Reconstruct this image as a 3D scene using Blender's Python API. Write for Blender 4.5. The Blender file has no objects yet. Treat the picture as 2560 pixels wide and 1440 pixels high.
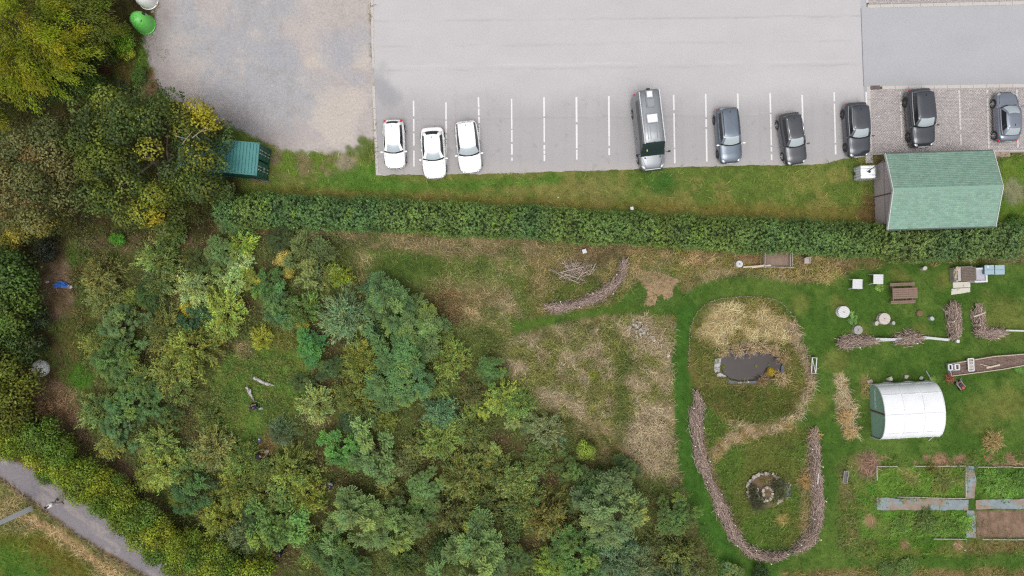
import bpy, bmesh, math, random
import numpy as np
from mathutils import Vector, Matrix

# ------------------------------------------------------------------ camera, sky, sun, exposure
SC = bpy.context.scene
COL = SC.collection
CAM_H = 53.333
PXM = 32.0                      # photograph pixels per metre on the ground

cam_d = bpy.data.cameras.new('camera')
cam_d.sensor_width = 36.0
cam_d.lens = 24.0
cam_d.clip_end = 3000
cam = bpy.data.objects.new('camera', cam_d)
cam.location = (0, 0, CAM_H)
cam.rotation_euler = (0, 0, 0)
COL.objects.link(cam)
SC.camera = cam

SUN_EL, SUN_AZ = math.radians(74), math.radians(192)      # azimuth clockwise from +Y
world = bpy.data.worlds.new('World')
SC.world = world
world.use_nodes = True
wn = world.node_tree.nodes
wl = world.node_tree.links
wn.clear()
sky = wn.new('ShaderNodeTexSky')
sky.sky_type = 'NISHITA'
sky.sun_disc = False
sky.sun_elevation = SUN_EL
sky.sun_rotation = SUN_AZ
sky.air_density = 1.0
sky.dust_density = 6.0
sky.ozone_density = 1.0
hs = wn.new('ShaderNodeHueSaturation')
hs.inputs['Saturation'].default_value = 0.18          # overcast: the cloud takes the blue out
bg = wn.new('ShaderNodeBackground')
bg.inputs['Strength'].default_value = 0.15
wo = wn.new('ShaderNodeOutputWorld')
wl.new(sky.outputs[0], hs.inputs['Color'])
wl.new(hs.outputs[0], bg.inputs['Color'])
wl.new(bg.outputs[0], wo.inputs['Surface'])

sun_d = bpy.data.lights.new('sun', 'SUN')
sun_d.energy = 0.55
sun_d.angle = math.radians(38)
sun_d.color = (1.0, 0.965, 0.91)
sun = bpy.data.objects.new('sun', sun_d)
sdir = Vector((math.sin(SUN_AZ) * math.cos(SUN_EL), math.cos(SUN_AZ) * math.cos(SUN_EL), math.sin(SUN_EL)))
sun.rotation_euler = (-sdir).to_track_quat('-Z', 'Y').to_euler()
sun.location = (0, 0, 80)
COL.objects.link(sun)

SC.view_settings.view_transform = 'Standard'
SC.view_settings.look = 'None'
SC.view_settings.gamma = 1.0
SC.view_settings.use_curve_mapping = False
SC.view_settings.exposure = 0.3
SC.render.engine = 'CYCLES'
SC.cycles.use_denoising = False
SC.cycles.filter_width = 1.3
SC.cycles.max_bounces = 6
SC.cycles.diffuse_bounces = 3
SC.cycles.glossy_bounces = 3
SC.cycles.transmission_bounces = 3
SC.cycles.transparent_max_bounces = 6

# ------------------------------------------------------------------ helpers
E = 1.62          # light the open ground gives back, per unit of albedo
rnd = random.Random(7)
PI = math.pi


def lin(c):
    c = c / 255.0
    return c / 12.92 if c <= 0.04045 else ((c + 0.055) / 1.055) ** 2.4


def C(r, g, b, k=1.0):
    return tuple(min(0.86, lin(v) / E * k) for v in (r, g, b)) + (1.0,)


def P(px, py, z=0.0):
    f = (1 - z / CAM_H) / PXM
    return Vector(((px - 1280) * f, (720 - py) * f, z))


def tag(o, label=None, cat=None, group=None, kind=None):
    if label:
        o['label'] = label
    if cat:
        o['category'] = cat
    if group:
        o['group'] = group
    if kind:
        o['kind'] = kind
    return o


def empty(name, loc, rz=0.0, label=None, cat=None, group=None):
    o = bpy.data.objects.new(name, None)
    o.empty_display_size = 0.3
    o.location = loc
    o.rotation_euler = (0, 0, rz)
    COL.objects.link(o)
    return tag(o, label, cat, group)


# ---- materials
MATS = {}


def mat(name, color=None, rough=0.8, metal=0.0, spec=0.5, noise=0.0, nscale=6.0, bump=0.0, bscale=30.0,
        vcol=False, objcol=False, coat=0.0, trans=0.0, stretch=None, color2=None):
    if name in MATS:
        return MATS[name]
    m = bpy.data.materials.new(name)
    m.use_nodes = True
    nt = m.node_tree
    b = nt.nodes['Principled BSDF']
    b.inputs['Roughness'].default_value = rough
    b.inputs['Metallic'].default_value = metal
    b.inputs['Specular IOR Level'].default_value = spec
    b.inputs['Coat Weight'].default_value = coat
    b.inputs['Coat Roughness'].default_value = 0.05
    src = None
    if vcol:
        a = nt.nodes.new('ShaderNodeAttribute')
        a.attribute_name = 'Col'
        src = a.outputs['Color']
    if objcol:
        oi = nt.nodes.new('ShaderNodeObjectInfo')
        if src is None:
            src = oi.outputs['Color']
        else:
            mx = nt.nodes.new('ShaderNodeMix')
            mx.data_type = 'RGBA'
            mx.blend_type = 'MULTIPLY'
            mx.inputs['Factor'].default_value = 1.0
            nt.links.new(src, mx.inputs['A'])
            nt.links.new(oi.outputs['Color'], mx.inputs['B'])
            src = mx.outputs['Result']
    if src is None:
        rgb = nt.nodes.new('ShaderNodeRGB')
        rgb.outputs[0].default_value = color if len(color) == 4 else (*color, 1)
        src = rgb.outputs[0]
    if noise or bump or color2:
        tc = nt.nodes.new('ShaderNodeTexCoord')
        mp = nt.nodes.new('ShaderNodeMapping')
        nt.links.new(tc.outputs['Object'], mp.inputs['Vector'])
        if stretch:
            mp.inputs['Scale'].default_value = stretch
    if noise or color2:
        n = nt.nodes.new('ShaderNodeTexNoise')
        n.inputs['Scale'].default_value = nscale
        n.inputs['Detail'].default_value = 6
        n.inputs['Roughness'].default_value = 0.65
        nt.links.new(mp.outputs[0], n.inputs['Vector'])
        mr = nt.nodes.new('ShaderNodeMapRange')
        mr.inputs['From Min'].default_value = 0.3
        mr.inputs['From Max'].default_value = 0.7
        if color2:
            nt.links.new(n.outputs['Fac'], mr.inputs['Value'])
            mx = nt.nodes.new('ShaderNodeMix')
            mx.data_type = 'RGBA'
            nt.links.new(mr.outputs[0], mx.inputs['Factor'])
            nt.links.new(src, mx.inputs['A'])
            mx.inputs['B'].default_value = color2
            src = mx.outputs['Result']
        else:
            mr.inputs['To Min'].default_value = 1 - noise
            mr.inputs['To Max'].default_value = 1 + noise
            nt.links.new(n.outputs['Fac'], mr.inputs['Value'])
            mx = nt.nodes.new('ShaderNodeVectorMath')
            mx.operation = 'SCALE'
            nt.links.new(src, mx.inputs[0])
            nt.links.new(mr.outputs[0], mx.inputs['Scale'])
            src = mx.outputs[0]
    if bump:
        n2 = nt.nodes.new('ShaderNodeTexNoise')
        n2.inputs['Scale'].default_value = bscale
        n2.inputs['Detail'].default_value = 4
        nt.links.new(mp.outputs[0], n2.inputs['Vector'])
        bp = nt.nodes.new('ShaderNodeBump')
        bp.inputs['Strength'].default_value = bump
        bp.inputs['Distance'].default_value = 0.05
        nt.links.new(n2.outputs['Fac'], bp.inputs['Height'])
        nt.links.new(bp.outputs[0], b.inputs['Normal'])
    nt.links.new(src, b.inputs['Base Color'])
    if trans:
        tr = nt.nodes.new('ShaderNodeBsdfTranslucent')
        nt.links.new(src, tr.inputs['Color'])
        ms = nt.nodes.new('ShaderNodeMixShader')
        ms.inputs[0].default_value = trans
        nt.links.new(b.outputs[0], ms.inputs[1])
        nt.links.new(tr.outputs[0], ms.inputs[2])
        nt.links.new(ms.outputs[0], nt.nodes['Material Output'].inputs['Surface'])
    MATS[name] = m
    return m


# ---- meshes
def fast_mesh(name, V, F, col=None, smooth=False):
    """V (n,3), F (m,k) all of one k, col (n,3)"""
    me = bpy.data.meshes.new(name)
    V = np.asarray(V, dtype=np.float32)
    F = np.asarray(F, dtype=np.int32)
    n, m, k = len(V), len(F), F.shape[1]
    me.vertices.add(n)
    me.vertices.foreach_set('co', V.ravel())
    me.loops.add(m * k)
    me.loops.foreach_set('vertex_index', F.ravel())
    me.polygons.add(m)
    me.polygons.foreach_set('loop_start', np.arange(0, m * k, k, dtype=np.int32))
    me.polygons.foreach_set('loop_total', np.full(m, k, dtype=np.int32))
    if smooth:
        me.polygons.foreach_set('use_smooth', np.ones(m, dtype=bool))
    if col is not None:
        ca = me.color_attributes.new('Col', 'FLOAT_COLOR', 'POINT')
        c4 = np.ones((n, 4), dtype=np.float32)
        c4[:, :3] = np.asarray(col, dtype=np.float32)[:, :3]
        ca.data.foreach_set('color', c4.ravel())
    me.update(calc_edges=True)
    return me


def mesh_obj(name, me, m, parent=None):
    o = bpy.data.objects.new(name, me)
    if m is not None and len(me.materials) == 0:
        me.materials.append(m)
    COL.objects.link(o)
    if parent is not None:
        o.parent = parent
    return o


class MB:
    """collects boxes, bars, tubes and lofts; build() links them as one mesh object"""

    def __init__(self):
        self.v, self.f, self.c = [], [], []

    def add(self, vs, fs, col=None):
        b = len(self.v)
        self.v += [tuple(x) for x in vs]
        self.f += [tuple(i + b for i in f) for f in fs]
        self.c += [col or (1, 1, 1, 1)] * len(vs)
        return self

    def box(self, c, s, rz=0.0, rx=0.0, ry=0.0, col=None, taper=1.0, bevel=0.0):
        hx, hy, hz = s[0] / 2, s[1] / 2, s[2] / 2
        M = Matrix.Rotation(rz, 3, 'Z') @ Matrix.Rotation(ry, 3, 'Y') @ Matrix.Rotation(rx, 3, 'X')
        c = Vector(c)
        if bevel:
            bv = min(bevel, hx * .45, hy * .45, hz * .45)
            vs = []
            rings = [(-hz, bv), (-hz + bv, 0), (hz - bv, 0), (hz, bv)]
            for z, ins in rings:
                X, Y = hx - ins, hy - ins
                k = bv * .8
                for x, y in ((X, Y - k), (X - k, Y), (-X + k, Y), (-X, Y - k), (-X, -Y + k), (-X + k, -Y), (X - k, -Y), (X, -Y + k)):
                    vs.append(c + M @ Vector((x, y, z)))
            fs = []
            for r in range(3):
                for j in range(8):
                    fs.append((r * 8 + j, r * 8 + (j + 1) % 8, r * 8 + 8 + (j + 1) % 8, r * 8 + 8 + j))
            fs += [tuple(range(7, -1, -1)), tuple(range(24, 32))]
            return self.add(vs, fs, col)
        vs = []
        for z, t in ((-hz, 1.0), (hz, taper)):
            for x, y in ((-hx, -hy), (hx, -hy), (hx, hy), (-hx, hy)):
                vs.append(c + M @ Vector((x * t, y * t, z)))
        return self.add(vs, [(0, 3, 2, 1), (4, 5, 6, 7), (0, 1, 5, 4), (1, 2, 6, 5), (2, 3, 7, 6), (3, 0, 4, 7)], col)

    def tube(self, p0, p1, r0, r1=None, n=8, col=None, caps=True):
        r1 = r0 if r1 is None else r1
        p0, p1 = Vector(p0), Vector(p1)
        d = (p1 - p0)
        if d.length < 1e-6:
            return self
        d.normalize()
        a = d.orthogonal().normalized()
        b = d.cross(a)
        vs = []
        for p, r in ((p0, r0), (p1, r1)):
            for i in range(n):
                t = 2 * PI * i / n
                vs.append(p + (a * math.cos(t) + b * math.sin(t)) * r)
        fs = [(i, (i + 1) % n, n + (i + 1) % n, n + i) for i in range(n)]
        if caps:
            fs += [tuple(range(n - 1, -1, -1)), tuple(range(n, 2 * n))]
        return self.add(vs, fs, col)

    def path(self, pts, r, n=6, col=None):
        rr = r if isinstance(r, (list, tuple)) else [r] * len(pts)
        for i in range(len(pts) - 1):
            self.tube(pts[i], pts[i + 1], rr[i], rr[i + 1], n, col)
        return self

    def lathe(self, prof, n=24, c=(0, 0, 0), sx=1.0, sy=1.0, col=None):
        vs, fs = [], []
        for r, z in prof:
            for i in range(n):
                t = 2 * PI * i / n
                vs.append((c[0] + r * sx * math.cos(t), c[1] + r * sy * math.sin(t), c[2] + z))
        for k in range(len(prof) - 1):
            for i in range(n):
                fs.append((k * n + i, k * n + (i + 1) % n, (k + 1) * n + (i + 1) % n, (k + 1) * n + i))
        fs.append(tuple(range(n - 1, -1, -1)))
        fs.append(tuple(range((len(prof) - 1) * n, len(prof) * n)))
        return self.add(vs, fs, col)

    def ball(self, c, s, n=10, col=None, M=None):
        vs, fs = [], []
        m = max(4, n // 2)
        for k in range(1, m):
            ph = PI * k / m
            for i in range(n):
                t = 2 * PI * i / n
                v = Vector((s[0] * math.sin(ph) * math.cos(t), s[1] * math.sin(ph) * math.sin(t), s[2] * math.cos(ph)))
                if M:
                    v = M @ v
                vs.append(Vector(c) + v)
        for k in range(m - 2):
            for i in range(n):
                fs.append((k * n + i, (k + 1) * n + i, (k + 1) * n + (i + 1) % n, k * n + (i + 1) % n))
        fs.append(tuple(range(n)))
        fs.append(tuple(range((m - 1) * n - 1, (m - 2) * n - 1, -1)))
        return self.add(vs, fs, col)

    def prism(self, poly, z0, z1, col=None):
        n = len(poly)
        a = sum(poly[i][0] * poly[(i + 1) % n][1] - poly[(i + 1) % n][0] * poly[i][1] for i in range(n))
        if a < 0:
            poly = poly[::-1]
        vs = [(x, y, z0) for x, y in poly] + [(x, y, z1) for x, y in poly]
        fs = [tuple(range(n - 1, -1, -1)), tuple(range(n, 2 * n))]
        fs += [(i, (i + 1) % n, n + (i + 1) % n, n + i) for i in range(n)]
        return self.add(vs, fs, col)

    def grid(self, rows, col=None, closed=False):
        n = len(rows[0])
        vs = [p for r in rows for p in r]
        fs = []
        for i in range(len(rows) - 1):
            for j in range(n if closed else n - 1):
                j2 = (j + 1) % n
                fs.append((i * n + j, i * n + j2, (i + 1) * n + j2, (i + 1) * n + j))
        return self.add(vs, fs, col)

    def build(self, name, m, parent=None, smooth=False, vcol=False, angle=None):
        me = bpy.data.meshes.new(name)
        me.from_pydata(self.v, [], self.f)
        if vcol:
            ca = me.color_attributes.new('Col', 'FLOAT_COLOR', 'POINT')
            ca.data.foreach_set('color', np.array([(c[0], c[1], c[2], 1) for c in self.c], dtype=np.float32).ravel())
        if smooth:
            me.polygons.foreach_set('use_smooth', np.ones(len(me.polygons), dtype=bool))
        me.update()
        if smooth and angle:
            try:
                me.set_sharp_from_angle(angle=math.radians(angle))
            except Exception:
                pass
        return mesh_obj(name, me, m, parent)


def copy_part(o, parent, name=None):
    c = o.copy()
    if name:
        c.name = name
    COL.objects.link(c)
    c.parent = parent
    return c


def stone_mesh(name, rg, s, npts=14, flat=0.6):
    bm = bmesh.new()
    for i in range(npts):
        v = Vector((rg.gauss(0, 1), rg.gauss(0, 1), rg.gauss(0, 1))).normalized()
        bm.verts.new((v.x * s * rg.uniform(.8, 1.1), v.y * s * rg.uniform(.65, 1.0), v.z * s * flat))
    bmesh.ops.convex_hull(bm, input=bm.verts)
    for v in [v for v in bm.verts if not v.link_faces]:
        bm.verts.remove(v)
    me = bpy.data.meshes.new(name)
    bm.to_mesh(me)
    bm.free()
    return me


# ---- noise and polygons on numpy arrays
def _hash(ix, iy, seed):
    h = (ix.astype(np.int64) * 374761393 + iy.astype(np.int64) * 668265263 + seed * 982451653) & 0x7fffffff
    h = ((h ^ (h >> 13)) * 1274126177) & 0x7fffffff
    h = h ^ (h >> 16)
    return (h & 0xffff) / 65535.0


def vnoise(x, y, seed):
    ix, iy = np.floor(x), np.floor(y)
    fx, fy = x - ix, y - iy
    fx, fy = fx * fx * (3 - 2 * fx), fy * fy * (3 - 2 * fy)
    a, b = _hash(ix, iy, seed), _hash(ix + 1, iy, seed)
    c, d = _hash(ix, iy + 1, seed), _hash(ix + 1, iy + 1, seed)
    return (a * (1 - fx) + b * fx) * (1 - fy) + (c * (1 - fx) + d * fx) * fy


def fbm(x, y, scale, seed, octv=4, gain=0.55):
    s, amp, tot = 0, 1.0, 0.0
    f = 1.0 / scale
    for o in range(octv):
        s = s + amp * vnoise(x * f + o * 17.3, y * f - o * 9.1, seed + o)
        tot += amp
        amp *= gain
        f *= 2.03
    return s / tot


def sdf(poly, x, y):
    """signed distance (positive inside) of points to a polygon"""
    p = np.asarray(poly, dtype=np.float64)
    n = len(p)
    d = np.full(x.shape, 1e9)
    ins = np.zeros(x.shape, dtype=bool)
    for i in range(n):
        x0, y0 = p[i]
        x1, y1 = p[(i + 1) % n]
        ex, ey = x1 - x0, y1 - y0
        t = np.clip(((x - x0) * ex + (y - y0) * ey) / (ex * ex + ey * ey + 1e-9), 0, 1)
        d = np.minimum(d, np.hypot(x - x0 - t * ex, y - y0 - t * ey))
        cond = ((y0 > y) != (y1 > y)) & (x < ex * (y - y0) / (ey + 1e-12 * (ey == 0)) + x0)
        ins ^= cond
    return np.where(ins, d, -d)


def sstep(a, b, t):
    t = np.clip((t - a) / (b - a), 0, 1)
    return t * t * (3 - 2 * t)


def smooth_line(pts, n=8):
    """Catmull-Rom through 2-d points"""
    p = [Vector((*q, 0)) if len(q) == 2 else Vector(q) for q in pts]
    p = [p[0] * 2 - p[1]] + p + [p[-1] * 2 - p[-2]]
    out = []
    for i in range(1, len(p) - 2):
        for k in range(n):
            t = k / n
            a, b, c, d = p[i - 1], p[i], p[i + 1], p[i + 2]
            out.append(.5 * ((2 * b) + (c - a) * t + (2 * a - 5 * b + 4 * c - d) * t * t + (3 * b - a - 3 * c + d) * t ** 3))
    out.append(p[-2])
    return out

# ------------------------------------------------------------------ the ground sheet (colour = what grows or lies there)
STEP = 5.0                                   # photograph pixels between grid lines
gx = np.concatenate([[-40000, -12000, -4000, -1600, -600], np.arange(-200, 2761, STEP), [3100, 4200, 6600, 14500, 42000]])
gy = np.concatenate([[-40000, -12000, -4000, -1600, -600], np.arange(-160, 1601, STEP), [2000, 3000, 5400, 13000, 41000]])
GX, GY = np.meshgrid(gx, gy)
nx_, ny_ = len(gx), len(gy)


def lc(r, g, b):
    return np.array([lin(r) / E, lin(g) / E, lin(b) / E])


warp = (fbm(GX, GY, 60, 3, 4) - .5)
warp2 = (fbm(GX, GY, 14, 31, 3) - .5)
n1 = fbm(GX, GY, 120, 11, 5)
n2 = fbm(GX, GY, 26, 12, 4)
n3 = fbm(GX, GY, 8, 13, 2)
n4 = fbm(GX * .6 + GY * .3, GY - GX * .4, 40, 14, 4)

GC = np.empty(GX.shape + (3,))
dry_d = np.zeros(GX.shape)                    # tall dry grass
mea_d = np.zeros(GX.shape)                    # rough green growth
law_d = np.zeros(GX.shape)                    # short mown grass

g_green, g_dry, g_olive = lc(84, 98, 46), lc(150, 134, 98), lc(104, 102, 54)
w = sstep(.38, .62, n2 * .6 + n1 * .4)
GC[:] = g_olive * (1 - w[..., None]) + g_dry * w[..., None]
w = sstep(.5, .66, n4)
GC[:] = GC * (1 - .7 * w[..., None]) + g_green * (.7 * w[..., None])
dry_d[:] = .35
mea_d[:] = .8


def paint(poly, c, soft=10, amp=40, a=1.0, dry=None, mea=None, law=None, c2=None, mixn=None, lo=.4, hi=.6, fine=20):
    """lay one kind of ground cover over a polygon given in photograph pixels"""
    q = np.asarray(poly, float)
    mg = soft + (amp + fine) * .5 + 4
    i0, i1 = np.searchsorted(gy, q[:, 1].min() - mg), np.searchsorted(gy, q[:, 1].max() + mg)
    j0, j1 = np.searchsorted(gx, q[:, 0].min() - mg), np.searchsorted(gx, q[:, 0].max() + mg)
    W = (slice(i0, i1), slice(j0, j1))
    d = sdf(poly, GX[W], GY[W]) + warp[W] * amp + warp2[W] * fine
    m = sstep(-soft, soft, d) * a
    col = np.array(c)
    if c2 is not None:
        mm = sstep(lo, hi, (mixn if mixn is not None else n2)[W])[..., None]
        col = col * (1 - mm) + np.array(c2) * mm
    GC[W] = GC[W] * (1 - m[..., None]) + col * m[..., None]
    for arr, v in ((dry_d, dry), (mea_d, mea), (law_d, law)):
        if v is not None:
            arr[W] = arr[W] * (1 - m) + v * m


def blob(px, py, r, c, a=.9, soft=None, squash=1.0, **k):
    t = np.linspace(0, 2 * PI, 14)[:-1]
    poly = [(px + r * math.cos(q), py + r * squash * math.sin(q)) for q in t]
    return paint(poly, c, soft or r * .5, r * 1.2, a, fine=r * .6, **k)


GRASS, GRASS2 = lc(76, 108, 40), lc(93, 118, 50)
# plantation floor: leaf litter and low growth
paint([(60, 560), (640, 575), (880, 590), (900, 700), (1010, 690), (1090, 740), (1250, 880), (1310, 1000), (1430, 1080), (1520, 1150), (1720, 1230),
       (1830, 1440), (1900, 1640), (560, 1640), (420, 1330), (200, 1130), (60, 1010)], lc(100, 88, 58), 25, 70,
      c2=lc(96, 106, 54), mixn=n4 * .5 + n2 * .5, lo=.36, hi=.52, dry=.12, mea=.85, law=0)
paint([(900, 600), (1060, 620), (1330, 640), (1330, 790), (1270, 840), (1200, 900), (1090, 740), (1010, 690), (900, 690)], lc(106, 118, 58), 20, 50,
      c2=lc(142, 130, 88), mixn=n2 * .7 + n1 * .3, lo=.48, hi=.66, dry=.6, mea=1.0, law=0)
blob(1020, 660, 75, lc(84, 108, 46), .85, squash=.7, mea=1.2, dry=.05)
blob(1230, 700, 70, lc(106, 120, 62), .7, squash=.6, mea=1.2, dry=.25)
blob(950, 710, 18, lc(140, 105, 62), 1, mea=.1)
blob(1190, 760, 80, lc(150, 128, 92), .75, squash=.45, dry=1.0)
blob(1260, 770, 40, lc(160, 142, 108), .8, squash=.6, dry=1.0)
blob(1210, 860, 55, lc(92, 108, 48), .75, mea=1.1, dry=.1)
blob(1110, 760, 40, lc(108, 82, 56), .7)
# left edge strip and clearing
paint([(150, 600), (240, 610), (250, 720), (220, 850), (240, 990), (200, 1000), (150, 930), (150, 760)], lc(80, 98, 42), 18, 50, c2=lc(98, 92, 50), dry=.1, mea=1.1)
blob(205, 940, 38, lc(72, 120, 34), .9, mea=1.3)
blob(185, 640, 30, lc(80, 106, 42), .7)
paint([(95, 570), (150, 600), (185, 690), (180, 770), (130, 800), (95, 700)], lc(134, 112, 92), 16, 40, c2=lc(106, 90, 64), dry=.15, mea=.35)
paint([(80, 930), (150, 950), (190, 1010), (230, 1080), (330, 1170), (400, 1270), (350, 1260), (180, 1110), (75, 1010)], lc(136, 112, 88), 18, 50, c2=lc(102, 90, 58), dry=.4, mea=.5)
blob(165, 1015, 42, lc(140, 112, 84), .8, dry=.5)
paint([(120, 575), (330, 565), (500, 560), (700, 570), (700, 605), (520, 620), (380, 610), (290, 640), (150, 600)], lc(124, 100, 78), 14, 50, c2=lc(90, 88, 50), dry=.2, mea=.5)
paint([(525, 930), (590, 865), (700, 825), (785, 890), (775, 1000), (710, 1095), (620, 1130), (545, 1070)], lc(98, 132, 54), 18, 40, c2=lc(112, 130, 58), dry=.05, mea=1.0)
blob(690, 840, 40, lc(122, 120, 54), .7, dry=.3)
blob(610, 865, 30, lc(168, 142, 108), .8, squash=.5, dry=.6)
blob(690, 1090, 26, lc(128, 100, 74), .7)
blob(800, 1040, 34, lc(150, 122, 92), .75, dry=.4)
blob(660, 1115, 18, lc(138, 104, 70), .8)
for q in [(690, 690, 48), (780, 830, 40), (830, 860, 30), (810, 930, 40), (700, 1380, 60), (870, 1220, 45), (1080, 1180, 45), (480, 1090, 40), (450, 770, 40), (1180, 1010, 35),
          (1260, 1110, 40), (1370, 1190, 50), (1450, 1340, 45), (1130, 1330, 45), (560, 1200, 30)]:
    blob(q[0], q[1], q[2] * .85, lc(98, 76, 56), .65, dry=.05, mea=.4)
# foot of the hedge
paint([(690, 565), (900, 585), (1200, 605), (1520, 622), (1520, 665), (1300, 650), (1000, 625), (850, 612), (690, 600)], lc(140, 126, 90), 12, 34, c2=lc(102, 106, 60), mixn=n4, lo=.42, hi=.56, dry=.7, mea=1.0)
paint([(1500, 612), (1840, 632), (2090, 640), (2110, 690), (2050, 712), (1960, 690), (1850, 668), (1700, 690), (1560, 700), (1500, 660)], lc(158, 136, 94), 10, 30,
      c2=lc(118, 112, 60), dry=1.1, mea=.5)
# tall dry meadow
paint([(1260, 840), (1420, 800), (1500, 800), (1560, 770), (1610, 775), (1682, 805), (1680, 1190), (1640, 1175), (1560, 1080), (1470, 1060), (1340, 985), (1250, 890)], lc(164, 148, 116), 24, 80,
      c2=lc(116, 116, 62), mixn=n4 * .6 + n2 * .4, lo=.42, hi=.58, dry=1.3, mea=.5, law=0)
paint([(1535, 870), (1575, 880), (1570, 1010), (1590, 1130), (1540, 1100), (1530, 980)], lc(96, 106, 52), 14, 40, dry=.35, mea=1.1)
blob(1620, 1110, 62, lc(164, 146, 116), .8, squash=1.1, dry=1.5)
blob(1480, 935, 12, lc(112, 126, 40), .9)
paint([(1310, 640), (1420, 610), (1560, 612), (1580, 700), (1600, 770), (1560, 775), (1350, 792), (1320, 740)], lc(142, 128, 84), 12, 30, c2=lc(102, 104, 54), dry=.9, mea=.7)
blob(1470, 730, 60, lc(86, 104, 44), .85, squash=.5, dry=.1, mea=1.2)
blob(1500, 640, 60, lc(118, 98, 74), .8, squash=.5, dry=.5, mea=.2)
# lawn and mown walks
paint([(1690, 800), (1702, 735), (1770, 700), (1850, 690), (1980, 705), (2110, 690), (2150, 650), (2400, 655), (2760, 660), (2760, 1640), (1840, 1640), (1790, 1400), (1735, 1280), (1690, 1150), (1680, 900)],
      GRASS, 5, 10, c2=GRASS2, mixn=n1 * .6 + n2 * .4, lo=.44, hi=.62, dry=0, mea=.12, law=1, fine=8)
paint([(1270, 800), (1420, 780), (1540, 758), (1600, 700), (1700, 690), (1710, 790), (1600, 785), (1500, 790), (1380, 812), (1280, 840)], GRASS, 6, 10, c2=lc(86, 112, 44), dry=0, mea=.15, law=1, fine=10)
paint([(1692, 760), (1738, 755), (1720, 900), (1722, 1010), (1742, 1160), (1790, 1300), (1850, 1400), (1800, 1440), (1720, 1260), (1688, 1100), (1680, 900)], lc(68, 106, 38), 4, 6, dry=0, mea=.05, law=1, fine=5)
blob(1640, 715, 60, lc(84, 112, 52), .7, law=.8, dry=0)
for q in [(2000, 760, 30), (2075, 690, 26), (2250, 690, 26), (2360, 700, 22), (2100, 760, 26), (2150, 830, 20), (2260, 700, 16), (2500, 800, 60), (2450, 1040, 50), (2040, 1010, 26), (2300, 830, 26), (2520, 1000, 40), (2090, 900, 30)]:
    blob(q[0], q[1], q[2], lc(128, 126, 66), .5, law=.8)
for q in [(2110, 665, 34), (2170, 650, 30), (2330, 660, 14)]:
    blob(q[0], q[1], q[2], lc(142, 116, 82), .7, squash=.5, dry=.4)
# pond island
paint([(1728, 810), (1768, 758), (1850, 741), (1940, 750), (1985, 800), (2010, 870), (2033, 920), (2031, 980), (1990, 1048), (1900, 1082), (1820, 1062), (1750, 1000), (1721, 920)],
      lc(118, 114, 62), 4, 8, c2=lc(98, 104, 50), dry=.45, mea=.9, law=0, fine=8)
paint([(1745, 835), (1785, 762), (1900, 750), (1968, 795), (1992, 850), (1900, 850), (1800, 872)], lc(176, 158, 114), 10, 30, c2=lc(132, 122, 70), mixn=n4, lo=.5, hi=.7, dry=1.5, mea=.3)
paint([(1765, 970), (1990, 980), (1985, 1030), (1900, 1062), (1830, 1045), (1780, 1005)], lc(98, 98, 48), 12, 20, c2=lc(86, 98, 42), dry=.15, mea=1.2)
paint([(1985, 800), (2012, 870), (2034, 925), (2032, 980), (2016, 980), (2012, 925), (1990, 880), (1965, 810)], lc(158, 140, 110), 6, 10, dry=1.1, mea=.2)
paint([(2031, 960), (2000, 1040), (1900, 1082), (1820, 1064), (1822, 1050), (1900, 1066), (1985, 1028), (2010, 970)], lc(160, 144, 110), 6, 10, dry=1.2, mea=.2)
# lower island
paint([(1765, 1040), (1850, 1075), (1990, 1060), (2020, 1075), (2050, 1200), (2045, 1320), (1990, 1370), (1930, 1380), (1850, 1330), (1790, 1200), (1760, 1100)], lc(86, 110, 44), 8, 14,
      c2=lc(104, 112, 52), mixn=n1, dry=.08, mea=1.0, law=.5)
paint([(1775, 1140), (1800, 1095), (1840, 1075), (1980, 1050), (1985, 1070), (1900, 1090), (1830, 1110), (1795, 1150)], lc(172, 150, 116), 6, 14, c2=lc(140, 124, 78), dry=.5, mea=.3)
blob(1955, 1297, 14, lc(172, 148, 92), .95, dry=.2)
# strip of dry grass, beds
paint([(2086, 938), (2108, 936), (2132, 1000), (2142, 1085), (2110, 1092), (2090, 1020)], lc(172, 154, 118), 5, 10, dry=1.5, mea=.2, law=0)
paint([(2150, 935), (2170, 940), (2172, 1000), (2155, 985)], lc(146, 130, 84), 8, 10, dry=.7)
paint([(2090, 1150), (2180, 1128), (2192, 1200), (2195, 1345), (2150, 1390), (2100, 1370), (2100, 1250)], lc(130, 122, 76), 10, 20, c2=lc(96, 114, 52), dry=.4, mea=1.0, law=0)
paint([(2140, 1200), (2190, 1190), (2190, 1345), (2150, 1350), (2135, 1260)], lc(88, 128, 48), 10, 20, c2=lc(112, 124, 60), dry=.1, mea=1.2)
paint([(1996, 1200), (2024, 1085), (2034, 1080), (2030, 1200), (2020, 1340), (2000, 1350)], lc(146, 128, 90), 8, 24, a=.85, dry=1.0, mea=.4)
paint([(1752, 1060), (1764, 1100), (1790, 1190), (1850, 1320), (1840, 1330), (1770, 1200), (1748, 1100)], lc(132, 120, 80), 6, 14, a=.8, dry=.7, mea=.5)
blob(2172, 1160, 24, lc(150, 118, 102), .85, squash=1.3)
paint([(2188, 1165), (2412, 1163), (2412, 1240), (2190, 1242)], lc(102, 134, 52), 3, 4, c2=lc(128, 130, 72), mixn=n4, lo=.58, hi=.76, dry=.2, mea=1.5, law=0, fine=4)
paint([(2192, 1276), (2412, 1276), (2412, 1344), (2150, 1346), (2150, 1300)], lc(98, 138, 50), 3, 6, c2=lc(104, 124, 56), dry=.1, mea=1.5, law=0, fine=4)
blob(2395, 1310, 30, lc(92, 138, 40), .9, mea=1.4)
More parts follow.
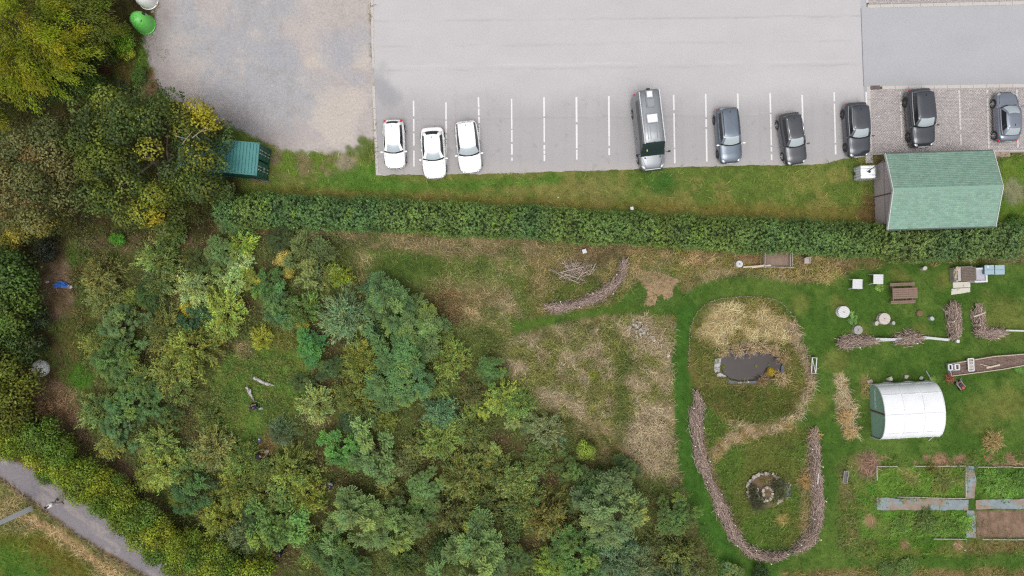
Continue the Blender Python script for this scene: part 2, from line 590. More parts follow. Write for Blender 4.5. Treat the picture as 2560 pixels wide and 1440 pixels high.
paint([(2439, 1166), (2760, 1166), (2760, 1246), (2439, 1244)], lc(84, 120, 44), 3, 4, c2=lc(98, 128, 52), dry=.05, mea=1.4, law=0, fine=4)
paint([(2439, 1277), (2760, 1273), (2760, 1345), (2439, 1345)], lc(150, 124, 106), 3, 4, c2=lc(136, 112, 94), mixn=fbm(GX * 4, GY, 30, 77, 3), dry=0, mea=0, law=0, fine=4)
paint([(2200, 1140), (2760, 1130), (2760, 1160), (2200, 1162)], lc(162, 130, 104), 6, 20, c2=lc(88, 112, 46), mixn=n2, lo=.42, hi=.55, dry=.1, mea=.5, law=.2)
paint([(2412, 1349), (2760, 1349), (2760, 1378), (2412, 1382)], lc(128, 116, 72), 4, 8, c2=lc(112, 112, 56), dry=.3, mea=.6)
paint([(2190, 1347), (2412, 1347), (2412, 1388), (2150, 1392)], lc(84, 122, 40), 5, 10, c2=lc(108, 118, 54), dry=.1, mea=1.1)
for q in [(2170, 1300, 16), (2260, 1360, 10), (2395, 1360, 12), (2345, 1150, 14)]:
    blob(q[0], q[1], q[2], lc(166, 130, 104), .9, mea=.1)
paint([(1960, 1424), (2300, 1420), (2760, 1428), (2760, 1640), (1900, 1640)], lc(116, 112, 60), 8, 20, c2=lc(134, 116, 76), dry=.5, mea=.9, law=0)
# verge between the car park and the hedge
paint([(560, 300), (690, 345), (800, 380), (935, 380), (942, 430), (1500, 425), (2060, 405), (2190, 390), (2190, 580), (1500, 540), (545, 500), (520, 400)], lc(104, 124, 54), 6, 12,
      c2=lc(132, 130, 70), mixn=n1 * .5 + n2 * .5, lo=.42, hi=.6, dry=.05, mea=.45, law=.8)
paint([(690, 360), (800, 380), (860, 390), (850, 440), (740, 445), (690, 430)], lc(136, 128, 88), 14, 40, c2=lc(104, 126, 50), mixn=n2, lo=.42, hi=.56, mea=.6)
blob(868, 405, 24, lc(160, 146, 126), .8, law=.1, mea=.2)
paint([(820, 440), (945, 395), (945, 450), (1400, 440), (1400, 462), (960, 480), (760, 470)], lc(86, 128, 46), 10, 24, a=.75, mea=.7)
blob(1650, 452, 42, lc(72, 112, 44), .95, squash=.75, law=1)
paint([(700, 470), (960, 482), (1500, 500), (2180, 520), (2180, 556), (1500, 520), (700, 490)], lc(128, 118, 58), 12, 24, a=.7)
blob(1500, 470, 60, lc(138, 132, 78), .6, squash=.5)
blob(2000, 450, 70, lc(122, 134, 62), .6, squash=.5)
blob(2172, 520, 26, lc(118, 94, 62), .8, squash=1.5)
blob(648, 410, 34, lc(112, 104, 58), .7)
blob(686, 400, 14, lc(122, 106, 92), .8)
paint([(2495, 395), (2760, 395), (2760, 600), (2490, 580)], lc(88, 124, 38), 8, 14, c2=lc(104, 126, 48), law=1, mea=.3, dry=0)
blob(2535, 480, 26, lc(150, 144, 118), .7)
# tree belt at the top left, and its floor
paint([(-200, -160), (380, -160), (372, 60), (350, 110), (395, 200), (440, 250), (560, 320), (600, 480), (540, 580), (120, 600), (-200, 620)], lc(82, 84, 40), 10, 40, c2=lc(68, 60, 36), dry=.05, mea=.8, law=0)
paint([(270, 80), (370, 90), (395, 200), (430, 250), (360, 260), (280, 190)], lc(92, 116, 44), 14, 40, c2=lc(98, 90, 48), mea=1.2)
blob(375, 215, 22, lc(136, 106, 84), .9, squash=1.2, mea=.1)
blob(265, 165, 18, lc(96, 68, 50), .8)
paint([(-200, 600), (90, 600), (80, 1020), (300, 1250), (500, 1440), (620, 1640), (480, 1640), (330, 1420), (100, 1230), (-200, 1100)], lc(66, 62, 36), 10, 30, dry=.05, mea=.5, law=0)
# lane, field edge
LANE = [(-200, 1040), (-40, 1120), (60, 1165), (200, 1250), (330, 1335), (450, 1430), (600, 1580), (660, 1640), (560, 1640), (372, 1442), (300, 1398), (200, 1338), (100, 1264), (0, 1192), (-60, 1160), (-200, 1090)]
paint([(-200, 1080), (-60, 1150), (0, 1188), (100, 1260), (200, 1335), (300, 1395), (372, 1440), (560, 1640), (-200, 1640)], lc(118, 118, 66), 5, 14, c2=lc(148, 134, 90), mixn=n4, dry=.7, mea=.9, law=0)
paint([(-200, 1330), (0, 1330), (100, 1325), (200, 1400), (280, 1480), (330, 1640), (-200, 1640)], lc(100, 108, 38), 14, 20, c2=lc(112, 104, 44), mixn=n1, dry=.1, mea=.9, law=.4)
blob(60, 1430, 80, lc(78, 118, 42), .9, squash=.6, law=.8, dry=0)
paint([(50, 1282), (90, 1290), (150, 1320), (230, 1380), (300, 1440), (340, 1500), (320, 1500), (270, 1440), (200, 1385), (130, 1335), (60, 1305)], lc(178, 150, 108), 6, 14, a=.95, dry=.7, mea=.2)
LANE_M = sstep(-3, 3, sdf(LANE, GX, GY) + warp2 * 8)
lane_col = lc(146, 140, 144) * (0.92 + .16 * n1[..., None])
lw = sstep(.56, .68, fbm(GX + GY * .6, (GY - GX * .62) * 3, 50, 45, 4)) * .6
lane_col = lane_col * (1 - lw[..., None]) + lc(176, 166, 160) * lw[..., None]
GC[:] = GC * (1 - LANE_M[..., None]) + lane_col * LANE_M[..., None]
# bare dirt rim of the lane
rim = np.exp(-((sdf(LANE, GX, GY) + 3 + warp2 * 10) / 5.0) ** 2) * .8
GC[:] = GC * (1 - rim[..., None]) + lc(122, 102, 86) * rim[..., None]
# the gravel lot
GRAV = [(398, -160), (392, 40), (356, 95), (372, 160), (410, 235), (500, 285), (590, 322), (690, 366), (800, 378), (905, 382), (925, 352), (938, 350), (940, 300), (926, -160)]
gd = sdf(GRAV, GX, GY) + warp * 18 + warp2 * 22
GRAV_M = sstep(-6, 8, gd)
sp = fbm(GX, GY, 200, 51, 5)
c_pink, c_blue, c_light = lc(199, 190, 186), lc(186, 185, 188), lc(208, 199, 194)
m1 = sstep(.42, .6, sp)[..., None]
gcol = c_blue * (1 - m1) + c_pink * m1
m2 = (sstep(.5, .75, fbm(GX, GY, 40, 52, 5, .7)) * .6)[..., None]
gcol = gcol * (1 - m2) + c_light * m2
m3 = sstep(.55, .75, fbm(GX, GY, 22, 53, 4))[..., None] * .22
gcol = gcol * (1 - m3) + lc(160, 150, 146) * m3
edge = sstep(95, 0, gd + (n1 - .5) * 90)[..., None] * .6 * sstep(800, 660, GX)[..., None]
gcol = gcol * (1 - edge) + (lc(150, 142, 142) * (.7 + .6 * n2[..., None])) * edge
for q in [(790, 150, 34, .7), (850, 285, 70, 1.1), (905, 145, 26, 1.5)]:
    pm = (sstep(1.15, .6, np.hypot((GX - q[0]), (GY - q[1]) / q[3]) / q[2] + warp * 1.4) * .75)[..., None]
    gcol = gcol * (1 - pm) + lc(214, 204, 194) * pm
for q in [(850, 115, 90, .7), (895, 195, 45, .5), (700, 130, 60, .6)]:
    pm = (sstep(1.15, .4, np.hypot((GX - q[0]), (GY - q[1]) / q[3]) / q[2] + warp * 1.4) * .5)[..., None]
    gcol = gcol * (1 - pm) + lc(178, 180, 189) * pm
speck = (n3 > .86)[..., None] * .2
gcol = gcol * (1 - speck) + lc(226, 222, 220) * speck
GC[:] = GC * (1 - GRAV_M[..., None]) + gcol * GRAV_M[..., None]
for q in [(905, 350, 10), (920, 362, 14), (930, 372, 16), (895, 372, 8), (870, 368, 8), (878, 382, 12), (912, 385, 18)]:
    blob(q[0], q[1], q[2], lc(100, 116, 52), .9, mea=.9)
hard = np.clip(LANE_M + GRAV_M * sstep(.2, .8, GRAV_M), 0, 1)
for arr in (dry_d, mea_d, law_d):
    arr *= (1 - hard)
for q in [(905, 350, 8), (920, 362, 12), (930, 372, 14), (878, 382, 10), (912, 385, 16)]:
    mea_d[np.hypot(GX - q[0], GY - q[1]) < q[2]] = .8
# hard-surfaced areas laid over the sheet
PARK = [(926, -160), (930, 100), (942, 437), (1200, 434), (1400, 429), (1560, 423), (1750, 416), (1830, 413), (2060, 410), (2100, 398), (2168, 388), (2760, 376), (2760, -160)]
pk = sdf(PARK, GX, GY)
for arr in (dry_d, mea_d, law_d):
    arr[pk > -2] = 0
# fine mottling of what is growing
veg = (1 - hard)[..., None]
mott = 1 + veg * ((n3 - .5) * .55 + (n2 - .5) * .35)[..., None]
GC *= mott
# pond basin
POND = [(1797, 905), (1800, 888), (1822, 870), (1850, 866), (1900, 872), (1940, 880), (1955, 900), (1960, 915), (1952, 934), (1930, 945), (1890, 953), (1850, 956), (1825, 950), (1806, 935)]
pd_ = sdf(POND, GX, GY)
GZ = np.where(pd_ > 0, -.5 * sstep(0, 14, pd_), 0.0)
pm = sstep(-2, 4, pd_)[..., None]
GC[:] = GC * (1 - pm) + lc(70, 62, 58) * pm
for arr in (dry_d, mea_d, law_d):
    arr[pd_ > -3] = 0
dry_d *= .45 + .8 * sstep(.34, .62, n4)
far = (GX < -210) | (GX > 2770) | (GY < -170) | (GY > 1610)
GC[far] = lc(104, 108, 56)
GC = np.clip(GC, 0.004, .8)

WX, WY = (GX - 1280) / PXM, (720 - GY) / PXM
V = np.stack([WX, WY, GZ], -1).reshape(-1, 3)
ii = (np.arange(ny_ - 1)[:, None] * nx_ + np.arange(nx_ - 1)[None, :])
Fq = np.stack([ii, ii + nx_, ii + nx_ + 1, ii + 1], -1)
fm_g = (GRAV_M[:-1, :-1] > .5)
fm_l = (LANE_M[:-1, :-1] > .5)


def sub_sheet(name, mask, m):
    F = Fq[mask].reshape(-1, 4)
    u, inv = np.unique(F, return_inverse=True)
    me = fast_mesh(name, V[u], inv.reshape(-1, 4), GC.reshape(-1, 3)[u], smooth=True)
    o = mesh_obj(name, me, m)
    return tag(o, kind='structure')


M_ground = mat('ground_cover', rough=.95, spec=.15, noise=.28, nscale=9.0, bump=.5, bscale=14, vcol=True)
M_gravel = mat('gravel', rough=.9, spec=.2, noise=.13, nscale=5.0, bump=.25, bscale=22, vcol=True)
sub_sheet('ground', ~(fm_g | fm_l), M_ground)
sub_sheet('gravel_lot', fm_g, M_gravel)
sub_sheet('lane', fm_l, M_gravel)


def ground_col(px, py):
    """colour of the sheet at photograph pixels (arrays)"""
    i = np.clip(np.searchsorted(gy, py) - 1, 0, ny_ - 1)
    j = np.clip(np.searchsorted(gx, px) - 1, 0, nx_ - 1)
    return GC[i, j]


# ------------------------------------------------------------------ car park, road, kerbs, markings
def ruled_sheet(name, top, bot, z, nu, nv, colfn, m, parent=None, ragged=0.0):
    """a sheet between two polylines given in photograph pixels"""
    def samp(line, t):
        line = np.array(line, float)
        d = np.concatenate([[0], np.cumsum(np.hypot(*np.diff(line, axis=0).T))])
        return np.stack([np.interp(t * d[-1], d, line[:, 0]), np.interp(t * d[-1], d, line[:, 1])], -1)
    t = np.linspace(0, 1, nu)
    a, b = samp(top, t), samp(bot, t)
    if ragged:
        b[:, 1] += (fbm(b[:, 0], b[:, 0] * 0, 26, 5, 5, .75) - .42) * ragged * 3.2
    s = np.linspace(0, 1, nv)[:, None, None]
    g = a[None] * (1 - s) + b[None] * s
    px, py = g[..., 0], g[..., 1]
    v = np.stack([(px - 1280) / PXM, (720 - py) / PXM, np.full(px.shape, z)], -1).reshape(-1, 3)
    k = (np.arange(nv - 1)[:, None] * nu + np.arange(nu - 1)[None, :])
    f = np.stack([k, k + nu, k + nu + 1, k + 1], -1).reshape(-1, 4)
    o = mesh_obj(name, fast_mesh(name, v, f, colfn(px, py).reshape(-1, 3), True), m, parent)
    return o


def park_col(px, py):
    a = fbm(px, py * 3.2, 160, 61, 5)
    b = fbm(px, py, 40, 62, 4)
    base = lc(210, 207, 209) * (0.95 + .1 * a + .06 * (b - .5))[..., None]
    lo = sstep(200, 300, py + (b - .5) * 60)[..., None]
    base = base * (1 - lo) + lc(191, 188, 189) * (0.94 + .12 * a)[..., None] * lo
    for yy, ww, st in [(54, 2, -.14), (116, 2, -.1), (166, 2.4, .08), (176, 2, -.12), (300, 2.2, -.08), (296, 2.5, .07)]:
        sl = yy - (px - 940) * .012
        k = np.exp(-((py - sl + (b - .5) * 6) / ww) ** 2) * sstep(.3, .6, fbm(px, py * .2, 90, int(yy), 3))
        base *= (1 + st * k)[..., None]
    # damp stain by the left kerb, and dust along the bottom edge
    st = sstep(1.2, .3, np.hypot((px - 960 - (py - 230) * .35) / 40, (py - 225) / 62) + (b - .5) * 1.6)[..., None] * .75
    base = base * (1 - st) + lc(170, 169, 172) * st
    ds = sstep(385, 425, py + (b - .5) * 30)[..., None] * .55
    base = base * (1 - ds) + lc(200, 193, 189) * ds
    ty = np.exp(-((np.abs((px - 1034) % 81 - 40) - 16) / 3.5) ** 2)[..., None] * (.16 * fbm(px, py * .3, 60, 66, 3))[..., None] * lo
    base = base * (1 - ty) + lc(150, 148, 150) * ty
    oil = sstep(.74, .82, fbm(px, py, 13, 64, 3))[..., None] * .25 * lo
    base = base * (1 - oil) + lc(130, 128, 130) * oil
    return base


def road_col(px, py):
    a = fbm(px, py * 2.5, 150, 71, 5)
    b = fbm(px, py, 34, 72, 4)
    c = lc(194, 194, 198) * (0.95 + .12 * a + .06 * (b - .5))[..., None]
    e = sstep(175, 215, py)[..., None] * .25
    return c * (1 - e) + lc(165, 164, 166) * e


M_asph = mat('asphalt', rough=.9, spec=.2, noise=.05, nscale=18, bump=.12, bscale=40, vcol=True)
M_seam = mat('asphalt_seam', C(140, 140, 146), rough=.9, noise=.3, nscale=3)
M_kerb = mat('kerb_concrete', C(214, 208, 203), rough=.9, noise=.06, nscale=8)
M_paint = mat('road_paint', C(252, 251, 250), rough=.7, noise=.05, nscale=20)
M_wornpaint = mat('worn_paint', C(224, 220, 216), rough=.8, noise=.12, nscale=12)

car_park = tag(ruled_sheet('car_park', [(927, -160), (2146, -160)], [(942, 437), (1200, 434), (1400, 429), (1560, 423), (1750, 416), (1830, 413), (2060, 410), (2100, 398), (2165, 388)], .012, 320, 150, colfn=park_col, m=M_asph, ragged=2.6), kind='structure')
road = tag(ruled_sheet('access_road', [(2152.4, 17), (2760, 6)], [(2159.4, 217), (2760, 209)], .012, 150, 56, road_col, M_asph), kind='structure')

tag(ruled_sheet('access_road', [(2146.3, -160), (2166, -160)], [(2152.3, 16.8), (2166, 16.5)], .012, 8, 40, road_col, M_asph), kind='structure')

tag(ruled_sheet('access_road', [(2159.3, 217.4), (2169, 217.2)], [(2165.2, 388), (2174, 388)], .012, 8, 40, road_col, M_asph), kind='structure')


def strip(mb, a, b, wpx, z, h=.004):
    """thin raised strip between two photograph pixels"""
    p, q = P(*a), P(*b)
    d = (q - p)
    c = (p + q) / 2
    mb.box((c.x, c.y, z + h / 2), (d.length, wpx / PXM, h), rz=math.atan2(d.y, d.x))
    return mb


strip(MB(), (2152, 20), (2159, 216), 2.0, .013).build('road_seam', M_seam, car_park)
# worn bay lines: each a few painted lengths
LINES = [(1034, 252, 1035, 416, 4, 3), (1115, 256, 1116, 412, 4, 3), (1196, 243, 1199, 350, 4, 3), (1279, 247, 1280, 402, 4, 2), (1360, 243, 1361, 403, 4, 2), (1441, 243, 1442, 399, 4.4, 1),
         (1522, 240, 1523, 388, 4.2, 1), (1603, 239, 1605, 392, 4.2, 1), (1684, 237, 1687, 408, 4.2, 1), (1764, 235, 1767, 404, 4.2, 1), (1844, 234, 1849, 390, 4.2, 1), (1925, 233, 1929, 400, 4, 2), (2005, 237, 2009, 376, 3.8, 2),
         (2085, 231, 2089, 386, 4, 1), (2165, 230, 2169, 330, 4, 0)]
for k, (x0, y0, x1, y1, wpx, gaps) in enumerate(LINES):
    rg = random.Random(100 + k)
    cuts = sorted(rg.uniform(.12, .92) for _ in range(gaps * 2))
    t0, mb = 0.0, MB()
    for c in cuts + [1.0]:
        g = rg.uniform(.008, .05)
        if c - t0 > .02:
            strip(mb, (x0 + (x1 - x0) * t0, y0 + (y1 - y0) * t0), (x0 + (x1 - x0) * c, y0 + (y1 - y0) * c), wpx * rg.uniform(.85, 1.05), .014)
        t0 = c + g
    mb.build('bay_line', M_paint, car_park)
# kerb stones
def kerb_run(a, b, wpx, n, z0, z1, parent, gaps=()):
    for i in range(n):
        if i in gaps:
            continue
        t0, t1 = i / n, (i + 1) / n
        p, q = P(a[0] + (b[0] - a[0]) * t0, a[1] + (b[1] - a[1]) * t0), P(a[0] + (b[0] - a[0]) * t1, a[1] + (b[1] - a[1]) * t1)
        d = q - p
        c = (p + q) / 2
        MB().box((c.x, c.y, (z0 + z1) / 2), (d.length - .012, wpx / PXM * rnd.uniform(.96, 1.02), z1 - z0 + rnd.uniform(-.004, .004)), rz=math.atan2(d.y, d.x), bevel=.015).build('kerb_stone', M_kerb, parent)


kerb_run((927, -120), (932, 95), 7, 8, -.05, .05, car_park, (0,))
kerb_run((931, 95), (934, 170), 6, 3, -.05, .04, car_park)
kerb_run((934, 215), (943, 438), 7, 8, -.05, .05, car_park)
kerb_run((943, 436), (955, 436), 5, 1, -.05, .05, car_park)
kerb_run((2168, 16), (2760, 3), 9, 18, -.05, .06, road)
kerb_run((2167, 8), (2166, -160), 8, 5, -.05, .06, road)
kerb_run((2205, 219), (2760, 211), 9, 17, -.05, .03, road)
kerb_run((2171, 216), (2176, 380), 9, 5, -.05, .025, road)
MB().box(P(2172, 393) + Vector((0, 0, .02)), (.55, .9, .05), rz=.03, bevel=.02).build('kerb_stone', M_kerb, road)
# drain
dr = empty('drain_grate', P(2188, 219), .02, 'dark slotted drain grate set in the pale kerb strip', 'drain')
MB().box((0, 0, .015), (.72, .3, .02)).build('grate_frame', mat('drain_dark', C(70, 62, 64), rough=.7), dr)
for i in range(8):
    MB().box((-.3 + i * .086, 0, .032), (.045, .25, .02)).build('bar', mat('drain_bar', C(140, 124, 124), rough=.7), dr)


# block paving
def pave(name, x0, y0, x1, y1, slope, parent_kind='structure'):
    mb_v, mb_f, mb_c = [], [], []
    rg = np.random.default_rng(5)
    nrow = int((y1 - y0) / 3.4)
    for r in range(nrow):
        yy = y0 + r * 3.4
        ncol = int((x1 - x0) / 6.8)
        for c in range(ncol):
            xx = x0 + c * 6.8 + (3.4 if r % 2 else 0)
            yv = yy - (xx - x0) * slope
            h = .014 + rg.random() * .008
            b = len(mb_v)
            a0, a1 = (xx + .2 - 1280) / PXM, (xx + 6.6 - 1280) / PXM
            b0, b1 = (720 - yv - .2) / PXM, (720 - yv - 3.2) / PXM
            mb_v += [(a0, b0, h), (a0, b1, h), (a1, b1, h), (a1, b0, h), (a0, b0, -.02), (a0, b1, -.02), (a1, b1, -.02), (a1, b0, -.02)]
            mb_f += [(b, b + 1, b + 2, b + 3), (b, b + 4, b + 5, b + 1), (b + 1, b + 5, b + 6, b + 2), (b + 2, b + 6, b + 7, b + 3), (b + 3, b + 7, b + 4, b)]
            k = .9 + .2 * rg.random()
            mb_c += [lc(206, 198, 196) * k] * 8
    o = mesh_obj(name, fast_mesh(name, mb_v, mb_f, np.array(mb_c)), mat('paving_block', rough=.9, spec=.2, noise=.12, nscale=1.2, vcol=True))
    return tag(o, kind='stuff')


MB().prism([tuple(P(*q)[:2]) for q in [(2175, 223), (2760, 216), (2760, 378), (2178, 386)]], -.05, .006).build('paving_bed', mat('joint_sand', C(188, 180, 176), rough=.95)).__setitem__('kind', 'structure')
MB().prism([tuple(P(*q)[:2]) for q in [(2172, -160), (2760, -160), (2760, -1), (2172, 10)]], -.05, .006).build('paving_bed', MATS['joint_sand']).__setitem__('kind', 'structure')
pave('paved_bays', 2177, 225, 2600, 384, .012)['label'] = 'grey concrete block paving of the bays by the shed'
pave('paved_bays', 2174, -100, 2600, 11, .018)
for a, b in [((2250, 230), (2254, 345)), ((2397, 226), (2402, 366)), ((2467, 225), (2471, 372)), ((2541, 224), (2544, 371)), ((2245, -60), (2244, 2)), ((2318, -60), (2318, 1)), ((2393, -60), (2393, 0)), ((2463, -60), (2463, 0)), ((2538, -60), (2538, -1))]:
    mb = MB()
    n = 14
    for i in range(n):
        t0, t1 = i / n, (i + .86) / n
        if rnd.random() < .08:
            continue
        strip(mb, (a[0] + (b[0] - a[0]) * t0, a[1] + (b[1] - a[1]) * t0), (a[0] + (b[0] - a[0]) * t1, a[1] + (b[1] - a[1]) * t1), 4.6, .034)
    mb.build('bay_line', M_wornpaint, road)
strip(MB(), (2178, 386), (2225, 384), 3, -.02, .06).build('kerb_edge', M_kerb, road)
strip(MB(), (2486, 378), (2760, 373), 2.4, -.02, .05).build('kerb_edge', M_kerb, road)
slab = MB()
slab.prism([tuple(P(*q)[:2]) for q in [(2486, 380), (2524, 378), (2525, 392), (2487, 394)]], -.03, .03)
tag(slab.build('doorstep_slab', mat('pink_slab', C(184, 160, 148), rough=.9, noise=.12, nscale=6)), 'pinkish concrete slab at the upper right corner of the shed', 'slab')

# water
pw = [P(*q, -.12) for q in POND]
cc = sum(pw, Vector()) / len(pw)
mb = MB()
ring = [cc + (p - cc) * 1.05 for p in smooth_line([p.xy for p in pw] + [pw[0].xy], 5)]
for p in ring:
    p.z = -.12
mb.add([cc] + ring, [(0, i, i + 1) for i in range(1, len(ring))])
M_water = mat('pond_water', C(66, 57, 54, 1.0), rough=.08, spec=.5, noise=.2, nscale=.8)
tag(mb.build('pond_water', M_water), kind='structure')

# ------------------------------------------------------------------ grass
def scatter(dens, n, seed):
    rg = np.random.default_rng(seed)
    px = rg.uniform(-180, 2740, n * 6)
    py = rg.uniform(-140, 1580, n * 6)
    i = np.clip(np.searchsorted(gy, py) - 1, 0, ny_ - 1)
    j = np.clip(np.searchsorted(gx, px) - 1, 0, nx_ - 1)
    keep = rg.random(n * 6) < dens[i, j] / 1.6
    return px[keep][:n], py[keep][:n]


def blades(name, dens, n, seed, hmin, hmax, wd, lean, bright, m, label, flow=1.0, clump=0.0, mul=(1, 1, 1)):
    px, py = scatter(dens, n, seed)
    n = len(px)
    rg = np.random.default_rng(seed + 1)
    if clump:
        # pull blades together into tussocks
        cell = 11.0
        cx_, cy_ = np.floor(px / cell), np.floor(py / cell)
        tx = (cx_ + _hash(cx_, cy_, seed)) * cell
        ty = (cy_ + _hash(cx_, cy_, seed + 5)) * cell
        k = rg.random(n) < clump
        sx, sy = px - tx, py - ty
        px = np.where(k, tx + sx * .45, px)
        py = np.where(k, ty + sy * .45, py)
    x, y = (px - 1280) / PXM, (720 - py) / PXM
    ang = fbm(px, py, 70, seed + 2, 3) * 4 * PI * flow + rg.normal(0, .75, n)
    if clump:
        out = np.arctan2(-(py - ty), px - tx)
        ang = np.where(k, out + rg.normal(0, .5, n), ang)
    h = rg.uniform(hmin, hmax, n)
    ln = np.clip(rg.normal(lean, .2, n), .1, 1.3)
    dx, dy = np.cos(ang), np.sin(ang)
    w_ = wd * rg.uniform(.7, 1.3, n)
    sx, sy = -dy * w_ / 2, dx * w_ / 2
    hm = h * .55
    mx, my, mz = x + dx * hm * np.sin(ln * .7), y + dy * hm * np.sin(ln * .7), hm * np.cos(ln * .7)
    tx_, ty_, tz_ = x + dx * h * np.sin(ln), y + dy * h * np.sin(ln), h * np.cos(ln) * .9
    vv = np.empty((n, 5, 3), np.float32)
    vv[:, 0] = np.stack([x - sx, y - sy, np.full(n, -.01)], -1)
    vv[:, 1] = np.stack([x + sx, y + sy, np.full(n, -.01)], -1)
    vv[:, 2] = np.stack([mx + sx, my + sy, mz], -1)
    vv[:, 3] = np.stack([mx - sx, my - sy, mz], -1)
    vv[:, 4] = np.stack([tx_, ty_, tz_], -1)
    b = np.arange(n)[:, None] * 5
    F = np.concatenate([b + np.array([[0, 1, 2]]), b + np.array([[0, 2, 3]]), b + np.array([[3, 2, 4]])], 0)
    c = ground_col(px, py) * (rg.uniform(bright[0], bright[1], n) * (.55 + .9 * fbm(px, py, 12, seed + 9, 3)))[:, None]
    hue = rg.normal(0, .06, n)
    c[:, 0] *= 1 + hue
    c[:, 2] *= 1 - hue
    c = c * np.array(mul)
    c = np.clip(np.repeat(c, 5, 0), .004, .7)
    o = mesh_obj(name, fast_mesh(name, vv.reshape(-1, 3), F, c), m)
    tag(o, label, kind='stuff')
    return o


M_blade = mat('grass_blade', rough=.85, spec=.2, vcol=True, trans=.25)
blades('dry_grass', dry_d, 120000, 21, .3, .75, .028, 1.1, (1.3, 3.2), M_blade, 'tall dry straw-coloured grass bent over in swirls', clump=.55, mul=(.97, .98, 1.12))
blades('meadow_grass', mea_d, 120000, 41, .12, .34, .028, .85, (1.1, 2.5), M_blade, 'rough green grass and weeds', clump=.4)
blades('lawn_grass', law_d, 60000, 61, .05, .11, .028, .8, (1.0, 1.8), M_blade, 'short mown grass of the walks and lawn')

# ------------------------------------------------------------------ foliage
M_leaf = mat('leaf', rough=.6, spec=.35, vcol=True, objcol=True, trans=.3)
M_bark = mat('bark', C(104, 92, 80), rough=.95, noise=.25, nscale=14)
M_twig = mat('twig', C(150, 130, 116), rough=.95, noise=.25, nscale=9)


def unit(v):
    return v / (np.linalg.norm(v, axis=-1, keepdims=True) + 1e-9)


def leaf_quads(p, a, nrm, L, Wd, col, droop=.25):
    """kite-shaped leaves: base p, axis a, face normal nrm"""
    a = unit(a)
    s = unit(np.cross(nrm, a))
    L = np.asarray(L).reshape(-1, 1) if np.ndim(L) else L
    Wd = np.asarray(Wd).reshape(-1, 1) if np.ndim(Wd) else Wd
    mid = p + a * L * .45
    tip = p + a * L
    tip[:, 2] -= (np.ravel(L) if np.ndim(L) else L) * droop
    n = len(p)
    v = np.empty((n, 4, 3), np.float32)
    v[:, 0], v[:, 1], v[:, 2], v[:, 3] = p, mid + s * Wd / 2, tip, mid - s * Wd / 2
    c = np.repeat(np.asarray(col, np.float32)[:, None, :], 4, 1)
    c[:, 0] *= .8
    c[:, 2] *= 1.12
    return v.reshape(-1, 3), np.arange(n * 4).reshape(-1, 4), c.reshape(-1, 3)


def sph(rg, n, up=-1.0):
    v = unit(rg.normal(size=(n * 3 + 20, 3)))
    return v[v[:, 2] > up][:n]


def limbs(rg, R, H, n, r0):
    mb = MB()
    top = H * .62
    mb.path([(0, 0, -.05), (rg.normal(0, .04) * R, rg.normal(0, .04) * R, H * .28), (rg.normal(0, .08) * R, rg.normal(0, .08) * R, top)], [r0, r0 * .75, r0 * .35], 7)
    for i in range(n):
        t = 2 * PI * (i + rg.random() * .7) / n
        z0 = H * rg.uniform(.12, .5)
        q_ = R * rg.uniform(.4, .66)
        e = Vector((math.cos(t) * q_, math.sin(t) * q_, H * rg.uniform(.5, .74)))
        m_ = Vector((e.x * .45, e.y * .45, z0 + (e.z - z0) * .55))
        mb.path([(0, 0, z0), m_, e], [r0 * .55, r0 * .35, r0 * .12], 5)
    return mb


def crown_sallow(rg, nsh=150, nl=28, wide=.038, long_=.14):
    """shoots fanning out from the middle, narrow leaves along them (unit radius, height ~1.7)"""
    d = sph(rg, nsh, -.05)
    reach = np.clip(rg.normal(.88, .2, nsh), .45, 1.4)
    lobes = unit(rg.normal(size=(5, 3)))
    reach *= .66 + .5 * np.max(d @ lobes.T, axis=1).clip(0, 1)
    t = rg.uniform(.38, 1.0, (nsh, nl)) ** .75
    end = d * reach[:, None] * np.array([1, 1, .95])
    base = np.zeros((nsh, 3))
    base[:, 2] = .55
    p = base[:, None] + (end[:, None] * t[..., None])
    p = p + rg.normal(0, .045, p.shape)
    p[..., 2] = np.maximum(p[..., 2], .06)
    ax = d[:, None] * .9 + rg.normal(0, .5, p.shape)
    nr = d[:, None] * .5 + np.array([0, 0, .9]) + rg.normal(0, .4, p.shape)
    sh = (rg.uniform(.6, 1.2, nsh) * (.75 + .5 * np.max(d @ lobes[:3].T, axis=1).clip(0, 1)))[:, None]
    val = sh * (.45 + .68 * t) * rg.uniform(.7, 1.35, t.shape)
    hue = rg.normal(0, .12, nsh)[:, None]
    col = np.stack([val * (1 + hue), val, val * (1 - hue)], -1)
    n = nsh * nl
    return leaf_quads(p.reshape(n, 3), ax.reshape(n, 3), nr.reshape(n, 3), rg.uniform(.7, 1.2, n) * long_, wide * rg.uniform(.7, 1.2, n), col.reshape(n, 3))


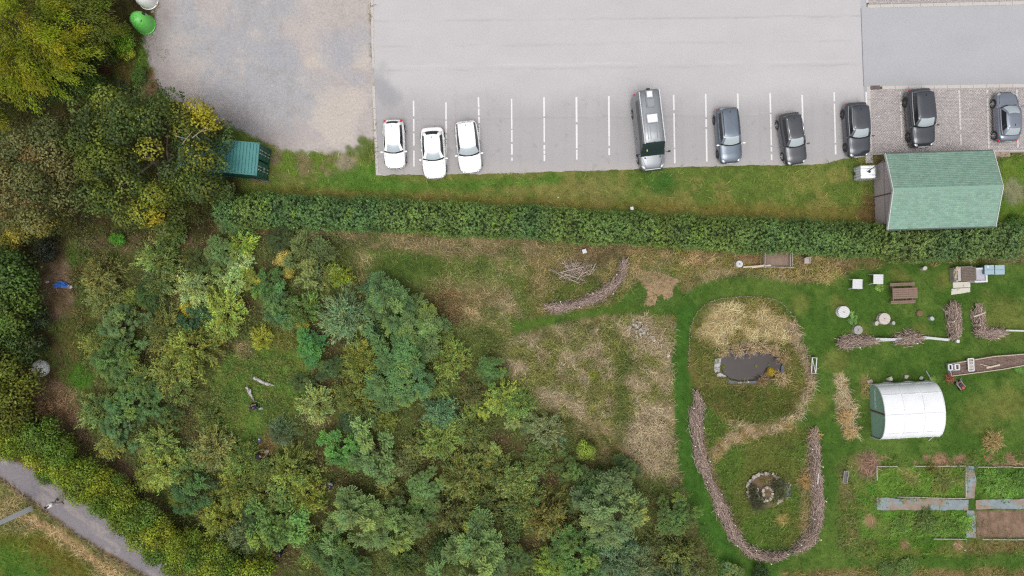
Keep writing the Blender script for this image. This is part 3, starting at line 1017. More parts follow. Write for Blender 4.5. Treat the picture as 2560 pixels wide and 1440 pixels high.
def crown_pinnate(rg, ncl=17, nfr=20, npair=6, fl=.34, ll=.085, lw=.042, tipy=0.0, spread=.34):
    """clusters of feathered fronds over a dome"""
    cd = sph(rg, ncl, .02)
    cr = np.clip(rg.normal(.68, .2, ncl), .35, 1.1)
    cc_ = cd * cr[:, None] * np.array([1, 1, .8]) + np.array([0, 0, .72])
    P_, A_, N_, L_, W_, Cc = [], [], [], [], [], []
    for k in range(ncl):
        d = sph(rg, nfr, -.15)
        d = unit(d + cd[k] * .35 + np.array([0, 0, .1]))
        st = cc_[k] + d * spread * .15 * rg.random((nfr, 1))
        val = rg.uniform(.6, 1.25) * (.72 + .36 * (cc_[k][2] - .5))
        hk_ = rg.normal(0, .1)
        yel = rg.random() < tipy
        f = np.linspace(.22, 1, npair)
        flen = fl * rg.uniform(.75, 1.2, nfr)
        dv = d[:, None] * f[None, :, None] * flen[:, None, None]
        dv[..., 2] -= (f ** 2)[None] * flen[:, None] * .28
        pos = st[:, None] + dv
        side = unit(np.cross(d, np.array([0, 0, 1.0])))
        for sg in (-1, 1):
            a = side[:, None] * sg + d[:, None] * .55 + np.zeros(pos.shape)
            P_.append(pos.reshape(-1, 3))
            A_.append(a.reshape(-1, 3))
            N_.append((np.array([0, 0, 1.0]) + rg.normal(0, .25, pos.shape) + d[:, None] * .3).reshape(-1, 3))
            m_ = pos.shape[0] * pos.shape[1]
            L_.append(rg.uniform(.8, 1.15, m_) * ll)
            W_.append(rg.uniform(.8, 1.1, m_) * lw)
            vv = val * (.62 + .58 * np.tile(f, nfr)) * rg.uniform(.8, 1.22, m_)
            c3 = np.stack([vv * (1 + hk_), vv, vv * (1 - hk_)], -1)
            if yel:
                c3 *= np.array([1.5, 1.18, .7])
            Cc.append(c3)
    return leaf_quads(np.concatenate(P_), np.concatenate(A_), np.concatenate(N_), np.concatenate(L_), np.concatenate(W_), np.concatenate(Cc))


def clump_leaves(rg, clumps, dens=46, ll=.16, lw=.105, fuzz=.22):
    """broad leaves over rounded clumps; clumps = (x, y, z, r, (r,g,b))"""
    P_, A_, N_, Cc = [], [], [], []
    for x, y, z, r, cl in clumps:
        n = max(20, int(4 * PI * r * r * dens * .8))
        d = sph(rg, n, -.45)
        n = len(d)
        rad = r * (1 + rg.normal(0, fuzz, n)).clip(.45, 1.35)
        lob = unit(rg.normal(size=(4, 3)))
        rad *= .8 + .3 * np.max(d @ lob.T, axis=1).clip(0, 1)
        P_.append(np.array([x, y, z]) + d * rad[:, None])
        tng = rg.normal(size=(n, 3))
        A_.append(unit(tng - d * np.sum(tng * d, 1, keepdims=True)) + d * .35)
        N_.append(d * .8 + np.array([0, 0, .45]) + rg.normal(0, .45, (n, 3)))
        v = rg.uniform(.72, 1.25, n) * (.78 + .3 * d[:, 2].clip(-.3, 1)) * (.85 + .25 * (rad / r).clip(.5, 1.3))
        Cc.append(np.array(cl)[None] * v[:, None])
    p = np.concatenate(P_)
    n = len(p)
    return leaf_quads(p, np.concatenate(A_), np.concatenate(N_), rg.uniform(.75, 1.2, n) * ll, rg.uniform(.75, 1.15, n) * lw, np.concatenate(Cc))


def dome_clumps(rg, R, Rz, zc, n, rmin, rmax, colfn, low=-.1):
    out = []
    d = sph(rg, n, low)
    for k in range(len(d)):
        f = rg.uniform(.55, .95)
        x, y, z = d[k] * f * np.array([R, R, Rz])
        out.append((x, y, zc + z, rg.uniform(rmin, rmax), colfn(rg, x, y)))
    return out


def to_mesh(name, vfc):
    v, f, c = vfc
    return fast_mesh(name, v, f, np.clip(c, 0, 4))


# prototypes shared by the young plantation (unit radius)
PROTO = {}
for k in range(4):
    rg = np.random.default_rng(300 + k)
    PROTO['sallow', k] = to_mesh('crown_sallow', crown_sallow(rg))
    PROTO['grey', k] = to_mesh('crown_grey', crown_sallow(rg, 150, 25, .03, .175))
    PROTO['robinia', k] = to_mesh('crown_robinia', crown_pinnate(rg, 27, 22, 6, .28, .072, .034, .04))
    PROTO['ash', k] = to_mesh('crown_ash', crown_pinnate(rg, 16, 16, 5, .37, .125, .052, .05, .4))
    PROTO['maple', k] = to_mesh('crown_maple', clump_leaves(rg, dome_clumps(rg, .82, .66, .9, 34, .16, .34,
                                                            lambda r, x, y: np.array([1.0, 1.0, 1.0]) * r.uniform(.5, 1.3) * np.array([r.uniform(.8, 1.12), 1, r.uniform(.7, 1.0)])), 190, .088, .056, .3))
    PROTO['broad', k] = to_mesh('crown_broad', clump_leaves(rg, dome_clumps(rg, .66, .6, .75, 18, .24, .36, lambda r, x, y: np.array([1.0, 1.0, 1.0]) * r.uniform(.75, 1.2)), 170, .1, .066))
    mb = limbs(rg, 1.0, 1.5, 7, .045)
    me = bpy.data.meshes.new('shrub_stems')
    me.from_pydata(mb.v, [], mb.f)
    me.materials.append(M_bark)
    PROTO['stem', k] = me
for me in PROTO.values():
    if not me.materials:
        me.materials.append(M_leaf)

LOOK = {'sallow': ('olive', 'sallow shrub'), 'grey': ('grey-green', 'narrow-leaved willow shrub'), 'robinia': ('blue-green', 'feathery-leaved young tree'),
        'ash': ('bright green', 'young ash-like tree'), 'maple': ('yellow-green', 'field maple tree'), 'broad': ('green', 'bush')}
TINT = {'sallow': (146, 150, 78), 'grey': (132, 148, 104), 'robinia': (104, 146, 104), 'ash': (104, 172, 68), 'maple': (150, 156, 52), 'broad': (92, 122, 60)}
LANDMARKS = [('the blue tarpaulin', 160, 712), ('the white heap by the tree belt', 103, 920), ('the pale forked log', 627, 980), ('the long pale log', 660, 955), ('the green container', 610, 400),
             ('the small white box below the oak', 462, 590), ('the person in white on the lane', 153, 1248), ('the person in black with a stick', 650, 1128), ('the striped-top person', 832, 1206),
             ('the person in navy at the bottom', 712, 1375), ('the brush pile', 1440, 680), ('the stone heap', 1605, 830), ('the mown walk', 1700, 1100), ('the lower ring hedge', 1800, 1300),
             ('the straw patch', 1640, 705), ('the bright lime sapling', 1466, 1125), ('the round dry tuft', 950, 710), ('the bare clearing edge', 800, 1040), ('the bottom edge', 1200, 1440), ('the bottom left lamp post', 70, 1275)]
SHRUBS = []


def shrub(px, py, r, kind, tint=None, hk=1.0, look=None, noun=None, cat=None, group='young trees and shrubs of the plantation'):
    SHRUBS.append((px, py, r, kind, tint, hk, look, noun, cat, group))


Y1, Y2 = (172, 172, 84), (200, 182, 70)
for q in [
    (395, 640, 50, 'sallow', (156, 164, 88)), (390, 702, 46, 'sallow', (128, 134, 76)), (245, 690, 50, 'sallow', (150, 138, 76)), (258, 745, 42, 'sallow', (134, 134, 76)),
    (372, 738, 36, 'robinia', (72, 112, 64)), (480, 722, 46, 'sallow', (186, 190, 122)), (572, 706, 38, 'sallow', (190, 200, 128)), (598, 655, 26, 'sallow', (206, 212, 150)), (600, 612, 36, 'sallow', (180, 190, 84)),
    (545, 632, 46, 'robinia', (108, 152, 110)), (624, 692, 28, 'ash', (142, 190, 70)), (565, 782, 52, 'sallow', (168, 172, 82)), (470, 770, 24, 'broad', (190, 180, 60)), (400, 820, 46, 'sallow', (128, 126, 66)),
    (340, 745, 32, 'sallow', (146, 148, 66)), (306, 812, 58, 'robinia', None), (290, 905, 64, 'robinia', (96, 142, 88)), (245, 860, 46, 'sallow', (148, 148, 74)), (480, 868, 58, 'sallow', (156, 154, 70)),
    (428, 930, 54, 'sallow', (146, 144, 74)), (368, 950, 44, 'sallow', None), (292, 600, 22, 'broad', (96, 160, 50)), (490, 660, 30, 'ash', (84, 122, 52)), (430, 590, 36, 'sallow', (110, 124, 66)),
    (480, 800, 36, 'ash', (62, 118, 62)), (590, 570, 34, 'robinia', (84, 124, 84)), (440, 985, 40, 'sallow', (124, 128, 66)), (530, 830, 40, 'sallow', (146, 150, 76)), (545, 720, 34, 'sallow', (136, 140, 70)),
    (770, 650, 58, 'ash', (112, 156, 78)), (703, 642, 30, 'broad', (206, 190, 100)), (722, 682, 20, 'broad', (190, 178, 84)), (800, 692, 36, 'sallow', (150, 146, 80)), (842, 692, 30, 'sallow', (160, 166, 54)),
    (675, 722, 36, 'ash', (92, 164, 74)), (702, 768, 46, 'ash', (90, 150, 74)), (760, 778, 46, 'sallow', (128, 146, 74)), (756, 806, 22, 'broad', (210, 200, 88)), (862, 790, 60, 'grey', None),
    (972, 762, 74, 'robinia', (100, 148, 108)), (1052, 822, 62, 'robinia', (118, 160, 110)), (1012, 882, 74, 'robinia', (92, 146, 100)), (1000, 962, 74, 'robinia', (100, 150, 108)), (772, 872, 46, 'ash', (80, 164, 72)),
    (822, 922, 36, 'robinia', (78, 118, 76)), (892, 892, 46, 'sallow', (152, 148, 66)), (908, 942, 46, 'sallow', (142, 142, 66)), (1122, 902, 44, 'sallow', (140, 146, 70)), (1112, 832, 26, 'sallow', None),
    (1222, 926, 34, 'robinia', (92, 142, 92)), (940, 720, 36, 'grey', (104, 132, 92)), (655, 846, 26, 'sallow', (176, 166, 62)), (700, 600, 40, 'robinia', (70, 98, 58)), (930, 835, 30, 'grey', (96, 112, 74)),
    (332, 1002, 58, 'robinia', (94, 142, 92)), (302, 1062, 52, 'robinia', (92, 140, 102)), (242, 1022, 46, 'sallow', (134, 146, 80)), (272, 1118, 40, 'sallow', (172, 166, 86)), (392, 1112, 46, 'sallow', (156, 162, 88)),
    (402, 1172, 50, 'sallow', (162, 164, 80)), (360, 1197, 30, 'sallow', (172, 168, 72)), (480, 1232, 46, 'ash', (74, 136, 64)), (442, 1252, 26, 'sallow', (156, 154, 66)), (530, 1132, 50, 'sallow', (146, 138, 80)),
    (600, 1142, 44, 'sallow', (142, 152, 72)), (592, 1226, 50, 'sallow', (142, 142, 62)), (546, 1300, 42, 'sallow', (160, 156, 66)), (602, 1350, 46, 'grey', (142, 150, 104)), (470, 1182, 46, 'sallow', (134, 146, 78)),
    (520, 1050, 34, 'sallow', (128, 134, 66)), (640, 1290, 36, 'robinia', (70, 110, 66)), (420, 1040, 36, 'robinia', (82, 120, 70)),
    (850, 1118, 50, 'ash', (96, 178, 70)), (930, 1118, 60, 'ash', (116, 178, 92)), (880, 1060, 32, 'robinia', (66, 106, 78)), (792, 1010, 46, 'sallow', (162, 164, 96)), (900, 1012, 44, 'sallow', (144, 144, 72)),
    (700, 1082, 40, 'grey', (110, 122, 86)), (722, 1182, 60, 'sallow', (150, 154, 72)), (762, 1242, 50, 'sallow', (150, 148, 66)), (662, 1242, 48, 'sallow', (150, 150, 76)), (652, 1182, 40, 'sallow', (138, 146, 74)),
    (700, 1312, 68, 'ash', (104, 172, 72)), (892, 1300, 82, 'robinia', (118, 160, 112)), (988, 1318, 74, 'robinia', (116, 158, 104)), (1062, 1226, 48, 'robinia', (106, 154, 106)), (1046, 1276, 46, 'robinia', (104, 150, 98)),
    (1188, 1392, 88, 'robinia', (112, 156, 106)), (850, 1402, 60, 'robinia', (82, 128, 76)), (782, 1372, 50, 'sallow', (128, 142, 72)), (1040, 1112, 34, 'sallow', (146, 142, 80)), (1102, 1102, 50, 'sallow', (142, 150, 76)),
    (1172, 1072, 46, 'sallow', (142, 146, 78)), (1195, 1032, 26, 'ash', (140, 196, 74)), (1226, 1136, 30, 'ash', (138, 186, 84)), (1152, 1192, 50, 'sallow', (130, 128, 66)), (1252, 1192, 50, 'sallow', (146, 148, 80)),
    (1202, 1272, 54, 'sallow', (122, 124, 62)), (1122, 1282, 46, 'sallow', (116, 112, 60)), (972, 1232, 36, 'sallow', (150, 142, 80)), (1002, 1152, 32, 'sallow', (150, 146, 90)), (1256, 1002, 40, 'sallow', (168, 176, 84)),
    (1102, 1032, 42, 'grey', (120, 146, 106)), (960, 1060, 32, 'sallow', (142, 142, 66)), (1292, 1012, 40, 'sallow', (150, 166, 84)), (1300, 1054, 30, 'ash', (124, 172, 92)), (1466, 1125, 33, 'broad', (150, 172, 70)),
    (1420, 1172, 32, 'robinia', (92, 130, 74)), (1372, 1082, 40, 'grey', (150, 148, 104)), (1302, 1262, 58, 'sallow', (134, 140, 74)), (1362, 1292, 56, 'sallow', (142, 128, 66)), (1292, 1202, 48, 'sallow', (140, 146, 82)),
    (1530, 1272, 94, 'robinia', (116, 156, 120)), (1482, 1222, 54, 'robinia', (94, 138, 96)), (1442, 1400, 76, 'robinia', (96, 146, 86)), (1542, 1392, 60, 'grey', (126, 148, 108)), (1592, 1422, 48, 'grey', (128, 134, 96)),
    (1690, 1292, 54, 'robinia', (92, 134, 82)), (1702, 1392, 52, 'sallow', (142, 142, 78)), (1382, 1412, 36, 'sallow', (148, 160, 66)), (1292, 1392, 42, 'robinia', (86, 126, 78)), (1642, 1362, 34, 'sallow', (118, 118, 70)),
    (1832, 1432, 30, 'robinia', (116, 152, 110)), (1560, 1180, 40, 'robinia', (84, 120, 78)), (1100, 1380, 44, 'broad', (72, 100, 48)), (1010, 1410, 50, 'sallow', (104, 116, 58)), (1280, 1320, 40, 'broad', (84, 104, 52)),
    (830, 1330, 36, 'broad', (82, 116, 52)), (1085, 960, 40, 'sallow', (140, 144, 72)), (1180, 985, 30, 'sallow', (124, 118, 70)), (1450, 1290, 36, 'sallow', (112, 110, 58)), (640, 1400, 40, 'sallow', (130, 134, 60)),
    (1230, 1330, 44, 'sallow', (112, 108, 60)), (860, 990, 34, 'sallow', (138, 140, 70)), (760, 960, 26, 'robinia', (78, 112, 66)), (1340, 1150, 34, 'sallow', (118, 128, 68)), (1700, 1450, 50, 'grey', (104, 110, 74)), (1900, 1440, 30, 'broad', (60, 84, 40)),
]:
    shrub(*q)

# roadside maples and the belt on the left
MAPLES = [(10, 1075, 50), (62, 1098, 46), (112, 1092, 44), (30, 1120, 40), (100, 1140, 44), (150, 1130, 44), (165, 1180, 46), (215, 1180, 46), (120, 1182, 30), (205, 1226, 40), (255, 1215, 42), (262, 1258, 42), (305, 1248, 40), (318, 1296, 44),
          (360, 1290, 42), (352, 1340, 40), (400, 1335, 44), (395, 1378, 38), (446, 1370, 44), (440, 1412, 40), (492, 1402, 44), (540, 1390, 44), (520, 1442, 46), (580, 1425, 44), (632, 1428, 44), (480, 1350, 34), (285, 1205, 30)]
for i, (x, y, r) in enumerate(MAPLES):
    t = [(168, 172, 58), (140, 152, 50), (126, 146, 58), (150, 158, 54), (176, 172, 52), (124, 146, 52)][i % 6]
    shrub(x, y, r * 1.05, 'maple', t, 1.35, group='field maples along the lane')
BELT = [(28, 690, 76, (112, 140, 62)), (34, 785, 72, (120, 142, 54)), (48, 872, 60, (98, 116, 54)), (30, 950, 74, (150, 150, 52)), (36, 1030, 60, (140, 140, 50)), (-40, 740, 70, (110, 126, 56)), (-50, 880, 80, (110, 126, 56)), (85, 800, 34, (76, 96, 56)),
        (95, 860, 26, (70, 90, 52)), (112, 625, 40, (44, 54, 34)), (20, 600, 44, (158, 156, 60))]
for x, y, r, t in BELT:
    t = (t[0] * .9, t[1] * .88, t[2] * .95)
    shrub(x, y, r, 'maple' if r > 50 or t[0] > 150 else 'broad', t, 1.3, group='trees of the belt on the left edge', noun='belt tree' if r > 40 else 'belt bush')


def place_label(px, py, used):
    best = sorted(LANDMARKS, key=lambda l: math.hypot(l[1] - px, l[2] - py))
    for rank in range(8):
        nm, lx, ly = best[rank]
        dx, dy = px - lx, py - ly
        a = math.degrees(math.atan2(-dy, dx)) % 360
        dirs = ['right of', 'above and right of', 'above', 'above and left of', 'left of', 'below and left of', 'below', 'below and right of']
        yield dirs[int((a + 22.5) // 45) % 8] + ' ' + nm


used_lab = {}
for i, (px, py, r, kind, tint, hk, look, noun, cat, group) in enumerate(SHRUBS):
    rr = r / PXM
    H = rr * 1.3 * hk
    base = P(px, py, H * .62)
    base.z = 0
    k = i % 4
    rr *= (1 - H * .6 / CAM_H)
    tt = tint or TINT[kind]
    if kind == 'robinia':
        tt = (tt[0] * .99, tt[1] * .9, tt[2] * .7)
    elif kind == 'maple':
        tt = (tt[0] * .88, tt[1] * .93, tt[2] * .93)
    elif kind == 'ash':
        tt = (tt[0] * 1.0, tt[1] * .82, tt[2] * .86)
    elif kind in ('sallow', 'grey'):
        tt = (tt[0] * .92, tt[1] * 1.0, tt[2] * .95)
    adj = look or LOOK[kind][0]
    if kind in ('sallow', 'broad') and tt[0] > 165:
        adj = 'pale yellow-green' if tt[2] < 95 else 'pale silvery green'
    elif kind == 'sallow' and tt[1] < 130:
        adj = 'brownish olive'
    elif kind in ('robinia', 'ash', 'broad') and tt[1] < 125:
        adj = 'dark green'
    size = 'small' if r < 34 else ('large' if r > 56 else 'mid-sized')
    nn = noun or LOOK[kind][1]
    lab = None
    for pl in place_label(px, py, used_lab):
        cand = f'{size} {adj} {nn} {pl}'
        if cand not in used_lab and len(cand.split()) <= 16:
            lab = cand
            break
    if lab is None:
        lab = f'{adj} {nn} at {px / 25.6:.1f}% across and {py / 14.4:.1f}% down the picture'
    used_lab[lab] = 1
    o = empty('young_tree' if kind in ('robinia', 'ash') else ('maple_tree' if kind == 'maple' else 'shrub'), base, rnd.uniform(0, 6.28), lab, 'tree' if kind in ('robinia', 'ash', 'maple') else 'shrub', group)
    sx = rr * rnd.uniform(.92, 1.25)
    o.scale = (sx, rr * rnd.uniform(.92, 1.2), rr * hk * rnd.uniform(.74, .92))
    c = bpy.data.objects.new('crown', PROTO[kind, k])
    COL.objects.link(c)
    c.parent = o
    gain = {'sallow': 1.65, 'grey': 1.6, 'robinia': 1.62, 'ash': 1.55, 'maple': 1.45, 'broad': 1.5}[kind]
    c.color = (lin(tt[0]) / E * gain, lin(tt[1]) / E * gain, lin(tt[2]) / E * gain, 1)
    s = bpy.data.objects.new('trunk', PROTO['stem', k])
    COL.objects.link(s)
    s.parent = o


# the large trees of the top left corner
def lcg(r, g, b, k=1.45):
    return np.array([lin(r), lin(g), lin(b)]) / E * k


def big_tree(name, label, px, py, z, R, Rz, n, rmin, rmax, colfn, seed, ll=.2, lw=.14, dens=34, extra=(), r0=.22):
    rg = np.random.default_rng(seed)
    c = P(px, py, z)
    o = empty(name, (c.x, c.y, 0), 0, label, 'tree')
    cl = dome_clumps(rg, R, Rz, z, n, rmin, rmax, colfn, -.25)
    for ex, ey, ez, er, ec in extra:
        p = P(ex, ey, ez)
        for k in range(7):
            cl.append((p.x - c.x + rg.normal(0, er * .45), p.y - c.y + rg.normal(0, er * .45), ez + rg.normal(0, er * .25), er * rg.uniform(.4, .62), lcg(*ec) * rg.uniform(.8, 1.15)))
    co = mesh_obj('crown', to_mesh('crown', clump_leaves(rg, cl, dens, ll, lw, .13)), M_leaf, o)
    mb = limbs(rg, R, z + Rz, 9, r0)
    mb.build('trunk', M_bark, o, True)
    return o


def oak_col(rg, x, y):
    t = rg.random()
    base = lcg(110, 124, 46) if t < .4 else (lcg(78, 98, 48) if t < .9 else lcg(140, 142, 42))
    return base * rg.uniform(.5, 1.3)


def rust_col(rg, x, y):
    t = rg.random()
    base = lcg(124, 124, 72) if t < .5 else (lcg(98, 108, 60) if t < .88 else lcg(132, 108, 62))
    return base * rg.uniform(.75, 1.15)


oak = big_tree('oak_tree', 'broad dark green oak with yellowing tips overhanging the green container', 372, 395, 4.6, 5.4, 2.6, 92, .6, 1.1, oak_col, 900,
               extra=[(492, 278, 5.2, .95, (172, 164, 46)), (515, 310, 5.0, .8, (164, 158, 44)), (385, 512, 5.2, 1.0, (196, 176, 52)), (345, 520, 4.6, .7, (200, 178, 48)), (545, 350, 3.6, .9, (88, 110, 58)), (560, 470, 3.2, .8, (96, 116, 60)), (300, 300, 5.6, .9, (128, 140, 50)),
                      (230, 270, 4.2, 1.0, (104, 120, 60)), (470, 440, 5.2, 1.0, (116, 132, 56)), (540, 400, 4.4, .7, (98, 118, 58))])
mb = MB()
o0 = oak.location
for a, b in [((480, 345), (515, 318)), ((500, 330), (528, 322)), ((490, 338), (500, 352)), ((455, 360), (480, 330)), ((440, 340), (470, 348))]:
    p, q = P(*a, 6.2) - o0, P(*b, 6.7) - o0
    mb.tube(p, q, .035, .012, 5)
mb.build('dead_branches', mat('bare_branch', C(176, 164, 140), rough=.9), oak)
rust = big_tree('rusty_tree', 'olive tree with rusty seed clusters at the left edge below the willow', 85, 445, 4.2, 4.3, 2.3, 70, .6, 1.0, rust_col, 901, .19, .12, 36,
                extra=[(90, 560, 3.4, 1.0, (150, 142, 66)), (40, 585, 3.2, .8, (176, 160, 60)), (150, 480, 4.5, .9, (124, 122, 66)), (180, 380, 4.2, .8, (110, 116, 60))])
rg = np.random.default_rng(77)


def willow(name, label, px, py, z, R, Rz, tint, seed, n=150):
    rg = np.random.default_rng(seed)
    c = P(px, py, z)
    o = empty(name, (c.x, c.y, 0), 0, label, 'tree')
    d = sph(rg, n, -.1)
    P_, A_, N_, Cc = [], [], [], []
    for k in range(len(d)):
        L = rg.uniform(.8, 1.7)
        st = d[k] * np.array([R, R, Rz]) * rg.uniform(.45, .85) + np.array([0, 0, z])
        dirv = unit(np.array([d[k][0], d[k][1], .1]) + rg.normal(0, .35, 3))
        m_ = 230
        t = rg.random(m_) ** .8
        spine = st + dirv * (t * L)[:, None]
        spine[:, 2] += t * .25 - t ** 2 * 1.0
        sub = rg.normal(0, .26, (m_, 3)) * (1 - .4 * t)[:, None]
        P_.append(spine + sub)
        A_.append(dirv * .9 + rg.normal(0, .35, (m_, 3)) + sub * 1.2)
        N_.append(np.array([0, 0, 1.0]) + rg.normal(0, .4, (m_, 3)))
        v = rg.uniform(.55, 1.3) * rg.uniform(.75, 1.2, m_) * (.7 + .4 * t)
        yel = rg.uniform(.75, 1.12)
        Cc.append(lcg(*tint)[None] * v[:, None] * np.array([yel, 1, .8]))
    p = np.concatenate(P_)
    m_ = len(p)
    vfc = leaf_quads(p, np.concatenate(A_), np.concatenate(N_), rg.uniform(.7, 1.2, m_) * .22, .055, np.concatenate(Cc))
    mesh_obj('crown', to_mesh('crown', vfc), M_leaf, o)
    limbs(rg, R, z + Rz, 8, .2).build('trunk', M_bark, o, True)
    return o


willow('willow_tree', 'yellow-green willow with long trailing shoots filling the top left corner', 70, 95, 4.5, 4.3, 2.6, (158, 162, 34), 501, 150)
willow('willow_tree', 'darker green willow between the corner willow and the green bottle bank', 190, 50, 3.6, 2.5, 2.2, (112, 122, 34), 502, 85)
willow('willow_tree', 'dark green low willow below the corner willow', 175, 178, 2.6, 1.8, 1.6, (78, 98, 36), 503, 50)
willow('willow_tree', 'yellow willow just outside the left edge at the top', -60, 220, 4.0, 3.0, 2.2, (150, 156, 36), 504, 70)
for q in [(305, 105, 40, 'broad', (120, 158, 44)), (315, 135, 24, 'broad', (168, 178, 60)), (300, 235, 42, 'sallow', (82, 96, 56)), (345, 185, 24, 'broad', (86, 118, 50))]:
    px, py, r, kind, t = q
    rr = r / PXM
    o = empty('shrub', P(px, py, .5).xy.to_3d(), rnd.uniform(0, 6), {305: 'bright green weedy bush below the green bottle bank', 315: 'small lime weed clump at the gravel edge', 300: 'dull green low bush above the oak', 345: 'small green bush on the bank by the gravel'}[px], 'shrub')
    o.scale = (rr, rr, rr * .8)
    c = bpy.data.objects.new('crown', PROTO[kind, 1])
    COL.objects.link(c)
    c.parent = o
    c.color = (*(lcg(*t, 1.6)), 1)
    s = bpy.data.objects.new('trunk', PROTO['stem', 1])
    COL.objects.link(s)
    s.parent = o


# the hedges
def hedge(name, label, line, halfw, h, nsh, tint, seed, lime=()):
    """a clipped hedge: thousands of short leafy shoots standing out of its top and sides"""
    rg = np.random.default_rng(seed)
    pts = np.array([tuple(p)[:2] for p in smooth_line(line, 10)])
    seg = np.hypot(*np.diff(pts, axis=0).T)
    cum = np.concatenate([[0], np.cumsum(seg)])
    Lt = cum[-1]
    o = empty(name, (*pts[0], 0), 0, label, 'hedge')
    s = rg.uniform(0, Lt, nsh)
    cx_, cy_ = np.interp(s, cum, pts[:, 0]), np.interp(s, cum, pts[:, 1])
    dx, dy = np.interp(s, cum[:-1], np.diff(pts[:, 0]) / seg), np.interp(s, cum[:-1], np.diff(pts[:, 1]) / seg)
    u = rg.uniform(-1, 1, nsh)
    hw = halfw * (.74 + .56 * fbm(s * 10, s * 0 + np.sign(u) * 50, 16, seed + 3, 4))
    lump = fbm(s * 10, u * 12, 10, seed, 3)
    side = rg.random(nsh) < .3
    z = h * (.8 + .3 * lump + .2 * fbm(s * 10, s * 0 + 3, 28, seed + 5, 3)) * (.55 + .45 * (1 - np.abs(u) ** 3))
    z = np.where(side, z * rg.uniform(.12, .95, nsh), z)
    uu = np.where(side, np.sign(u) * rg.uniform(.84, 1.0, nsh), u)
    base = np.stack([cx_ - dy * uu * hw - pts[0][0], cy_ + dx * uu * hw - pts[0][1], z], -1)
    d = np.stack([-dy * uu * .8, dx * uu * .8, np.where(side, .3, .85)], -1) + rg.normal(0, .38, (nsh, 3))
    d = unit(d)
    nl = 13
    t = np.linspace(0, 1, nl)[None, :] + rg.uniform(-.04, .04, (nsh, nl))
    ln = rg.uniform(.16, .36, nsh)
    p = base[:, None] + d[:, None] * (t * ln[:, None])[..., None] + rg.normal(0, .012, (nsh, nl, 3))
    ang = t * 15 + rg.uniform(0, 6.28, nsh)[:, None]
    a1 = unit(np.cross(d, np.array([.3, .2, 1.0])))
    a2 = np.cross(d, a1)
    rad = a1[:, None] * np.cos(ang)[..., None] + a2[:, None] * np.sin(ang)[..., None]
    ax = rad + d[:, None] * .5
    nr = d[:, None] * 1.0 - rad * .35 + np.array([0, 0, .35])
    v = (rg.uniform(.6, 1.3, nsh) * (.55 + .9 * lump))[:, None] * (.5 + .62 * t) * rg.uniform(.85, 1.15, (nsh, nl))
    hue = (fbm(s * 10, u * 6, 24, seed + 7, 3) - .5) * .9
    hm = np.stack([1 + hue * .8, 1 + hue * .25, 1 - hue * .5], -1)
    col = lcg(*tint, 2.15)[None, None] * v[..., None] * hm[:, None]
    for ls, lu, lr in lime:
        m_ = (np.hypot((s / Lt - ls) * Lt, (u - lu) * halfw) < lr * rg.uniform(.5, 1.1, nsh)) & (rg.random(nsh) < .5)
        col[m_] = lcg(136, 168, 66, 1.6)[None, None] * v[m_][..., None]
    n = nsh * nl
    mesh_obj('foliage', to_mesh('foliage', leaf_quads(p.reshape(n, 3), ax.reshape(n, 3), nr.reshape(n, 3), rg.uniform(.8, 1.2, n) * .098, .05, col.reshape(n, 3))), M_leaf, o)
    mb = MB()
    for k in range(int(Lt / .5)):
        q = (k + .5) * .5
        bx, by = np.interp(q, cum, pts[:, 0]) - pts[0][0], np.interp(q, cum, pts[:, 1]) - pts[0][1]
        for w_ in range(2):
            mb.tube((bx + rg.normal(0, .1), by + rg.normal(0, .1), -.05), (bx + rg.normal(0, .4), by + rg.normal(0, .4), h * .75), .025, .01, 4)
    mb.build('stems', M_bark, o)
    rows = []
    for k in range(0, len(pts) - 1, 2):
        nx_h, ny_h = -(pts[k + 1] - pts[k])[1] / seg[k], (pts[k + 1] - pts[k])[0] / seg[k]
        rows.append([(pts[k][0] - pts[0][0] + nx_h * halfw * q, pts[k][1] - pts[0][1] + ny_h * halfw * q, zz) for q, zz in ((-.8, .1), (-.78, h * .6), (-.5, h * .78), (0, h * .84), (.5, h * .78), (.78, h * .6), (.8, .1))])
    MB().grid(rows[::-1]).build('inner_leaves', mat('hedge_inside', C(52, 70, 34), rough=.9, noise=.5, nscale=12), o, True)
    return o


hl = [P(x, y, 1.2).xy for x, y in [(545, 522), (700, 528), (900, 536), (1100, 545), (1300, 556), (1500, 566), (1700, 578), (1900, 588), (2100, 598), (2200, 602)]]
hedge('clipped_hedge', 'long dark green clipped hedge running under the car park verge', hl, 1.1, 1.75, 13500, (98, 124, 64), 601,
      [(.075, .1, .55), (.12, -.2, .4), (.2, -.1, .4), (.42, -.2, .45), (.44, .2, .4), (.72, .0, .6), (.66, -.3, .4), (.37, 0, .35), (.55, -.3, .3)])
hl = [P(x, y, 1.3).xy for x, y in [(2195, 606), (2300, 608), (2420, 605), (2500, 600), (2545, 598)]]
hedge('clipped_hedge', 'shorter loose hedge behind the shed at the right', hl, 1.15, 1.9, 2900, (104, 126, 68), 602)
shrub_extra = [(2555, 600, 34, (126, 140, 60), 'olive bush at the right end of the hedge by the shed'), (2545, 555, 26, (92, 130, 48), 'green bush beside the lower right corner of the shed')]
for px, py, r, t, lab in shrub_extra:
    rr = r / PXM
    o = empty('shrub', P(px, py, .6).xy.to_3d(), 1.0, lab, 'shrub')
    o.scale = (rr, rr, rr)
    for nm_, me_ in (('crown', PROTO['sallow', 2]), ('trunk', PROTO['stem', 2])):
        c = bpy.data.objects.new(nm_, me_)
        COL.objects.link(c)
        c.parent = o
        c.color = (*(lcg(*t, 1.7)), 1)


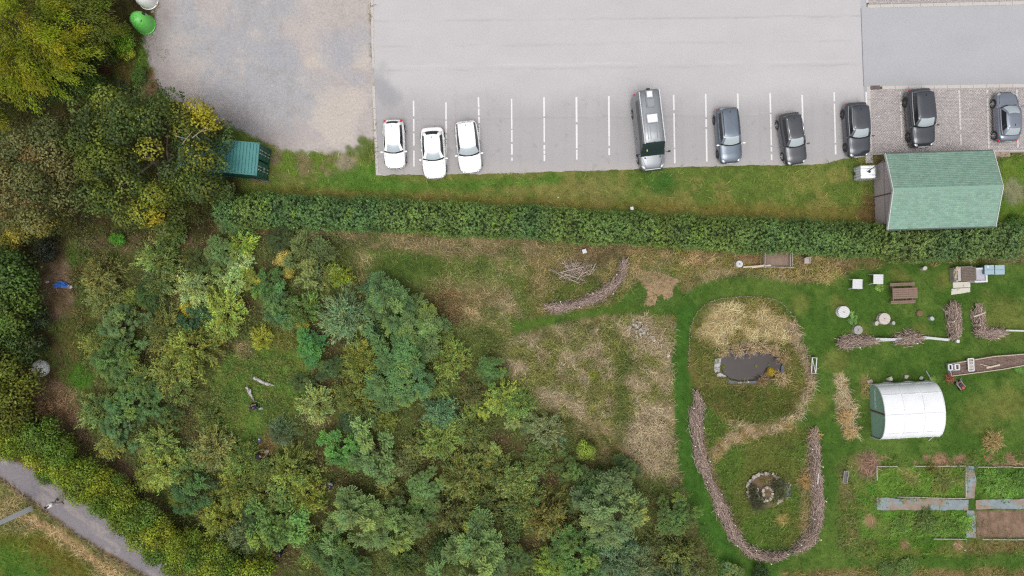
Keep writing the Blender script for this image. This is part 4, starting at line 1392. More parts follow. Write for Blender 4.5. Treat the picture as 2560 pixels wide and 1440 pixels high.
# tufts of loose blades (rushes, sedge, weeds)
def tuft(name, label, cat, px, py, r, h, n, cols, seed, group=None, wd=.022, flat=.5):
    rg = np.random.default_rng(seed)
    b = P(px, py)
    o = empty(name, b, 0, label, cat, group)
    ang = rg.uniform(0, 2 * PI, n)
    reach = r * rg.uniform(.2, .8, n)
    st = rg.normal(0, r * .28, (n, 2))
    ang = np.arctan2(st[:, 1], st[:, 0]) + rg.normal(0, .6, n)
    hh = h * rg.uniform(.5, 1.0, n)
    p0 = np.concatenate([st, np.full((n, 1), -.02)], 1)
    d2 = np.stack([np.cos(ang), np.sin(ang)], -1)
    mid = np.concatenate([st + d2 * reach[:, None] * .5, (hh)[:, None]], 1)
    tip = np.concatenate([st + d2 * reach[:, None], (hh * flat)[:, None]], 1)
    s = np.concatenate([np.stack([-d2[:, 1], d2[:, 0]], -1), np.zeros((n, 1))], 1) * wd / 2
    v = np.stack([p0 - s, p0 + s, mid + s, mid - s, tip], 1)
    k = np.arange(n)[:, None] * 5
    F = np.concatenate([k + np.array([[0, 1, 2]]), k + np.array([[0, 2, 3]]), k + np.array([[3, 2, 4]])])
    ci = rg.integers(0, len(cols), n)
    cl = np.array([lcg(*c, 1.7) for c in cols])[ci] * rg.uniform(.7, 1.25, n)[:, None]
    mesh_obj('blades', fast_mesh('blades', v.reshape(-1, 3), F, np.repeat(cl, 5, 0)), M_blade, o)
    return o


# low undergrowth among the young trees
def undergrowth(name, label, polys, ncl, seed):
    rg = np.random.default_rng(seed)
    bx = np.concatenate([np.array(q) for q in polys])
    px, py = rg.uniform(bx[:, 0].min(), bx[:, 0].max(), ncl * 5), rg.uniform(bx[:, 1].min(), bx[:, 1].max(), ncl * 5)
    ok = np.zeros(len(px), bool)
    for q in polys:
        ok |= sdf(q, px, py) > 0
    i = np.clip(np.searchsorted(gy, py) - 1, 0, ny_ - 1)
    j = np.clip(np.searchsorted(gx, px) - 1, 0, nx_ - 1)
    ok &= (rg.random(len(px)) < np.clip(mea_d[i, j] + .35, 0, 1)) & (fbm(px, py, 60, seed, 3) > rg.uniform(.22, .58, len(px)))
    px, py = px[ok][:ncl], py[ok][:ncl]
    n = len(px)
    nl = 20
    c = np.stack([(px - 1280) / PXM, (720 - py) / PXM, np.zeros(n)], -1)
    d = sph(rg, n * nl, .05)[:n * nl].reshape(n, nl, 3)
    hgt = rg.uniform(.3, 1.0, n)
    rad = rg.uniform(.28, .62, n)
    p = c[:, None] + d * np.stack([rad, rad, hgt], -1)[:, None] * rg.uniform(.5, 1.05, (n, nl, 1))
    base = ground_col(px, py)
    pal = np.array([lcg(112, 116, 60), lcg(96, 112, 56), lcg(126, 118, 72), lcg(86, 112, 62), lcg(104, 104, 58)])[rg.integers(0, 5, n)]
    cc2 = (base * 1.3 * .35 + pal * .78) * rg.uniform(.75, 1.3, n)[:, None]
    col = cc2[:, None] * rg.uniform(.65, 1.3, (n, nl, 1))
    ax = d * .9 + rg.normal(0, .5, d.shape)
    nr = d * .4 + np.array([0, 0, 1.0]) + rg.normal(0, .4, d.shape)
    m_ = n * nl
    me = to_mesh(name, leaf_quads(p.reshape(m_, 3), ax.reshape(m_, 3), nr.reshape(m_, 3), rg.uniform(.6, 1.3, m_) * .19, rg.uniform(.7, 1.3, m_) * .065, col.reshape(m_, 3)))
    o = mesh_obj(name, me, M_under)
    tag(o, label, kind='stuff')


M_under = mat('weed_leaf', rough=.7, spec=.3, vcol=True, trans=.25)
undergrowth('undergrowth', 'low mixed weeds and brambles between the young trees', [[(180, 600), (640, 590), (860, 600), (900, 700), (1040, 690), (1250, 860), (1300, 980), (1460, 1080), (1540, 1160), (1720, 1240), (1830, 1440), (1850, 1500), (560, 1500), (420, 1310), (220, 1120), (190, 900)],
            [(-100, 200), (560, 300), (560, 560), (120, 600), (-100, 600)]], 6200, 55)
undergrowth('verge_weeds', 'loose weeds in the rough meadow and verges', [[(880, 600), (1330, 640), (1560, 640), (1680, 800), (1680, 1200), (1500, 1150), (1260, 900), (1040, 700)], [(250, 60), (400, 90), (440, 260), (300, 260)], [(1750, 960), (2010, 960), (2040, 1330), (1930, 1380), (1800, 1250)], [(2090, 1130), (2700, 1130), (2700, 1400), (2100, 1400)]], 1100, 56)

# ------------------------------------------------------------------ vehicles
M_tyre = mat('tyre', (0.018, 0.018, 0.019, 1), rough=.85)
M_rim = mat('alloy_rim', (0.45, 0.45, 0.46, 1), rough=.35, metal=.8)
M_rimd = mat('dark_rim', (0.12, 0.12, 0.13, 1), rough=.4, metal=.7)
M_black = mat('black_trim', (0.016, 0.017, 0.018, 1), rough=.45)
M_chrome = mat('chrome', (0.75, 0.76, 0.78, 1), rough=.18, metal=1.0)
M_lamp = mat('headlamp_glass', (0.4, 0.42, 0.44, 1), rough=.1, metal=.4)
M_red = mat('tail_lamp_red', (0.5, 0.015, 0.03, 1), rough=.2)
M_plate = mat('number_plate', (0.7, 0.7, 0.66, 1), rough=.5)
M_screen = mat('windscreen_glass', (0.34, 0.39, 0.41, 1), rough=.14, metal=.15)  # pale sky reflection and haze are put into the base colour
M_glassd = mat('tinted_glass', (0.02, 0.024, 0.028, 1), rough=.05, spec=.6)
M_vanglass = mat('van_windscreen', (0.022, 0.036, 0.036, 1), rough=.05, spec=.6)
PAINT = {
    'white': mat('paint_white', (0.82, 0.82, 0.82, 1), rough=.25, coat=.6),
    'slate': mat('paint_slate', (0.115, 0.142, 0.18, 1), rough=.28, metal=.45, coat=.7),
    'black': mat('paint_black', (0.05, 0.053, 0.061, 1), rough=.24, metal=.35, coat=.9),
    'black2': mat('paint_jet', (0.046, 0.051, 0.062, 1), rough=.22, metal=.4, coat=.9),
    'grey': mat('paint_bluegrey', (0.19, 0.21, 0.26, 1), rough=.28, metal=.5, coat=.7),
    'silver': mat('paint_silver', (0.2, 0.215, 0.23, 1), rough=.36, metal=.4, coat=.5),
}


def interp(x, pts):
    return float(np.interp(x, [p[0] for p in pts], [p[1] for p in pts]))


def wheel(root, x, y, r, wd, rimm):
    s = 1 if y > 0 else -1
    t = MB()
    prof = [(r * .66, -wd / 2), (r * .93, -wd / 2), (r, -wd * .36), (r, wd * .36), (r * .93, wd / 2), (r * .66, wd / 2)]
    n = 20
    rows = []
    for rr, yy in prof:
        rows.append([(x + rr * math.cos(2 * PI * i / n), y + yy, r + rr * math.sin(2 * PI * i / n)) for i in range(n)])
    t.grid(rows, closed=True)
    w = t.build('wheel', M_tyre, root, True, angle=40)
    m_ = MB()
    yo = y + s * wd * .44
    m_.tube((x, y - s * wd * .2, r), (x, y + s * wd * .2, r), r * .68, r * .68, 18)
    m_.build('rim_barrel', M_black, w)
    sp = MB()
    for i in range(5):
        a = 2 * PI * i / 5 + .3
        c = (x + math.cos(a) * r * .34, yo, r + math.sin(a) * r * .34)
        sp.box(c, (r * .62, .02, r * .2), ry=-a)
    sp.tube((x, yo - s * .02, r), (x, yo + s * .015, r), r * .16, r * .12, 10)
    n = 20
    rows = [[(x + q * math.cos(2 * PI * i / n), yo + k, r + q * math.sin(2 * PI * i / n)) for i in range(n)] for q, k in ((r * .58, 0), (r * .6, s * .015), (r * .68, s * .01))]
    sp.grid(rows, closed=True)
    sp.build('rim', rimm, w)
    return w


def outline(xf, xr, wf, wr, bf, br, nf=8, ns=10):
    """closed loop: front edge left to right, right side, rear edge, left side"""
    pts = []
    for i in range(nf):
        t = -1 + 2 * i / nf
        pts.append((xf - bf * t * t, -wf * t))
    for i in range(ns):
        t = i / ns
        pts.append((xf - bf + (xr + br - xf + bf) * t, -(wf + (wr - wf) * t + .03 * math.sin(PI * t))))
    for i in range(nf):
        t = -1 + 2 * i / nf
        pts.append((xr + br * t * t, wr * t))
    for i in range(ns):
        t = i / ns
        pts.append((xr + br + (xf - bf - xr - br) * t, wr + (wf - wr) * t + .03 * math.sin(PI * t)))
    return pts


def car(name, label, loc, heading, L, W, H, paint, p):
    root = empty(name, (loc[0], loc[1], .012), heading, label, 'car', 'cars parked facing the garden')
    hw = W / 2
    pm = PAINT[paint]
    zb = p.get('belt', .95)
    sw, sr = p.get('ws', .29), p.get('rw', .06)          # windscreen base, rear glass base as shares of the length
    nose, tail = p.get('nose', .68), p.get('tail', .8)
    sta = [0, .012, .03, .06, .1, .16, .22, .29, .38, .5, .62, .74, .84, .9, .94, .97, .988, 1.0]
    rf, rb = p.get('rf', 1.0), p.get('rb', 1.0)
    pw = [(0, 1 - .42 * rf), (.012, 1 - .28 * rf), (.03, 1 - .17 * rf), (.06, 1 - .09 * rf), (.1, 1 - .045 * rf), (.16, .985), (.22, 1), (.74, 1), (.84, .985), (.9, 1 - .035 * rb), (.94, 1 - .075 * rb), (.97, 1 - .14 * rb), (.988, 1 - .23 * rb), (1, 1 - .36 * rb)]
    zt = [(0, nose - .14), (.012, nose - .06), (.03, nose), (.06, nose + .06), (.1, nose + .11), (.16, nose + .16), (.22, zb - .07), (sw, zb), (.5, zb), (.84, zb + .02), (.94, zb - .0), (.97, tail + .05), (.988, tail - .03), (1, tail - .14)]
    sec = [(.90, .0), (.97, .10), (1.0, .32), (1.0, .6), (.975, .8), (.93, .9), (.84, .96), (.62, .99), (.3, 1.0)]
    rows = []
    for s in sta:
        x = L / 2 - s * L
        w_, z_ = hw * interp(s, pw), interp(s, zt)
        bot = .2 if .03 < s < .97 else .28
        half = [(w_ * fy, bot + (z_ - bot) * fz + (.025 if fy < .7 else 0)) for fy, fz in sec]
        row = [(x, y, z) for y, z in half] + [(x, 0, z_ + .032)] + [(x, -y, z) for y, z in half[::-1]]
        rows.append(row)
    b = MB().grid(rows)
    n = len(rows[0])
    b.f.append(tuple(range(n - 1, -1, -1)))
    b.f.append(tuple((len(rows) - 1) * n + i for i in range(n)))
    b.f.append(tuple(k * n for k in range(len(rows))) + tuple(k * n + n - 1 for k in range(len(rows) - 1, -1, -1)))
    body = b.build('body', pm, root, True, angle=55)
    # greenhouse
    xf, xr = L / 2 - sw * L, -L / 2 + sr * L
    fl, rl = p.get('slope_f', .72), p.get('slope_r', .35)
    base = outline(xf, xr, hw * .9, hw * p.get('rbw', .84), p.get('bulge', .2), p.get('bulge_r', .1))
    top = outline(xf - fl, xr + rl, hw * p.get('rfw', .68), hw * p.get('rrw', .68), .1, .07)
    ts = [0, .17, .8, .93, 1.0]
    zr = H - .06
    ring = []
    for t in ts:
        q = t ** 1.12
        rr = []
        for (bx, by), (tx, ty) in zip(base, top):
            rr.append((bx + (tx - bx) * q, by + (ty - by) * t ** 1.25, zb - .01 + (zr - zb + .01) * math.sin(t * PI / 2) ** .92))
        ring.append(rr)
    nf, ns = 8, 10
    N = len(base)
    grp = {k: MB() for k in ('roof', 'windscreen', 'rear_window', 'side_window', 'side_window2', 'cowl')}
    for r in range(4):
        for j in range(N):
            j2 = (j + 1) % N
            quad = [ring[r][j], ring[r][j2], ring[r + 1][j2], ring[r + 1][j]]
            if j < nf:
                g = 'cowl' if r == 0 else ('windscreen' if 0 < j < nf - 1 or p.get('wide') else 'roof')
            elif j < nf + ns:
                k = j - nf
                g = 'side_window' if (r == 1 or (r == 0 and p.get('wide'))) and 0 <= k < ns - (0 if p.get('wide') else 1) else 'roof'
            elif j < 2 * nf + ns:
                k = j - nf - ns
                g = 'rear_window' if r in (1, 2) and 0 < k < nf - 1 else ('cowl' if r == 0 and p.get('darktail') else 'roof')
            else:
                k = j - 2 * nf - ns
                g = 'side_window2' if (r == 1 or (r == 0 and p.get('wide'))) and (0 if p.get('wide') else 1) <= k else 'roof'
            grp[g].add(quad, [(0, 1, 2, 3)])
    cx = (xf - fl + xr + rl) / 2
    prev = ring[-1]
    for sc_, dz in ((.93, .022), (.75, .045), (.45, .057), (.02, .06)):
        nxt = [(cx + (x - cx) * sc_, y * sc_, zr + dz) for x, y, z in ring[-1]]
        for j in range(N):
            j2 = (j + 1) % N
            grp['roof'].add([prev[j], prev[j2], nxt[j2], nxt[j]], [(0, 1, 2, 3)])
        prev = nxt
    # B pillars as dark posts on the side glass
    for g, m_ in (('roof', pm), ('windscreen', M_screen), ('rear_window', M_glassd if not p.get('pale_rear') else M_screen), ('side_window', M_glassd), ('side_window2', M_glassd), ('cowl', M_black)):
        mb = grp[g]
        nm = 'side_window' if g.startswith('side') else g
        # weld
        seen, vs, idx = {}, [], []
        for v in mb.v:
            k = (round(v[0], 4), round(v[1], 4), round(v[2], 4))
            if k not in seen:
                seen[k] = len(vs)
                vs.append(v)
            idx.append(seen[k])
        w2 = MB()
        w2.add(vs, [tuple(dict.fromkeys(idx[i] for i in f)) for f in mb.f])
        w2.f = [f for f in w2.f if len(f) >= 3]
        w2.build(nm, m_, root, True, angle=50)
    # wheels and arches
    wb, rw = p.get('wb', L * .62), p.get('r', .32)
    fo = p.get('fo', .2) * L
    for x in (L / 2 - fo, L / 2 - fo - wb):
        for s in (1, -1):
            mb = MB()
            n = 16
            rows = [[(x + q * math.cos(PI * i / n), s * yy, rw + .01 + q * math.sin(PI * i / n)) for i in range(n + 1)] for q, yy in ((rw * .4, hw * .985), (rw * 1.06, hw * 1.003), (rw * 1.17, hw * 1.008), (rw * 1.2, hw * .99))]
            mb.grid(rows)
            mb.build('wheel_arch', M_black, root)
            wheel(root, x, s * (hw - .085), rw, .2, M_rimd if p.get('darkrim') else M_rim)
    # lamps, grille, plates
    for s in (1, -1):
        MB().ball((L / 2 - p.get('hlx', .2), s * hw * .66, nose - .035), (.2, .15, .08), 12, M=Matrix.Rotation(-s * .5, 3, 'Z')).build('headlight', M_lamp, root, True)
        MB().ball((-L / 2 + .13, s * hw * .76, tail - p.get('tlz', .2)), (.11, .12, .13), 12).build('tail_light', M_red, root, True)
        mm = MB()
        xm = xf - .16
        mm.tube((xm, s * hw * .9, zb + .01), (xm, s * (hw + .06), zb + .04), .025, .02, 6)
        mm.ball((xm - .01, s * (hw + .11), zb + .07), (.07, .12, .075), 10)
        mm.build('mirror', PAINT[p['mirror']] if 'mirror' in p else pm, root, True)
        # door handles and sill
        hd = MB()
        for xx in (xf - .95, xf - 1.75):
            hd.box((xx, s * (hw + .004), zb - .16), (.16, .02, .025))
        hd.build('door_handle', M_chrome if p.get('chrome') else pm, root)
        if p.get('rails'):
            rl_ = MB()
            xa, xb = xf - fl - .1, xr + rl + .12
            yy = hw * p.get('rfw', .68) * .93
            rl_.path([(xa, s * yy, zr + .03), (xa - .12, s * yy, zr + .09), (xb + .12, s * yy, zr + .09), (xb, s * yy, zr + .03)], .022, 6)
            rl_.build('roof_rail', M_chrome if p['rails'] == 'chrome' else M_black, root, True)
        if p.get('window_chrome'):
            ch = MB()
            sgn = -s
            pts_b = [q for q in ring[1][nf:nf + ns + 1]] if s < 0 else [q for q in ring[1][2 * nf + ns:]] + [ring[1][0]]
            pts_t = [q for q in ring[2][nf:nf + ns + 1]] if s < 0 else [q for q in ring[2][2 * nf + ns:]] + [ring[2][0]]
            ch.path([Vector(q) + Vector((0, s * .012, 0)) for q in pts_b], .014, 5)
            if p['window_chrome'] == 2:
                ch.path([Vector(q) + Vector((0, s * .012, .0)) for q in pts_t], .012, 5)
            ch.build('window_trim', M_chrome, root)
        # bonnet shut line
        bl = MB()
        pts = []
        for q in (.04, .08, .14, .2, sw - .01):
            w_ = hw * interp(q, pw) * (.72 + .1 * q / sw)
            z_ = interp(q, zt)
            pts.append((L / 2 - q * L, s * w_, .2 + (z_ - .2) * .975 + .016))
        bl.path(pts, .008, 4)
        bl.build('bonnet_seam', M_black, root)
    g = MB().box((L / 2 - .012, 0, nose - .12), (.05, hw * .95, .1), bevel=.02)
    g.build('grille', M_chrome if p.get('chrome_grille') else M_black, root)
    MB().box((L / 2 + .012, 0, .42), (.015, .5, .11)).build('number_plate', M_plate, root)
    MB().box((-L / 2 - .005, 0, .62), (.015, .5, .11)).build('number_plate', M_plate, root)
    # wipers and aerial
    wp = MB()
    for y0, y1 in ((.1, .52), (-.42, .02)):
        wp.tube((xf - .02, y0 * hw * 1.5, zb + .035), (xf - .1, y1 * hw * 1.5, zb + .075), .012, .008, 4)
    wp.build('wiper', M_black, root)
    MB().ball((xr + rl + .22, 0, H - .0), (.09, .02, .05), 8).build('aerial', M_black, root, True)
    return root


def down(a):
    """heading of a car whose nose points down the picture, leaning a degrees to the right"""
    a = math.radians(a)
    return math.atan2(-math.cos(a), math.sin(a))


car('parked_car', 'small white hatchback with red tail lights, leftmost in the car park', (-9.08, 11.08), down(2.2), 3.72, 1.64, 1.5, 'white',
    dict(ws=.28, slope_f=.78, slope_r=.32, rw=.03, rfw=.6, rrw=.62, belt=.95, nose=.64, tail=.98, tlz=.06, rf=1.25, wb=2.4, fo=.19, r=.29, darktail=1))
car('parked_car', 'white hatchback with rear spoiler, second from the left, nose over the grass', (-6.05, 10.42), down(3.6), 3.95, 1.82, 1.42, 'white',
    dict(ws=.32, slope_f=.72, slope_r=.42, rw=.075, rfw=.58, rrw=.56, belt=.92, nose=.64, tail=.84, wb=2.5, fo=.2, r=.31, rf=1.4))
car('parked_car', 'white car with black window surround, third from the left', (-3.36, 10.86), down(6.4), 4.0, 1.78, 1.5, 'white',
    dict(ws=.3, slope_f=.72, slope_r=.16, rw=.03, rfw=.6, rrw=.62, belt=.95, nose=.68, tail=.96, wb=2.5, fo=.2, r=.31, wide=1, rf=1.4, darktail=1))
car('parked_car', 'slate blue estate with black roof rails and white mirrors, right of the camper van', (16.68, 11.78), down(5.6), 4.25, 1.8, 1.62, 'slate',
    dict(ws=.28, slope_f=.62, slope_r=.2, rw=.03, rfw=.69, rrw=.7, belt=1.02, nose=.8, tail=1.0, wb=2.62, fo=.19, r=.33, rails='black', darkrim=1, mirror='white', rf=.8))
car('parked_car', 'black crossover with silver roof rails, next to the slate estate', (21.62, 11.52), down(9.8), 3.98, 1.74, 1.58, 'black',
    dict(ws=.3, slope_f=.62, slope_r=.25, rw=.04, rfw=.68, rrw=.66, belt=1.0, nose=.78, tail=.95, wb=2.46, fo=.2, r=.32, rails='chrome', rf=.9))
car('parked_car', 'glossy black hatchback with chrome window line beside the paved bays', (26.62, 12.22), down(4.4), 4.2, 1.8, 1.5, 'black2',
    dict(ws=.31, slope_f=.66, slope_r=.3, rw=.05, rfw=.67, rrw=.66, belt=.95, nose=.74, tail=.9, wb=2.57, fo=.2, r=.33, darkrim=1, window_chrome=2, chrome_grille=1, rf=1.05))
car('parked_car', 'large black crossover parked above the shed on the paved bays', (31.5, 13.12), down(5.2), 4.5, 1.86, 1.66, 'black2',
    dict(ws=.3, slope_f=.64, slope_r=.3, rw=.05, rfw=.69, rrw=.66, belt=1.04, nose=.84, tail=.98, wb=2.66, fo=.205, r=.36, darkrim=1, window_chrome=1, chrome_grille=1, rf=1.0))
car('parked_car', 'rounded blue-grey two-door car facing the other way at the right edge', (38.22, 13.2), down(2.2) + PI, 3.82, 1.74, 1.46, 'grey',
    dict(ws=.27, slope_f=.74, slope_r=.55, rw=.09, rfw=.6, rrw=.55, belt=.9, nose=.66, tail=.74, wb=2.45, fo=.21, r=.32, rf=1.35, rb=1.45, pale_rear=1, window_chrome=1, bulge=.24))


def camper():
    L, W, H = 5.75, 1.98, 2.62
    hw = W / 2
    root = empty('camper_van', (10.5, 11.98, .012), down(6.8), 'grey high-roof camper van with roof windows in the middle of the car park', 'van')
    sta = [0, .01, .03, .07, .12, .17, .2, .235, .27, .31, .36, .45, .6, .75, .88, .95, .985, 1.0]
    zt = [(0, .8), (.01, .92), (.03, 1.0), (.07, 1.08), (.12, 1.16), (.17, 1.24), (.2, 1.5), (.27, 2.12), (.31, 2.4), (.36, 2.52), (.45, 2.6), (.88, 2.6), (.95, 2.55), (.985, 2.46), (1.0, 2.3)]
    pw = [(0, .66), (.01, .78), (.03, .87), (.07, .94), (.12, .98), (.17, 1.0), (.9, 1.0), (.97, .97), (1, .9)]
    up = [(0, .96), (.17, .92), (.2, .88), (.31, .82), (.45, .8), (1, .79)]      # how far the top edge leans in
    rows = []
    for s in sta:
        x = L / 2 - s * L
        w_, z_, u = hw * interp(s, pw), interp(s, zt), interp(s, up)
        half = [(w_ * .93, .22), (w_, .34), (w_, .7), (w_ * .995, 1.0 if z_ > 1.3 else z_ * .82), (w_ * (1 - (1 - u) * .35), max(1.3, z_ * .62) if z_ > 1.3 else z_ * .9),
                (w_ * (1 - (1 - u) * .75), z_ - .22 if z_ > 1.5 else z_ * .95), (w_ * u, z_ - .07), (w_ * u * .9, z_ - .015), (w_ * u * .5, z_ + .015)]
        rows.append([(x, y, z) for y, z in half] + [(x, 0, z_ + .025)] + [(x, -y, z) for y, z in half[::-1]])
    n = len(rows[0])
    grp = {'body': MB(), 'windscreen': MB(), 'side_window': MB(), 'side_window_r': MB(), 'rear_side_panel': MB()}
    for i in range(len(rows) - 1):
        for j in range(n - 1):
            quad = [rows[i][j], rows[i][j + 1], rows[i + 1][j + 1], rows[i + 1][j]]
            jj = min(j, n - 2 - j)
            s = (sta[i] + sta[i + 1]) / 2
            g = 'body'
            if .17 < s < .31 and jj >= 5:
                g = 'windscreen'
            elif (.2 < s < .34 or .36 < s < .6 or .62 < s < .86) and jj == 4:
                g = 'side_window' if j < n / 2 else 'side_window_r'
            grp[g].add(quad, [(0, 1, 2, 3)])
    grp['body'].add(rows[0], [tuple(range(n - 1, -1, -1))])
    grp['body'].add(rows[-1], [tuple(range(n))])
    for g, m_ in (('body', PAINT['silver']), ('windscreen', M_vanglass), ('side_window', M_glassd), ('side_window_r', M_glassd)):
        mb = grp[g]
        seen, vs, idx = {}, [], []
        for v in mb.v:
            k = tuple(round(c, 4) for c in v)
            if k not in seen:
                seen[k] = len(vs)
                vs.append(v)
            idx.append(seen[k])
        w2 = MB().add(vs, [tuple(idx[i] for i in f) for f in mb.f])
        w2.build(g.replace('_r', '') if g.endswith('_r') else g, m_, root, True, angle=45)
    for x in (L / 2 - .95, L / 2 - .95 - 3.55):
        for s in (1, -1):
            mb = MB()
            rows2 = [[(x + q * math.cos(PI * i / 14), s * yy, .36 + q * math.sin(PI * i / 14)) for i in range(15)] for q, yy in ((.14, hw * .99), (.4, hw * 1.003), (.44, hw * 1.006), (.45, hw * .99))]
            mb.grid(rows2)
            mb.build('wheel_arch', M_black, root)
            wheel(root, x, s * (hw - .09), .34, .22, M_rim)
    white = mat('awning_white', (0.5, 0.51, 0.52, 1), rough=.5)
    for s in (1, -1):
        r = MB().box((-.75, s * hw * .76, 2.63), (3.9, .07, .09), bevel=.02)
        r.build('roof_rail', white, root)
    sky_m = mat('skylight_dome', (0.62, 0.63, 0.66, 1), rough=.25)
    sky_d = mat('skylight_dark', (0.22, 0.235, 0.25, 1), rough=.25)
    frame = mat('skylight_frame', (0.2, 0.21, 0.22, 1), rough=.5)
    for x, l_, w_, m_ in ((-.62, .66, .82, sky_m), (-1.78, .62, .56, sky_d), (-2.42, .5, .46, sky_m)):
        f = MB().box((x, -.02, 2.655), (l_ + .08, w_ + .08, .07), bevel=.02).build('roof_window', frame, root)
        MB().box((x, -.02, 2.71), (l_ - .06, w_ - .06, .06), bevel=.03).build('dome', m_, f)
    # pressed ribs of the roof
    rb = MB()
    for y in (-.45, -.25, .25, .45):
        rb.box((.25, y, 2.628), (1.3, .03, .012))
    rb.build('roof_ribs', PAINT['silver'], root)
    for s in (1, -1):
        MB().ball((L / 2 - .26, s * hw * .74, .93), (.27, .14, .11), 12, M=Matrix.Rotation(-s * .55, 3, 'Z')).build('headlight', M_lamp, root, True)
        MB().box((-L / 2 + .03, s * hw * .86, 1.2), (.08, .12, .5)).build('tail_light', M_red, root)
        mm = MB().tube((L / 2 - 1.15, s * hw * .98, 1.45), (L / 2 - 1.1, s * (hw + .2), 1.5), .03, .03, 6)
        mm.box((L / 2 - 1.12, s * (hw + .24), 1.52), (.11, .16, .3), bevel=.04)
        mm.build('mirror', M_black, root)
        MB().box((L / 2 - .87, s * .42, 1.213), (.16, .42, .012), ry=.22).build('bonnet_vent', M_black, root)
        MB().box((.4, s * (hw + .004), .95), (.22, .02, .03)).build('door_handle', M_black, root)
        bl = MB().path([(L / 2 - .1, s * .5, 1.0), (L / 2 - .45, s * .66, 1.12), (L / 2 - .9, s * .78, 1.2)], .012, 4)
        bl.build('bonnet_seam', M_black, root)
    MB().box((L / 2 + .0, 0, .78), (.07, 1.2, .2), bevel=.03).build('grille', M_chrome, root)
    MB().box((L / 2 + .02, 0, .45), (.08, 1.7, .22), bevel=.05).build('bumper', M_black, root)
    seat = mat('van_seat', (0.3, 0.34, 0.32, 1), rough=.9)
    MB().ball((L / 2 - 1.75, 0, 2.6), (.05, .02, .06), 6).build('aerial', M_black, root)
    MB().box((-L / 2 - .05, 0, 2.3), (.08, .3, .1), bevel=.02).build('rear_camera', M_black, root)
    MB().box((L / 2 - 1.31, -.5, 1.86), (.2, .07, .012), ry=.94).build('yellow_card', mat('yellow_card', (0.7, 0.6, .03, 1), rough=.6), root)
    MB().box((-L / 2 - .012, 0, .8), (.015, .5, .11)).build('number_plate', M_plate, root)
    return root


camper()

# ------------------------------------------------------------------ bottle banks
def bottle_bank(px, py, colr, label, hole):
    o = empty('bottle_bank', P(px, py), .3, label, 'bottle bank')
    m_ = mat('bank_' + label.split()[0], colr, rough=.4, spec=.5)
    prof = [(.74, 0), (.78, .05), (.78, .12), (.73, .14), (.74, .3), (.735, .7), (.68, 1.05), (.58, 1.32), (.42, 1.52), (.22, 1.63), (.02, 1.66)]
    MB().lathe(prof, 32).build('shell', m_, o, True, angle=50)
    MB().lathe([(.13, 0), (.14, .03), (.1, .05)], 16, (0, 0, 1.63)).build('lifting_hook_boss', m_, o, True)
    for a in (.4, PI + .4):
        q = MB()
        q.tube((math.cos(a) * .5, math.sin(a) * .5, 1.22), (math.cos(a) * .64, math.sin(a) * .64, 1.3), .14, .14, 14)
        q.build('bottle_slot', M_black, o)
    return o


bb = bottle_bank(366, 63, (0.13, 0.5, 0.09, 1), 'green dome-shaped bottle bank at the edge of the gravel', 1)
MB().tube((.27, -.3, 1.46), (.29, -.32, 1.5), .09, .09, 14).build('round_port', M_black, bb)
lab = MB().box((.62, -.08, .98), (.012, .3, .38), ry=-.42)
lab.build('paper_notice', mat('notice', C(220, 205, 185), rough=.8, noise=.12, nscale=10), bb)
bottle_bank(373, 1, (0.74, 0.74, 0.73, 1), 'white dome-shaped bottle bank cut by the top edge', 0)
st = mesh_obj('loose_stone', stone_mesh('loose_stone', random.Random(3), .18, 16), mat('pale_stone', C(206, 192, 182), rough=.9, noise=.15, nscale=9))
st.location = P(382, 30) + Vector((0, 0, .08))
tag(st, 'small pale stone between the white and green bottle banks', 'stone')

